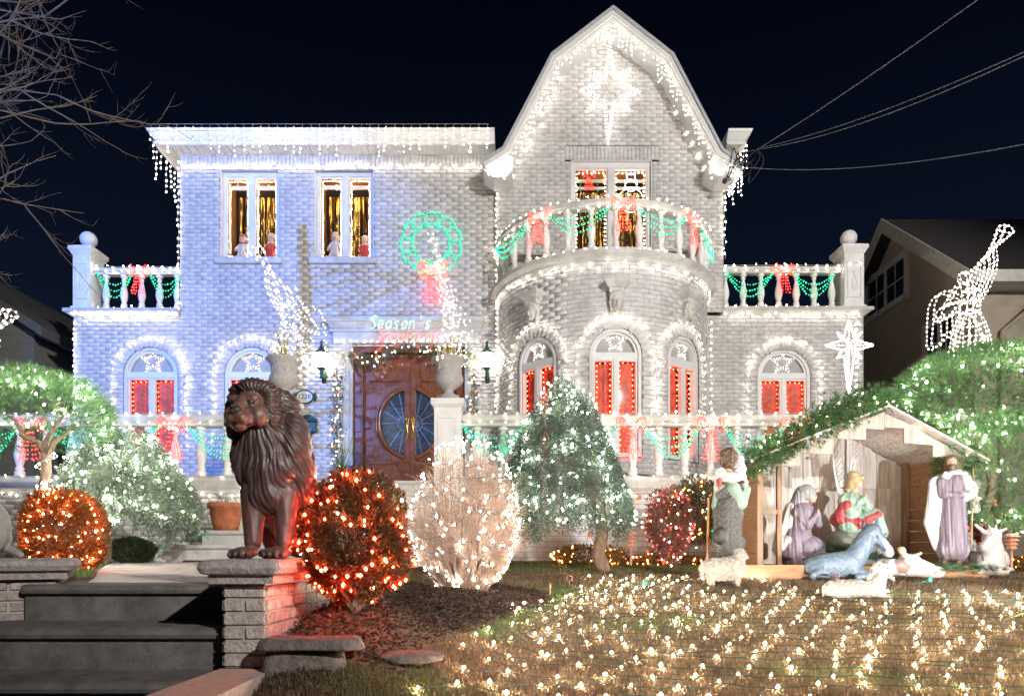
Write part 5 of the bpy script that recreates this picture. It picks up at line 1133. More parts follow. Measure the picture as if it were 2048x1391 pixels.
def col_lawn(x_, y_, r):
    tan = np.array((.37,.235,.125)); brn = np.array((.15,.088,.045)); grn = np.array((.12,.21,.045)); n = len(x_)
    a = np.clip(.5+.5*n2(x_,y_,9,1.)+r.normal(0,.35,n),0,1)[:,None]; c = tan*a+brn*(1-a)
    g = np.clip(n2(x_,y_,3.1,4.)*1.6-.85+r.normal(0,.25,n),0,.8)
    bedge = np.array([bed_bump(a_,b_) for a_,b_ in zip(x_,y_)]); ex_ = np.exp(-((x_-lerp(-.25,.38,np.clip((y_-4)/2.2,0,1)))/.22)**2)*(y_ > 3.9)*(y_ < 6.6); g = np.maximum(g, ex_*1.1+r.normal(0,.2,n)*ex_)
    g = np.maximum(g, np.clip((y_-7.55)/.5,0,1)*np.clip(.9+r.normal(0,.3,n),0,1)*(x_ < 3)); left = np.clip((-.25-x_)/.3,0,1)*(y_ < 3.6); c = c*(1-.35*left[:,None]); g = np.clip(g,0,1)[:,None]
    return np.clip((c*(1-g)+grn*g)*r.uniform(.7,1.3,(n,1)),0,1)
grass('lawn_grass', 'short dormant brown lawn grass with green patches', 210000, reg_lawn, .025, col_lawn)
def reg_left(r, n):
    y_ = r.uniform(4.4,7.3,n); x_ = r.uniform(-5.5,-2.2,n); e_ = np.array([walk_edge(b)[0] for b in y_]); k = (x_ < e_-.03)*(x_ > e_-1.5); return x_[k], y_[k]
grass('side_grass', 'green grass strip beside the paved walk', 36000, reg_left, .04, lambda x_,y_,r: np.array((.20,.30,.10))*r.uniform(.6,1.3,(len(x_),1)))
# ================================================================ sculpted figures: smooth union of ellipsoids and tapered limbs, meshed with surface nets
def surface_nets(vol, org, h):
    s = vol < 0; nx, ny, nz = vol.shape; cs = np.zeros((nx-1,ny-1,nz-1), np.int8)
    for i in (0,1):
        for j in (0,1):
            for k in (0,1): cs += s[i:nx-1+i, j:ny-1+j, k:nz-1+k]
    act = (cs > 0) & (cs < 8); idx = -np.ones(act.shape, np.int64); C = np.argwhere(act); idx[act] = np.arange(len(C))
    acc = np.zeros((len(C),3)); cnt = np.zeros(len(C)); cor = [(i,j,k) for i in (0,1) for j in (0,1) for k in (0,1)]
    for a in cor:
        for ax in range(3):
            if a[ax] == 1: continue
            b = list(a); b[ax] = 1; pa, pb = C+np.array(a), C+np.array(b); va, vb = vol[tuple(pa.T)], vol[tuple(pb.T)]; m = (va < 0) != (vb < 0); t = va[m]/(va[m]-vb[m]); q = pa[m].astype(float); q[:,ax] += t; acc[m] += q; cnt[m] += 1
    v = org+(acc/cnt[:,None])*h; F_ = []
    for ax in range(3):
        sl0 = [slice(1,-1)]*3; sl0[ax] = slice(0,-1); sl1 = [slice(1,-1)]*3; sl1[ax] = slice(1,None); e = s[tuple(sl0)] != s[tuple(sl1)]; E = np.argwhere(e); o = np.array([1,1,1]); o[ax] = 0; E = E+o; ins = s[tuple(E.T)]; u, w = [(1,2),(2,0),(0,1)][ax]
        du, dw = np.zeros(3,int), np.zeros(3,int); du[u] = 1; dw[w] = 1; q = np.stack([idx[tuple((E-du-dw).T)], idx[tuple((E-dw).T)], idx[tuple(E.T)], idx[tuple((E-du).T)]],1); q[~ins] = q[~ins][:,::-1]; F_.append(q)
    return v, np.concatenate(F_)
class Fig:
    "prims are given in photo-crop pixels: u right, v down, d away from the viewer; k metres per pixel"
    def __init__(s, k, u0, v0): s.k = k; s.u0 = u0; s.v0 = v0; s.p = []; s.fr = None
    def pt(s, u, v, d):
        if s.fr: o, rt, fw = s.fr; q = np.array(o)+np.array(rt)*u+np.array(fw)*d; u, v, d = q[0], o[1]-v, q[2]
        return np.array(((u-s.u0)*s.k, d*s.k, (s.v0-v)*s.k))
    def e(s, u, v, d, ru, rv, rd, col, rot=0, tilt=0):
        Rm = np.eye(3)
        if s.fr: a = math.atan2(s.fr[1][2], s.fr[1][0]); ca, sa = math.cos(a), math.sin(a); Rm = np.array([[ca,sa,0],[-sa,ca,0],[0,0,1]])
        if rot: a = R(rot); ca, sa = math.cos(a), math.sin(a); Rm = np.array([[ca,0,sa],[0,1,0],[-sa,0,ca]]) @ Rm
        if tilt: a = R(tilt); ca, sa = math.cos(a), math.sin(a); Rm = np.array([[1,0,0],[0,ca,sa],[0,-sa,ca]]) @ Rm
        s.p.append(('e', s.pt(u,v,d), np.array((ru,rd,rv))*s.k, Rm, col)); return s
    def c(s, a, b, ra, rb, col): s.p.append(('c', s.pt(*a), s.pt(*b), ra*s.k, rb*s.k, col)); return s
    def dist(s, pr, P):
        if pr[0] == 'e':
            q = (P-pr[1]) @ pr[3].T; r = pr[2]; k0 = np.sqrt(((q/r)**2).sum(-1)); k1 = np.sqrt(((q/(r*r))**2).sum(-1))+1e-9; return k0*(k0-1)/k1
        ab = pr[2]-pr[1]; t = np.clip(((P-pr[1])@ab)/(ab@ab+1e-12),0,1); return np.sqrt(((P-pr[1]-t[...,None]*ab)**2).sum(-1))-(pr[3]+(pr[4]-pr[3])*t)
    def mesh(s, h, kb, pal, disp=None, grow=.0):
        lo, hi = [], []
        for p in s.p:
            if p[0] == 'e': r = p[2].max(); lo.append(p[1]-r); hi.append(p[1]+r)
            else: r = max(p[3],p[4]); lo.append(np.minimum(p[1],p[2])-r); hi.append(np.maximum(p[1],p[2])+r)
        pad = kb+3*h; L, H = np.min(lo,0)-pad, np.max(hi,0)+pad; n = np.ceil((H-L)/h).astype(int)+1; vol = np.full(n, 1.0); ax = [L[i]+np.arange(n[i])*h for i in range(3)]
        for p, a, b in zip(s.p, lo, hi):
            i0 = np.maximum(0, ((a-pad-L)/h).astype(int)); i1 = np.minimum(n, ((b+pad-L)/h).astype(int)+2); g = np.stack(np.meshgrid(*[ax[i][i0[i]:i1[i]] for i in range(3)], indexing='ij'),-1); d = s.dist(p, g); sl = tuple(slice(i0[i],i1[i]) for i in range(3)); o = vol[sl]; hh = np.clip(.5+.5*(o-d)/kb,0,1); vol[sl] = o+(d-o)*hh-kb*hh*(1-hh)
        v, f = surface_nets(vol, L, h); best = np.full(len(v), 9.); ci = np.zeros(len(v), int); names = list(pal)
        for p in s.p:
            d = s.dist(p, v); m = d < best; best[m] = d[m]; ci[m] = names.index(p[-1])
        me = None
        if disp:
            fn = np.cross(v[f[:,2]]-v[f[:,0]], v[f[:,3]]-v[f[:,1]]); N = np.zeros_like(v)
            for k in range(4): np.add.at(N, f[:,k], fn)
            N /= np.linalg.norm(N,axis=1,keepdims=True)+1e-12; v = v+N*disp(v, np.array(names)[ci])[:,None]
        col = np.array([pal[q] for q in names])[ci]
        nb = np.zeros_like(col); ct = np.zeros(len(v))       # soften colour borders by one ring
        for k in range(4): np.add.at(nb, f[:,k], col[f[:,(k+1)%4]]); np.add.at(ct, f[:,k], 1)
        return v, f, .5*col+.5*nb/np.maximum(ct,1)[:,None]
    def put(s, name, label, cat, loc, h, kb, pal, mat, disp=None, part='body', rotz=0, group=None):
        v, f, c = s.mesh(h, kb, pal, disp); t = thing(name, label, cat, loc, group); o = npmesh(part, v+np.array(loc), f, mat, t, c, True, dom='POINT'); t.rotation_euler = (0,0,rotz); return t
SK=(.62,.40,.30); WH=(.62,.60,.58); PU=(.20,.16,.19); HB=(.13,.08,.05); BL_=(.10,.17,.27); DKC=(.03,.025,.025)
FIGM = M('painted_resin', (.5,.5,.5), .42, attr=True, var=.18, scale=40, bump=.25, bscale=110); WOOL = M('sculpted_wool', (.7,.67,.62), .8, attr=True, var=.25, scale=60, bump=.9, bscale=75)
def folds(amp, fr, cols, u=0.):
    def d(v, nm):
        a = np.arctan2(v[:,1]-.03, v[:,0]-u); w = np.isin(nm, cols); return w*amp*(np.sin(fr*a+5*np.sin(3.1*v[:,2])+2*v[:,2])+.5*np.sin(2.3*fr*a+9*v[:,2]))
    return d
def curls(amp, fr, cols):
    def d(v, nm): w = np.isin(nm, cols); p = v*fr; return w*amp*(np.sin(p[:,0]+1.7*np.sin(p[:,2]))*np.sin(p[:,2]+1.3*np.sin(p[:,1]))*1.2+np.sin(p[:,1]*1.3+p[:,0]*.6))
    return d
def face(g, col='skin', s=1., hair='hair'):
    "a head in its own frame (right, up, forward), about 60 px tall at s=1"
    g.e(0,4*s,0,25*s,32*s,29*s,col); g.e(0,-14*s,8*s,18*s,20*s,20*s,col); g.e(0,-2*s,29*s,4.5*s,9*s,6*s,col); g.e(0,10*s,25*s,16*s,4*s,6*s,col); g.e(-9*s,4*s,25.5*s,3.6*s,2.2*s,3*s,'dark'); g.e(9*s,4*s,25.5*s,3.6*s,2.2*s,3*s,'dark'); g.e(0,-17*s,26*s,7*s,2*s,3.5*s,'lip'); g.e(0,-27*s,20*s,8*s,6*s,7*s,col); g.e(-25*s,0,-2*s,4*s,8*s,5*s,col); g.e(25*s,0,-2*s,4*s,8*s,5*s,col)
def hand(g, p, dirv, sp, n=5, s=1., col='skin', curl=0):
    "palm + five unequal fingers; dirv = finger direction, sp = across-palm direction (u,v,d)"
    d = np.array(dirv,float); d /= np.linalg.norm(d); a = np.array(sp,float); a /= np.linalg.norm(a); p = np.array(p,float); g.c(p, p+d*11*s, 8*s, 8.5*s, col)
    nrm = np.cross(d,a)
    for i, L in enumerate((15,18,17,13)):
        b = p+d*14*s+a*(i-1.5)*4.6*s; m = b+d*L*.55*s+nrm*curl*3*s; g.c(b, m, 3*s, 2.7*s, col); g.c(m, m+d*L*.5*s+nrm*curl*9*s, 2.7*s, 2.1*s, col)
    b = p+a*-8*s+d*3*s; g.c(b, b+(d*.75-a*.65)*12*s, 3.2*s, 2.7*s, col)
PAL = dict(skin=SK, hair=HB, dark=DKC, lip=(.5,.2,.17), white=WH, purple=PU, blue=BL_, green=(.30,.42,.33), teal=(.06,.16,.17), red=(.42,.06,.06), fur=(.10,.10,.095), grey=(.33,.33,.34), sandal=(.2,.1,.05), blond=(.42,.33,.16), rock=(.12,.13,.09))
def frame(o, yaw): a = R(yaw); return (o, (math.cos(a),0,-math.sin(a)), (-math.sin(a),0,-math.cos(a)))
K7 = 1/3.0240/1400
def cpx(u, v): return 1380+u/3.024, 780+v/3.024
def cpos(u, v, D): px, py = cpx(u,v); return (X(px,D), D, Z(py,D))
# --- robed man standing with a staff
D_ = 7.32; g = Fig(K7*D_,1590,1045)
g.c((1585,950,0),(1590,640,0),82,66,'purple'); g.e(1560,960,-10,75,70,62,'purple'); g.e(1640,960,0,62,75,60,'purple'); g.c((1590,700,0),(1590,560,0),68,66,'purple'); g.e(1590,560,0,86,56,52,'purple')
g.c((1590,560,0),(1585,500,-4),26,24,'skin')
g.fr = frame((1578,440,-8), 24); face(g,'skin',1.05); g.e(0,-28,20,20,24,18,'hair'); g.e(0,-20,14,24,16,16,'hair'); g.e(0,26,-8,33,22,32,'hair'); g.e(-24,10,-10,12,30,24,'hair'); g.e(24,10,-10,12,30,24,'hair'); g.e(0,0,-18,30,36,22,'hair')
g.fr = None
g.e(1590,510,0,60,30,46,'white',8); g.c((1540,520,-20),(1480,600,10),26,20,'white'); g.c((1480,600,12),(1455,800,20),24,26,'white'); g.c((1455,800,20),(1490,960,5),26,12,'white'); g.c((1500,560,25),(1500,800,40),40,46,'white'); g.c((1500,800,40),(1510,940,20),40,14,'white'); g.c((1560,560,46),(1560,900,50),60,60,'white')
g.c((1640,520,-20),(1690,600,-30),30,30,'white'); g.c((1690,600,-30),(1640,650,-46),30,26,'white'); g.c((1700,620,-10),(1725,720,-5),24,24,'white'); g.c((1640,540,-40),(1660,640,-50),26,22,'white')
g.c((1515,560,-15),(1520,630,-30),34,30,'purple'); g.c((1520,632,-32),(1600,640,-62),28,20,'purple'); hand(g,(1606,636,-66),(1,-.15,-.1),(0,1,.1),s=1.1); hand(g,(1700,640,-44),(.5,.5,-.2),(.6,-.6,0),s=1.1,curl=.8)
g.c((1520,1030,-20),(1500,1040,-60),20,16,'sandal'); g.c((1600,1030,-20),(1590,1038,-56),20,16,'sandal')
t = g.put('nativity_man','robed bearded man figure with white cloak and staff at the stable','statue',cpos(1590,1045,D_),.005,.0055,PAL,FIGM,folds(.0048,15,('purple','white')))
p0, p1 = V(cpos(1714,470,7.24)), V(cpos(1700,1040,7.24)); MB().tube([p0,p1],.008,6).build('staff', M('staff_wood',(.38,.24,.13),.7), t)
# --- kneeling woman in veil
D_ = 7.7; g = Fig(K7*D_,650,1045)
g.c((640,1000,0),(650,900,0),90,84,'purple'); g.e(700,960,-30,100,80,80,'purple'); g.e(740,1000,-40,70,46,60,'purple'); g.e(660,1015,0,120,36,90,'dark'); g.c((660,900,0),(680,740,0),62,58,'purple'); g.e(680,720,0,62,46,46,'purple')
g.c((690,680,0),(715,640,-6),22,20,'skin'); g.fr = frame((728,648,-14),-48); face(g,'skin',.98); g.fr = None
g.e(710,625,4,48,56,48,'grey',14); g.c((690,620,20),(650,740,30),46,52,'grey'); g.c((640,720,36),(600,840,40),52,56,'white'); g.c((600,840,40),(560,960,30),58,50,'white'); g.c((560,960,30),(640,1000,20),46,40,'blue'); g.c((600,960,-20),(700,960,-50),40,30,'blue'); g.c((620,900,-30),(560,930,0),40,44,'white')
g.c((640,740,-20),(690,820,-50),34,28,'purple'); g.c((690,820,-50),(735,760,-60),27,17,'purple'); g.c((720,740,-10),(760,810,-40),28,24,'purple'); g.c((760,810,-40),(752,760,-60),22,16,'purple'); hand(g,(740,752,-66),(.15,-1,-.1),(.2,.1,1),s=1.0); hand(g,(752,756,-56),(.1,-1,-.1),(.2,.1,1),s=1.0); g.e(766,760,-30,16,30,16,'blue')
g.put('nativity_woman','kneeling veiled woman figure with praying hands in the stable','statue',cpos(650,1045,D_),.005,.0055,dict(PAL,purple=(.24,.19,.235)),FIGM,folds(.0042,14,('purple','white','grey')))
# --- seated winged angel figure
D_ = 7.95; g = Fig(K7*D_,1000,1000)
g.e(930,930,0,110,90,80,'rock'); g.e(960,880,0,90,60,70,'rock'); g.c((960,820,0),(965,680,0),74,60,'green'); g.e(970,660,0,68,46,46,'green'); g.c((960,830,-10),(1090,770,-50),62,52,'green'); g.c((1090,770,-50),(1120,860,-60),50,44,'green'); g.c((1120,850,-60),(1130,930,-66),34,22,'blue'); g.c((930,700,-30),(900,780,10),36,44,'red'); g.c((905,780,-10),(1000,810,-60),40,34,'red'); g.c((1000,810,-60),(1090,760,-80),30,26,'red')
g.c((985,640,0),(1000,600,-6),20,18,'skin'); g.fr = frame((1008,562,-10),-40); face(g,'skin',.95); g.fr = None
g.e(995,540,4,46,44,46,'blond'); g.e(968,570,6,22,44,34,'blond'); g.e(1030,530,-8,26,20,30,'blond'); g.e(985,510,0,36,22,38,'blond'); g.e(958,600,10,18,22,24,'blond')
g.c((925,670,-10),(945,740,-40),36,30,'green'); g.c((945,740,-40),(1020,660,-60),28,18,'green'); g.c((1020,670,-10),(1060,730,-40),30,26,'green'); g.c((1060,730,-40),(1035,665,-58),24,16,'green'); hand(g,(1026,654,-64),(.05,-1,-.1),(.3,0,1),s=.95); hand(g,(1038,656,-56),(-.05,-1,-.1),(.3,0,1),s=.95)
t = g.put('nativity_angel','seated winged angel figure in green robe with red sash','statue',cpos(1000,1000,D_),.005,.0055,PAL,FIGM,folds(.004,13,('green','red')))
def wing_mesh(pts, nf, D, tilt):
    mb = MB()
    root, tip = V(cpos(*pts[0],D)), V(cpos(*pts[1],D)); ax = (tip-root); L = ax.length; ax.normalize(); out = V(cpos(*pts[2],D))-root.lerp(tip,.5); out.normalize()
    for row in range(3):
        for k in range(nf):
            t_ = k/(nf-1); b = root.lerp(tip, t_*(.95-.12*row)); d = (ax*(1-.15*row)*lerp(.3,1.1,t_)+out*lerp(1.1,.5,t_)).normalized(); fl = L*(.30-.06*row)*(.6+.5*t_); s0 = len(mb.v); mb.ball((0,0,0), 1, 6, 6, (fl*.5, .006, .018)); q = d.to_track_quat('X','Y').to_matrix().to_4x4(); mb.xf(Matrix.Translation(b+d*fl*.4+V((0,-.007*row+.002*(k%2),0))) @ q, s0)
    mb.tube([root, root.lerp(tip,.5)+out*-.02, tip], .016, 6, .006); return mb
wing_mesh(((905,640),(862,345),(960,480)),9,8.03,0).build('wing', M('wing_white',(.72,.70,.68),.6), t, True); wing_mesh(((955,560),(1012,325),(1040,420)),8,8.05,0).build('wing', M('wing_white',(.72,.70,.68),.6), t, True)
# --- shepherd seen from behind, lamb on his shoulders
D_ = 6.95; g = Fig(K7*D_,235,1120)
g.c((225,950,0),(230,700,0),82,80,'fur'); g.e(235,920,0,98,60,70,'fur'); g.e(230,740,0,92,90,60,'fur'); g.e(235,640,0,86,70,52,'fur'); g.e(165,880,-60,52,52,26,'dark'); g.c((200,800,-62),(300,600,-50),9,9,'dark'); g.c((270,740,-40),(230,900,-50),14,14,'grey')
g.c((205,950,0),(215,1095,10),32,24,'skin'); g.c((265,950,0),(262,1095,0),32,24,'skin'); g.c((215,1100,0),(225,1112,-50),24,16,'sandal'); g.c((262,1100,0),(275,1112,-45),24,16,'sandal')
g.c((255,600,-20),(290,680,-40),46,44,'green'); g.c((290,680,-40),(335,600,-10),42,30,'green'); g.c((190,600,10),(170,700,10),40,36,'green'); hand(g,(340,575,-4),(.1,-1,0),(1,.1,.1),s=1.1,curl=.5)
g.c((235,520,0),(232,460,0),28,26,'skin'); g.fr = frame((236,425,14),160); face(g,'skin',1.15); g.fr = None
g.e(232,405,-6,52,56,54,'hair',10); g.e(232,430,-14,46,50,46,'hair')
g.e(170,510,-18,46,42,44,'white'); g.e(235,530,-40,60,32,34,'white'); g.e(290,480,-14,40,62,40,'white'); g.e(300,420,0,26,34,28,'white'); g.c((170,510,-18),(150,600,-10),26,12,'white'); g.c((310,520,-20),(320,580,-30),20,11,'white'); g.e(300,560,-46,18,10,14,'dark')
g.e(165,560,-46,13,38,14,'red'); g.e(318,705,-30,12,14,14,'red')
def shd(v, nm): return curls(.0055,95,('fur','hair'))(v,nm)+curls(.006,75,('white',))(v,nm)
t = g.put('nativity_shepherd','shepherd figure seen from behind with fur vest and a lamb on his shoulders','statue',cpos(235,1120,D_),.0056,.012,PAL,FIGM,shd)
m = MB(); m.tube([V(cpos(112,650,7.0)),V(cpos(104,1130,7.0))],.012,6); m.build('staff', M('orange_wood',(.45,.22,.08),.7), t)
# --- donkey lying
D_ = 7.15; g = Fig(K7*D_,950,1135)
g.c((800,1065,0),(960,1050,0),72,82,'coat'); g.e(760,1070,20,70,60,70,'coat'); g.c((980,1030,-10),(1080,870,-20),66,48,'coat'); g.c((1020,930,-10),(1090,850,-20),42,46,'mane'); g.c((1090,860,-24),(1165,965,-60),44,26,'coat'); g.e(1105,850,-24,40,36,40,'coat'); g.e(1170,980,-62,30,30,30,'muz'); g.c((1110,880,-50),(1165,960,-82),16,16,'muz'); g.e(1196,985,-76,5,5,5,'dark'); g.e(1150,870,-62,6,7,5,'dark'); g.e(1098,885,-68,6,7,5,'dark')
g.c((1075,840,-10),(1045,795,-6),15,8,'dark'); g.c((1045,800,-6),(1040,830,-10),8,6,'dark'); g.c((1120,830,-10),(1135,770,-6),15,6,'coat'); g.c((960,1090,-50),(1050,1120,-90),32,24,'coat'); g.c((1050,1120,-90),(960,1125,-110),22,18,'coat'); g.c((780,1100,-40),(720,1120,-60),38,22,'coat'); g.c((720,1120,-60),(800,1126,-80),20,16,'dark'); g.c((705,1060,10),(700,1100,0),16,12,'dark')
g.put('nativity_donkey','blue-grey donkey figure with pale muzzle lying in straw before the stable','statue',cpos(950,1135,D_),.0056,.014,dict(coat=(.15,.205,.265),mane=(.11,.15,.2),muz=(.70,.70,.72),dark=(.03,.035,.045)),FIGM,curls(.0022,110,('coat','mane')))
# --- infant in the manger
D_ = 6.95; g = Fig(K7*D_,1360,1105)
g.c((1210,1060,0),(1500,1090,0),50,34,'straw'); g.e(1330,1075,10,120,38,60,'straw'); g.e(1260,1055,-20,62,44,44,'rock'); g.c((1300,1020,-20),(1430,1070,-30),42,32,'white'); g.e(1330,1020,-20,50,36,42,'white'); g.fr = frame((1272,968,-20),-20); face(g,'skin',.75); g.e(0,14,-6,22,18,22,'blond'); g.fr = None
g.c((1310,1000,-40),(1345,985,-60),13,9,'skin'); hand(g,(1348,983,-62),(1,-.4,-.2),(0,1,.2),s=.55); g.c((1290,1000,0),(1270,1010,-60),13,9,'skin'); g.c((1430,1070,-30),(1480,1085,-50),15,10,'skin')
g.put('nativity_infant','infant figure in white cloth lying in a straw manger','statue',cpos(1360,1112,D_),.006,.010,dict(PAL,straw=(.45,.42,.40),rock=(.25,.17,.14)),FIGM,folds(.003,20,('straw','white')))
# --- ox lying
D_ = 7.25; g = Fig(K7*D_,1800,1110)
g.c((1810,1040,0),(1860,1030,40),78,84,'coat'); g.c((1820,1000,-20),(1800,900,-30),62,50,'coat'); g.e(1800,880,-40,50,46,46,'coat'); g.c((1790,890,-60),(1725,945,-90),38,28,'coat'); g.e(1716,945,-92,24,26,24,'muz'); g.e(1704,935,-106,5,4,4,'dark'); g.e(1706,950,-106,5,4,4,'dark'); g.e(1765,880,-84,6,7,6,'dark'); g.c((1830,860,-40),(1885,840,-36),14,7,'coat'); g.c((1760,860,-40),(1700,815,-40),13,7,'coat'); g.c((1815,850,-44),(1822,815,-44),10,4,'coat'); g.c((1785,850,-50),(1775,815,-48),10,4,'coat')
g.c((1740,1060,-50),(1700,1085,-80),36,26,'coat'); g.e(1715,1020,-40,30,46,30,'patch'); g.e(1700,1010,-20,26,40,30,'patch'); g.c((1830,1080,-50),(1890,1090,-70),34,20,'coat'); g.e(1890,1095,-80,20,12,18,'dark')
g.put('nativity_ox','pale pink-white ox figure lying beside the robed man','statue',cpos(1800,1110,D_),.0056,.014,dict(coat=(.52,.47,.46),muz=(.5,.4,.39),patch=(.07,.055,.055),dark=(.03,.025,.025)),FIGM,curls(.0015,60,('coat',)))
# --- sheep
SH = dict(wool=(.44,.42,.395),face=(.42,.37,.34),dark=(.03,.025,.02),grass=(.10,.16,.06))
D_ = 6.6; g = Fig(K7*D_,205,1192)
g.c((140,1085,0),(265,1075,0),66,70,'wool'); g.e(105,1075,0,42,44,52,'wool'); g.c((280,1050,0),(300,1000,-4),50,36,'wool'); g.e(300,990,-6,34,34,36,'wool'); g.c((308,992,-10),(334,1008,-20),24,14,'face'); g.e(337,1012,-22,6,5,6,'dark'); g.e(320,984,-30,4,4,4,'dark'); g.c((285,985,-30),(268,1000,-40),10,6,'face'); g.c((75,1085,0),(72,1130,0),17,10,'wool')
for u, d in ((120,-30),(135,30),(275,-28),(290,30)): g.c((u,1120,d),(u,1180,d),26,15,'wool'); g.e(u+4,1186,d-4,17,8,17,'face')
g.put('sheep_statue','white woolly sheep statue standing in front of the shepherd','statue',cpos(205,1192,D_),.006,.012,SH,WOOL,curls(.0062,115,('wool',)))
D_ = 5.85; g = Fig(K7*D_,1010,1272)
g.c((900,1205,0),(1110,1205,0),58,62,'wool'); g.e(860,1205,0,52,50,56,'wool'); g.c((1120,1180,0),(1145,1110,-6),50,40,'wool'); g.e(1140,1085,-8,46,46,44,'wool'); g.c((1150,1085,-20),(1190,1095,-40),30,19,'face'); g.e(1203,1098,-48,7,6,7,'dark'); g.e(1170,1075,-46,5,5,5,'dark'); g.c((1105,1075,-30),(1060,1130,-46),19,8,'wool'); g.c((1185,1090,10),(1225,1140,-6),14,9,'wool'); g.c((1110,1235,-40),(1180,1255,-50),22,17,'face'); g.c((870,1235,-40),(940,1258,-56),26,18,'wool'); g.c((835,1225,0),(812,1240,0),18,10,'wool')
g.put('sheep_statue','white woolly lamb statue lying on the lawn','statue',cpos(1010,1272,D_),.006,.012,SH,WOOL,curls(.0062,115,('wool',)))
# ================================================================ lion statues
def lion_mesh():
    kk = 3.15/1400/2.317; g = Fig(kk,300,866)
    g.fr = frame((258,200,-56), 9)
    g.e(0,12,0,82,80,84,'face'); g.c((0,32,60),(0,-18,126),34,25,'face'); g.e(0,-48,78,52,40,52,'face'); g.e(0,-16,138,27,15,13,'nose'); g.e(-22,-50,116,28,25,28,'face'); g.e(22,-50,116,28,25,28,'face'); g.e(0,-86,96,30,20,28,'face')
    for s in (-1,1):
        g.e(s*40,48,64,30,15,22,'face',s*14); g.e(s*40,26,78,15,11,11,'eye'); g.e(s*40,41,74,20,6,10,'face',s*10); g.e(s*41,11,75,17,5,9,'face',-s*8); g.e(s*62,-28,44,40,50,42,'face'); g.e(s*80,82,-10,26,30,16,'mane')
        g.e(s*10,-26,144,5,4,5,'eye'); g.c((s*6,-66,126),(s*44,-72,92),5,5,'eye')
    g.e(0,0,-60,116,142,84,'mane'); g.e(0,108,-16,78,50,64,'mane')
    for s in (-1,1): g.e(s*92,-14,-20,40,118,54,'mane'); g.e(s*70,92,-24,44,46,50,'mane')
    g.fr = None
    g.e(300,330,10,138,170,112,'mane'); g.e(325,450,10,142,160,112,'mane'); g.e(318,560,-10,96,110,84,'mane'); g.e(425,360,30,82,180,96,'mane'); g.e(460,470,60,60,140,90,'mane'); g.e(215,400,0,66,140,80,'mane'); g.e(400,560,30,72,100,80,'mane'); g.e(330,160,50,120,90,90,'mane')
    g.c((252,560,-6),(262,790,-44),62,39,'fur'); g.c((398,570,0),(404,790,-40),60,38,'fur')
    for cx_ in (246,398):
        g.e(cx_-8,838,-80,58,28,66,'fur')
        for j in range(4): g.e(cx_-50+28*j-6,846,-128+10*abs(j-1.5),17,21,30,'fur')
        for j in range(4): g.e(cx_-50+28*j-6,852,-158+10*abs(j-1.5),5,7,6,'nose')
    g.c((350,500,90),(350,690,360),128,165,'fur'); g.e(460,740,360,74,126,150,'fur'); g.e(245,740,360,74,126,150,'fur'); g.e(475,842,240,48,25,84,'fur'); g.e(235,842,240,48,25,84,'fur'); g.c((350,800,480),(460,850,560),26,18,'fur'); g.e(350,760,400,120,105,130,'fur'); g.c((300,600,20),(330,760,250),60,60,'fur')
    def disp(v, nm):
        w = (nm == 'mane'); x_, z_ = v[:,0]+.012, v[:,2]-.70; a = np.arctan2(x_, -z_); r_ = np.hypot(x_,z_); s1 = np.abs(np.sin(13*a+6*r_+1.3*np.sin(9*r_)+.9*np.sin(7*v[:,1]*8))); s2 = np.abs(np.sin(27*a-9*r_+1.1*np.sin(14*r_+2)+1.5*np.sin(40*v[:,1])))
        lock = np.sin(34*r_+4*np.sin(7*a)+3*a); return w*(.0060*(s1-.6)+.0045*(s2-.6)+.0025*(np.abs(np.sin(58*a+14*r_+1.7*np.sin(22*r_)+2*np.sin(50*v[:,1])))-.6)+.002*lock*s1)+(~w)*.0006*np.sin(v[:,2]*37+25*np.sin(9*v[:,0])+40*v[:,1])
    return g.mesh(.0038,.012,dict(face=(.17,.09,.07),fur=(.13,.068,.056),mane=(.075,.044,.04),nose=(.03,.02,.02),eye=(.02,.014,.012)),disp)
BRONZE = M('painted_bronze', (.1,.06,.05), .44, attr=True, var=.3, scale=30, bump=.18, bscale=120, coat=.25)
lv, lf, lc = lion_mesh(); base = V((X(400+300/2.317,3.15), 3.15, .982))
t = thing('lion_statue','dark bronze seated lion statue on the brick pier, head turned aside','statue',base); lb = npmesh('body', lv+np.array(base), lf, BRONZE, t, lc, True, dom='POINT')
t2 = thing('lion_statue','greyish seated lion statue on the wide pier across the steps','statue',(-3.11,3.47,.982)); t2.rotation_euler = (0,0,R(-52))
lb2 = link('body', lb.data.copy(), t2); lb2.data.materials.clear(); lb2.data.materials.append(M('grey_lion', (.26,.25,.23), .6, var=.25, scale=20, bump=.2, bscale=100))  # even grey in place of the bronze colours
# ================================================================ stable
PLK = [M('grey_plank_%d' % i, c, .85, var=.35, scale=5, stretch=(6,6,.5), bump=.4, bscale=14) for i, c in enumerate(((.60,.54,.48),(.52,.47,.43),(.65,.58,.52)))]; BRW = M('brown_plank', (.34,.18,.09), .8, var=.35, scale=6, stretch=(.5,5,6), bump=.4, bscale=14); BRV = M('brown_post', (.30,.19,.12), .8, var=.35, scale=6, stretch=(6,6,.5), bump=.4, bscale=14)
YF, YB = 7.45, 8.5; sxl, sxr = X(1515,YF), X(1940,YF); xpk, zpk = X(1765,YF), Z(818,YF); zel, zer = Z(914,YF), Z(914,YF); fz = .885
sb = thing('stable', 'open wooden stable of weathered planks with an evergreen-draped roof', 'stable', ((sxl+sxr)/2, YF, fz))
m = MB(); m.box((sxl-.02,YF-.22,fz-.2),(sxr+.05,YB,fz+.0)); m.build('floor', BRW, sb); m = MB(); m.box((sxl-.25,YF-.3,fz-.2),(sxl+.95,YF-.222,fz+.008)); m.build('floor_beam', BRW, sb)
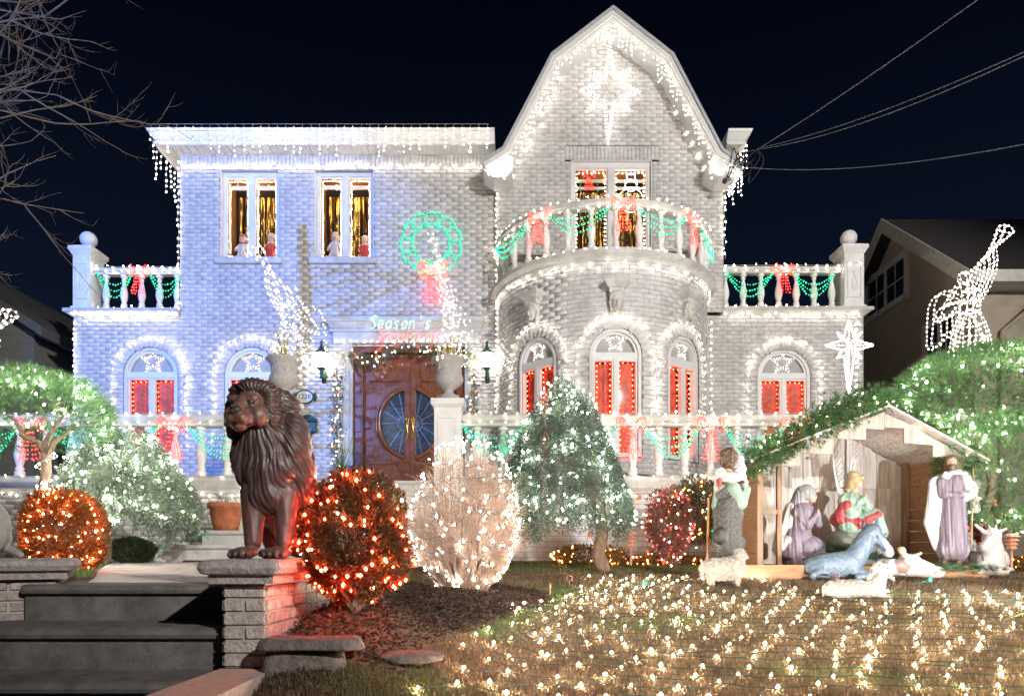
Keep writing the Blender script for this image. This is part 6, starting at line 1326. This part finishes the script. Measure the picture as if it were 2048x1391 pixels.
def roof_z(x): return lerp(zel, zpk, (x-sxl)/(xpk-sxl)) if x < xpk else lerp(zpk, zer, (x-xpk)/(sxr-xpk))
x_ = sxl+.05; k = 0; zs2 = Z(977,YB)
while x_ < sxr-.1:
    w = rnd.uniform(.15,.20); a, b = x_, min(x_+w, sxr-.06); zt = min(roof_z(a), roof_z(b))-.05
    m = MB(); m.prism([(a+.003,zs2+.004),(b-.003,zs2+.004),(b-.003,roof_z(b)-.06),(a+.003,roof_z(a)-.06)], 'y', YB-.02+rnd.uniform(-.004,.004), YB+.005); m.build('plank', PLK[k%3], sb)
    m = MB(); m.box((a+.003,YB-.03+rnd.uniform(-.004,.004),fz),(b-.003,YB-.006,zs2)); m.build('plank', PLK[(k+1)%3], sb); x_ += w; k += 1
n = 9
for k in range(n):
    za, zb_ = lerp(fz, zer+.02, k/n), lerp(fz, zer+.02, (k+1)/n); m = MB(); m.box((sxr-.10,YF+.12,za+.003),(sxr-.075+rnd.uniform(-.004,.004),YB-.03,zb_-.003)); m.build('side_plank', BRW, sb)
    m = MB(); m.box((sxl+.05,YF+.12,za+.003),(sxl+.075+rnd.uniform(-.004,.004),YB-.03,zb_-.003)); m.build('side_plank', BRW, sb)
for a, y_, w in ((sxl+.0,YF,.06),(sxr-.17,YB-.1,.065),(sxr-.1,YF+.05,.06),(sxl+.28,YF+.18,.05)): m = MB(); m.box((a,y_,fz),(a+w,y_+w,roof_z(a)-.03)); m.build('post', BRV, sb)
m = MB(); m.box((sxl+.06,YF+.13,fz+.55),(sxl+.3,YF+.17,fz+.60)); m.build('rail', BRV, sb)
# roof slopes of boards
nb_ = 7
for (xa,za,xb,zb_) in ((sxl-.12,zel-.06,xpk,zpk),(xpk,zpk,sxr+.12,zer-.06)):
    for k in range(nb_):
        p, q = lerp(xa,xb,k/nb_), lerp(xa,xb,(k+1)/nb_); pz, qz = lerp(za,zb_,k/nb_), lerp(za,zb_,(k+1)/nb_); m = MB(); m.prism([(p,pz),(q,qz),(q,qz+.022),(p,pz+.022)], 'y', YF-.14, YB+.1); m.build('roof_board', PLK[k%3], sb)
# ragged gable boards under the front edge
for k, (u0,u1,v0,v1,bot) in enumerate(((470,660,430,345,458),(660,860,345,262,385),(860,1055,262,165,302),(1055,1165,165,120,235),(1170,1285,128,180,232),(1285,1460,180,280,330),(1460,1650,280,380,402))):
    (a,_,za),(b,_,zb_) = cpos(u0,v0+14,YF-.03), cpos(u1,v1+14,YF-.03); zb2 = cpos(u0,bot,YF-.03)[2]; m = MB(); m.prism([(a,za),(b,zb_),(b,zb2-.01*(k%2)),(a,zb2+.008*(k%3))], 'y', YF-.06-.006*(k%2), YF-.035); m.build('gable_board', M('gable_plank', (.40,.34,.29), .85, var=.35, scale=5, stretch=(6,6,.5), bump=.4, bscale=14), sb)
# evergreen garland on the roof edges
GARL = (.09,.20,.07)
def garland(name, label, path, rad, n, bl, blab, bm=COOL, br=.0095, col=GARL, ln=.075):
    pts = resample(path, sum((V(b)-V(a)).length for a, b in zip(path,path[1:]))/n); P = np.array([tuple(p) for p in pts])+NR.normal(0,1,(len(pts),3))*rad*.55; D_ = P-np.array([tuple(p) for p in pts]); D_ = D_/(np.linalg.norm(D_,axis=1,keepdims=True)+1e-6)+np.array((0,-.3,-.1)); v, f = needles(P, D_, 14, ln, .0028, .5); t = thing(name, label, 'garland', path[0]); npmesh('needles', v, f, PINE, t, fcol(len(f),col,.45,14), kind='stuff'); mb = MB(); mb.tube(path, .01, 5); mb.build('stem', BARK, t)
    if bl: bulbs([q+V((rnd.gauss(0,rad*.6), -rad*.7+rnd.gauss(0,rad*.25), rnd.gauss(0,rad*.6))) for q in resample(path, bl)], br, bm, t)
    return t
g1 = [V(cpos(345,455,YF-.1)), V(cpos(560,330,YF-.1)), V(cpos(830,165,YF-.1)), V(cpos(1090,62,YF-.1))]; g2 = [V(cpos(1090,62,YF-.05)), V(cpos(1230,95,YF+.1)), V(cpos(1480,225,YF+.1)), V(cpos(1700,370,YF)), V(cpos(1760,470,YF))]
garland('roof_garland', 'evergreen garland on the shepherd-side roof edge of the stable', g1, .14, 1250, .085, '', EM('garland_warm',(1,.75,.45),130), .0075); garland('roof_garland', 'evergreen garland on the pine-side roof edge of the stable', g2, .10, 700, .085, '', EM('garland_warm',(1,.75,.45),130), .0075)
# cut branches on the ground among the figures
def cutgreen(label, u, v, D, n, w, d_):
    c = np.array(cpos(u,v,D)); P = c+NR.normal(0,1,(n,3))*np.array((w,d_,.02)); P[:,2] = np.maximum(P[:,2], c[2]); a = np.stack([NR.normal(0,1,n),NR.normal(0,.5,n),NR.uniform(0,.5,n)],1); v_, f = needles(P, a, 16, .09, .003, .35); t = thing('cut_branches', label, 'branches', tuple(c)); npmesh('needles', v_, f, PINE, t, fcol(len(f),(.07,.14,.07),.5,16), kind='stuff')
cutgreen('cut evergreen branches under the angel and donkey', 900,965,7.6,60,.12,.1); cutgreen('cut evergreen branches spread before the manger', 1560,1085,7.0,90,.28,.06); cutgreen('cut evergreen branches between donkey and manger', 1110,1010,7.3,40,.08,.06)
# floodlight that lights the figures, on a stake beside the lawn
x_, y_ = 4.25, 4.15; z_ = gz(x_,y_); t = thing('floodlight', 'black spotlight on a stake at the lawn edge aimed at the stable', 'floodlight', (x_,y_,z_)); tgt = V((3.35,7.9,1.75)); hp = V((x_,y_,z_+.42)); dv = (tgt-hp).normalized(); BK = M('black_metal',(.02,.02,.02),.5)
MB().tube([(x_,y_,z_-.05),hp],.012,6).build('stake', BK, t); mb = MB(); mb.lathe([(.03,-.1),(.06,-.09),(.075,-.02),(.08,.03)],14); mb.xf(Matrix.Translation(hp) @ dv.to_track_quat('Z','Y').to_matrix().to_4x4()); mb.build('lamp_housing', BK, t, True)
mb = MB(); mb.lathe([(.001,.02),(.072,.02)],14,cap=False); mb.xf(Matrix.Translation(hp) @ dv.to_track_quat('Z','Y').to_matrix().to_4x4()); mb.build('lens', EM('flood_lens',(.9,.95,1),30), t)
L = bpy.data.lights.new('flood','SPOT'); L.energy = 480; L.color = (.86,.93,1); L.spot_size = R(66); L.spot_blend = .55; L.shadow_soft_size = .05; o = bpy.data.objects.new('lamp_light', L); COL.objects.link(o); o.parent = t; p = hp+dv*.06; o.location = p-V((x_,y_,z_)); o.rotation_euler = dv.to_track_quat('-Z','Y').to_euler()
# ================================================================ trumpet angels of light
angel('white wire light angel with trumpet on the urn behind the lion', ((PGL[0]+PGL[1])/2+.06, DT+.05, ZU+.50), .00139, -1, 0, .10)
angel('white wire light angel with trumpet turned sideways on the urn beside the door', ((PGR[0]+PGR[1])/2+.02, DT+.05, ZU+.50), .00139, -1, R(62), .14)
angel('white wire light angel with trumpet standing on the pruned pine by the stable', (X(1940,7.5), 7.5, Z(707,7.5)), 7.5/1400/4.348, 1, 0, .05, .0085)
angel('white wire light angel half out of view on the umbrella-shaped pine', (X(-60,6.2), 6.2, Z(850,6.2)), .00095, 1, R(20), .05, .0085)
# ================================================================ door garlands and bows
def door_garland(lab, pts, rad, n, orn):
    t = garland('door_garland', lab, pts, rad, n, .05, '', COOL, .010, (.10,.19,.12), .07)
    m = MB()
    for q in resample(pts, orn): m.ball(q+V((rnd.uniform(-.04,.04), -rad-.02, 0)), .035, 8, 6)
    m.build('orange_ornament', M('orange_flower', (.75,.2,.05), .5, var=.3), t, True, 'stuff')
yg_ = D0-.1
door_garland('lit evergreen garland hanging left of the front door', [V((X(674,yg_),yg_,Z(a,yg_))) for a in (735,800,870,945)], .10, 260, .33)
door_garland('lit evergreen garland hanging right of the front door', [V((X(948,yg_),yg_,Z(a,yg_))) for a in (735,800,880,945)], .10, 260, .33)
yg_ = D0-.2; door_garland('lit evergreen garland draped across the top of the front door', [V((X(a,yg_),yg_,Z(b,yg_))) for a, b in ((700,705),(725,722),(755,718),(790,698),(815,690),(850,700),(885,715),(920,720),(940,705))], .10, 380, .4)
def cloth_bow(x, z, y, s, label):
    t = thing('ribbon_bow', label, 'bow', (x,y,z)); m = MB()
    for sg in (-1,1):
        n = 10; v = []
        for k in range(n+1):
            a = PI*k/n; u = sg*s*(.06+.5*math.sin(a)); w = s*.26*math.cos(a)*(.4+.6*math.sin(a)); v += [(x+u,y-.05*math.sin(a)-.03,z+w-.02),(x+u*.98,y-.05*math.sin(a)+.05,z+w+.02)]
        m.add(v, [(2*k,2*k+1,2*k+3,2*k+2) for k in range(n)])
        v = []
        for k in range(7): tt = k/6; v += [(x+sg*s*(.05+.32*tt)-.035,y-.02+.012*math.sin(tt*9),z-s*.75*tt),(x+sg*s*(.05+.32*tt)+.035,y-.02-.012*math.sin(tt*9),z-s*.75*tt-.02*sg)]
        m.add(v, [(2*k,2*k+1,2*k+3,2*k+2) for k in range(6)])
    m.ball((x,y-.04,z), .035, 8, 6); m.build('ribbon', M('cream_ribbon', (.72,.62,.36), .6, var=.1), t, True)
cloth_bow(X(690,D0-.2), Z(712,D0-.2), D0-.2, .36, 'cream ribbon bow at the door corner beside the house number'); cloth_bow(X(952,D0-.2), Z(712,D0-.2), D0-.2, .34, 'cream ribbon bow at the door corner beside the bow front')
lights('string_lights', 'white bulbs along the bottom of the door entablature', [[V((ex0,D0-.12,ez+.02)),V((ex1,D0-.12,ez+.02))]], .13, COOL, .013, .006)
# ================================================================ dolls in the upper windows
def doll(px, w, coat, trim, hair, lab, h=.52, arms=True):
    x0,x1,z0,z1 = w; y = D0+.27; x = X(px, y); z = z0+.07; k = h/130
    g = Fig(k,0,0); g.c((0,-8,0),(0,-70,0),34,15,'coat'); g.e(0,-4,0,36,9,32,'trim'); g.e(0,-72,0,22,16,16,'coat'); g.c((0,-50,-16),(0,-8,-30),4,4,'trim'); g.c((-18,-76,0),(-28,-48,-16),8,8,'coat'); g.c((18,-76,0),(28,-48,-16),8,8,'coat'); g.e(-28,-42,-20,7,6,7,'skin'); g.e(28,-42,-20,7,6,7,'skin'); g.fr = frame((0,-100,0),0); face(g,'skin',.62); g.e(0,8,-6,20,20,19,'hair'); g.fr = None; g.e(0,-122,0,17,12,16,'trim'); g.e(0,-82,-2,20,7,16,'trim')
    g.put('window_doll', lab, 'doll', (x,y,z), .009, .008, dict(coat=coat, trim=trim, skin=SK, hair=hair, dark=DKC, lip=(.5,.2,.17)), FIGM)
RDC = (.62,.05,.04); CR = (.78,.72,.66)
doll(486, UW[0], CR, (.5,.12,.1), (.7,.68,.62), 'cream-dressed winter doll in the upper window over the first urn', .48); doll(543, UW[0], RDC, WH, (.8,.8,.8), 'red-coated doll with white trim in the upper window over the first urn', .50)
doll(671, UW[1], CR, WH, (.75,.6,.35), 'cream-gowned doll in the upper window beside the wreath', .52); doll(730, UW[1], RDC, WH, (.7,.65,.6), 'red-gowned doll in a bonnet in the upper window beside the wreath', .46)
# ================================================================ neighbouring houses
STUC = M('beige_stucco', (.36,.31,.25), .9, var=.12, scale=4, bump=.3, bscale=90); DROOF = M('dark_shingle', (.035,.03,.032), .9, var=.3, scale=30); TRIM = M('pale_trim', (.50,.49,.45), .7); DGL = M('dark_window', (.012,.016,.02), .08, spec=.6)
nh = thing('neighbour_house', 'beige stucco neighbouring house with dark roof behind the pruned pine', 'house', (13.5,17,.2))
# side wall faces the street and the left; gable end turned to the driveway
yN0, xN = 15.2, X(1757,15.2)+.35
ya, yb2 = 13.6, 19.0
apex = V((xN+.0, 17.1, 0))
def nq(px, py): return None
xw = 8.05; yfr = 12.2; ybk = 17.2; ym_ = (yfr+ybk)/2
zea = Z(555,yfr); zap = Z(448, 14.7)
m = MB(); m.add([(xw,yfr,.2),(xw,ybk,.2),(xw,ybk,zea),(xw,ym_,zap-.12),(xw,yfr,zea)], [(0,4,3,2,1)]); m.box((xw+.01,yfr+.001,.2),(24,ybk,zea)); m.build('wall', STUC, nh)
m = MB(); ov = .28
for (y0,z0),(y1,z1) in (((yfr-.4,zea-.17),(ym_,zap)),((ym_,zap),(ybk+.4,zea-.17))): m.add([(xw-ov,y0,z0),(24,y0,z0),(24,y1,z1),(xw-ov,y1,z1),(xw-ov,y0,z0+.1),(24,y0,z0+.1),(24,y1,z1+.1),(xw-ov,y1,z1+.1)], [(4,5,6,7),(0,3,2,1),(0,4,7,3),(0,1,5,4)])
m.build('roof', DROOF, nh)
m = MB()
for (y0,z0),(y1,z1) in (((yfr-.42,zea-.18),(ym_,zap)),((ym_,zap),(ybk+.42,zea-.18))): m.add([(xw-ov-.03,y0,z0-.18),(xw-ov-.03,y1,z1-.18),(xw-ov-.03,y1,z1+.12),(xw-ov-.03,y0,z0+.12),(xw-ov-.002,y0,z0-.18),(xw-ov-.002,y1,z1-.18),(xw-ov-.002,y1,z1+.12),(xw-ov-.002,y0,z0+.12)], [(0,1,2,3),(7,6,5,4),(0,4,5,1),(3,2,6,7),(0,3,7,4)])
m.box((xw-ov,yfr-.46,zea-.24),(24,yfr-.40,zea-.04)); m.box((xw+.012,yfr-.40,zea-.24),(24,yfr,zea-.2)); m.build('bargeboard', TRIM, nh)
m = MB(); m.tube([(xw+1.1,yfr-.42,zea-.2),(xw+1.1,yfr-.3,zea-.35),(xw+.45,yfr-.08,zea-.95),(xw+.45,yfr-.06,.3)], .045, 8); m.build('downpipe', STUC, nh, True)
for (y0,y1,z0,z1) in ((14.3,15.8,Z(612,15),Z(540,15)),(12.75,13.55,Z(715,13),Z(640,13))):
    m = MB(); f = .12
    for q in (((xw-.05,y0-f,z0-f),(xw-.002,y0,z1+f)),((xw-.05,y1,z0-f),(xw-.002,y1+f,z1+f)),((xw-.05,y0,z1),(xw-.002,y1,z1+f)),((xw-.07,y0,z0-f),(xw-.002,y1,z0)),((xw-.035,(y0+y1)/2-.04,z0),(xw-.004,(y0+y1)/2+.04,z1))): m.box(*q)
    w = m.build('window', TRIM, nh); MB().box((xw-.012,y0,z0),(xw-.006,y1,z1)).build('pane', DGL, w)
    m = MB(); m.box((xw-.022,y0,(z0+z1)/2-.012),(xw-.014,y1,(z0+z1)/2+.012))
    for k in (.25,.75): m.box((xw-.022,lerp(y0,y1,k)-.012,z0),(xw-.014,lerp(y0,y1,k)+.012,z1))
    m.build('muntin', TRIM, w)
nl = thing('neighbour_house', 'dark grey neighbouring house in shadow beyond the blue-lit wing', 'house', (-11,16,.2)); DST = M('dark_stucco', (.20,.21,.205), .9, var=.1)
xw2 = -9.3; m = MB(); yA, zA = 14.0, Z(500,14); y1_, z1_ = 15.2, Z(622,15)
m.box((-24,14.5,.2),(-9.9,22,Z(640,14.5)-.3)); m.add([(-24,14.49,Z(640,14.5)-.3),(-9.9,14.49,Z(640,14.5)-.3),(-13.2,14.49,Z(455,14.5)),(-24,14.49,Z(455,14.5))], [(0,1,2,3)]); m.build('wall', DST, nl)
m = MB(); a, b = V((-9.55,14.2,Z(640,14.5)-.42)), V((-13.2,14.2,Z(455,14.5)+.08)); m.add([a,b,b+V((0,0,.2)),a+V((0,0,.2)),a+V((0,8,0)),b+V((0,8,0)),b+V((0,8,.2)),a+V((0,8,.2))], [(0,1,2,3),(3,2,6,7),(0,4,5,1),(0,3,7,4)]); m.build('roof', M('slate_roof', (.13,.135,.13), .9), nl)
m = MB(); m.prism([(X(75,13.2),Z(800,13.2)),(X(142,13.2),Z(700,13.2)),(X(240,13.2),Z(700,13.2)),(X(240,13.2),Z(800,13.2))], 'y', 13.6, 14.4); m.build('porch_roof', DROOF, nl)
# ================================================================ overhead cables
A0 = V((X(1448,12.4), 12.35, Z(365,12.4))); CB = M('cable_grey', (.16,.18,.22), .5); CBK = M('cable_black', (.02,.02,.022), .5)
def cable(label, pts, r, mat): t = thing('overhead_cable', label, 'cable', pts[0]); m = MB(); m.tube(pts, r, 6); m.build('cable_run', mat, t, True)
def sagw(a, b, s, n=18): return [a.lerp(b,k/n)-V((0,0,s*4*(k/n)*(1-k/n))) for k in range(n+1)]
b0 = V((X(1507,12.4),12.2,Z(312,12.4)))
cable('steepest grey cable running up from the gable eave', sagw(b0, W(2100,-105,6.5), .05), .007, CB); cable('upper of two close grey cables from the gable eave', sagw(b0+V((0,0,.02)), W(2150,58,6.2), .12), .005, CB); cable('lower of two close grey cables from the gable eave', sagw(b0, W(2150,64,6.0), .16), .005, CB); cable('low slack cable from the gable eave', sagw(V((X(1490,12.4),12.3,Z(341,12.4))), W(2150,268,7), .16), .005, CB)
t = thing('cable_bundle', 'tangled black service cables looping at the gable eave', 'cable', A0); m = MB()
for k in range(5):
    p = [A0+V((.02*k,0,0))]; q = V((X(1465+9*k,12.3),12.24,Z(300+8*k,12.3))); p += [A0.lerp(q,.4)+V((.05*math.sin(k*2),-.05,-.06+.05*k)), q, q+V((.08*math.cos(k),-.02,-.22-.03*k)), q+V((.2,-.03,-.1+.03*k)), b0]
    P_ = []
    for a, b, c_, d in zip([p[0]]+p, p, p[1:], p[2:]+[p[-1]]):
        for s_ in range(6): u = s_/6; P_.append(.5*((2*b)+(c_-a)*u+(2*a-5*b+4*c_-d)*u*u+(3*b-a-3*c_+d)*u**3))
    m.tube(P_, .009, 5)
m.ball(A0, .05, 8, 6); m.build('loops', CBK, t, True)
# ================================================================ garden bits
t = thing('garden_hose', 'green garden hose running from the stairs to the grass', 'hose', W(250,1118,7.3)); m = MB(); m.tube([W(px,py,7.5) for px, py in ((243,1117),(265,1113),(290,1108),(315,1098),(333,1091))], .011, 6); m.tube([W(px,py,7.86) for px, py in ((372,1078),(390,1071),(405,1066),(417,1063))], .011, 6); m.build('hose_run', M('hose_green', (.12,.5,.28), .5), t, True, 'stuff')
def solar(px, py0, py1, D, label):
    a, b = W(px,py0,D), W(px,py1,D); t = thing('path_light', label, 'path light', b); MC_ = M('copper_pink', (.52,.25,.17), .5, var=.2); h = (a-b).length
    MB().tube([b, b.lerp(a,.55)], .014, 6).build('post', MC_, t); m = MB()
    for k in range(3): m.lathe([(.03+.012*k, h*(.55+.11*k)),(.055+.008*k,h*(.55+.11*k)+.006),(.03,h*(.55+.11*k)+.045)], 8, b)
    m.lathe([(.085,h*.9),(.05,h*.98),(.01,h)], 8, b); m.build('lamp_hood', MC_, t)
solar(1262,1062,1130,8.4,'small copper path light before the terrace wall'); solar(2023,1066,1136,7.3,'small copper path light beside the ox')
def stake(px, py0, py1, D, r, label, col): a, b = W(px,py0,D), W(px,py1,D); t = thing('garden_stake', label, 'stake', b); MB().tube([b-V((0,0,.03)),a], r, 5).build('rod', M('stake_'+str(px), col, .7), t); return t
stake(1100,1165,1202,5.9,.009,'short wooden stake at the edge of the green grass',(.3,.16,.07)); stake(1118,1216,1250,4.9,.003,'thin metal pin in the lawn',(.1,.1,.1))
def eyestake(px, py0, py1, D, label):
    a, b = W(px,py0,D), W(px,py1,D); t = thing('eye_stake', label, 'stake', b); m = MB(); r = (a-b).length*.22; m.tube([b-V((0,0,.03)), a-V((0,0,2*r))], .005, 5); m.tube([a-V((0,0,r))+V((r*math.cos(k*PI/6),0,r*math.sin(k*PI/6))) for k in range(12)], .005, 5, closed=True); m.build('rod', M('rusty_rod', (.25,.13,.08), .7), t)
eyestake(1139,1150,1175,6.6,'ring-headed rod in the lawn beyond the wooden stake'); eyestake(1674,1144,1166,6.5,'ring-headed rod between donkey and lamb')
def plug(px, py, D, label):
    p = W(px,py,D); t = thing('stake_plug', label, 'plug', p); m = MB(); m.bev((p.x-.018,p.y-.015,p.z-.03),(p.x+.018,p.y+.015,p.z+.02),.004); m.tube([p, p+V((-.03,0,-.02)), p+V((-.12,.02,-.045))], .004, 4); m.build('plug_body', M('plug_green', (.01,.22,.16), .5), t)
plug(1290,1164,6.4,'green cable plug in the lawn near the standing sheep'); plug(1859,1157,6.7,'green cable plug in the lawn below the ox')
for px, py, D, lab in ((397,982,9.18,'square rust-coloured weep tile in the terrace wall above the terracotta pot'),(1181,1068,9.18,'small rust-coloured weep tile low in the terrace wall'),(1277,994,9.18,'rust-coloured dead leaf high on the terrace wall, shaped as a tile')):  # the last one is a dead leaf, built in tile form
    p = W(px,py,D); m = MB(); s = .033; m.bev((p.x-s,D-.012,p.z-s*.9),(p.x+s,D+.0,p.z+s*.9),.004); tag(m.build('wall_tile', M('rust_tile', (.5,.17,.05), .8, var=.3), None), lab, 'tile')
# repeats of one kind share a group
GN = dict(string_lights='white light strings on the house', icicle_lights='icicle lights along the eaves', window_lights='bulbs framing the windows', star_light='light stars in the arched windows', light_star='large light stars', light_bow='red light bows', light_swag='green light swags', light_wreath='green light wreaths', light_angel='wire light angels', tree_lights='bulbs wound over the trees', shrub_lights='bulbs wound over the shrubs', lion_statue='lion statues on the piers', brick_pier='brick piers of the front steps', stone_urn='stone urns on the stair piers', spiky_plant='spiky plants in the urns', wall_lantern='lanterns beside the door', sheep_statue='sheep statues on the lawn', window_doll='dolls in the upper windows', door_garland='garlands round the door', ribbon_bow='ribbon bows at the door', roof_garland='garlands on the stable roof', overhead_cable='overhead cables', path_light='copper path lights', eye_stake='ring-headed rods', stake_plug='green cable plugs', wall_tile='rust-coloured tiles', border_stone='border stones of the bed', terracotta_pot='terracotta pots', neighbour_house='neighbouring houses', street_lamp='street lamps', red_lit_bush='red-lit bushes', low_shrub='low orange-lit shrubs', pruned_pine='pruned pines', cut_branches='cut evergreen branches', garden_stake='stakes in the lawn')
for o in bpy.data.objects:
    k_ = o.name.split('.')[0]
    if o.parent is None and k_ in GN and 'category' in o: o['group'] = GN[k_]
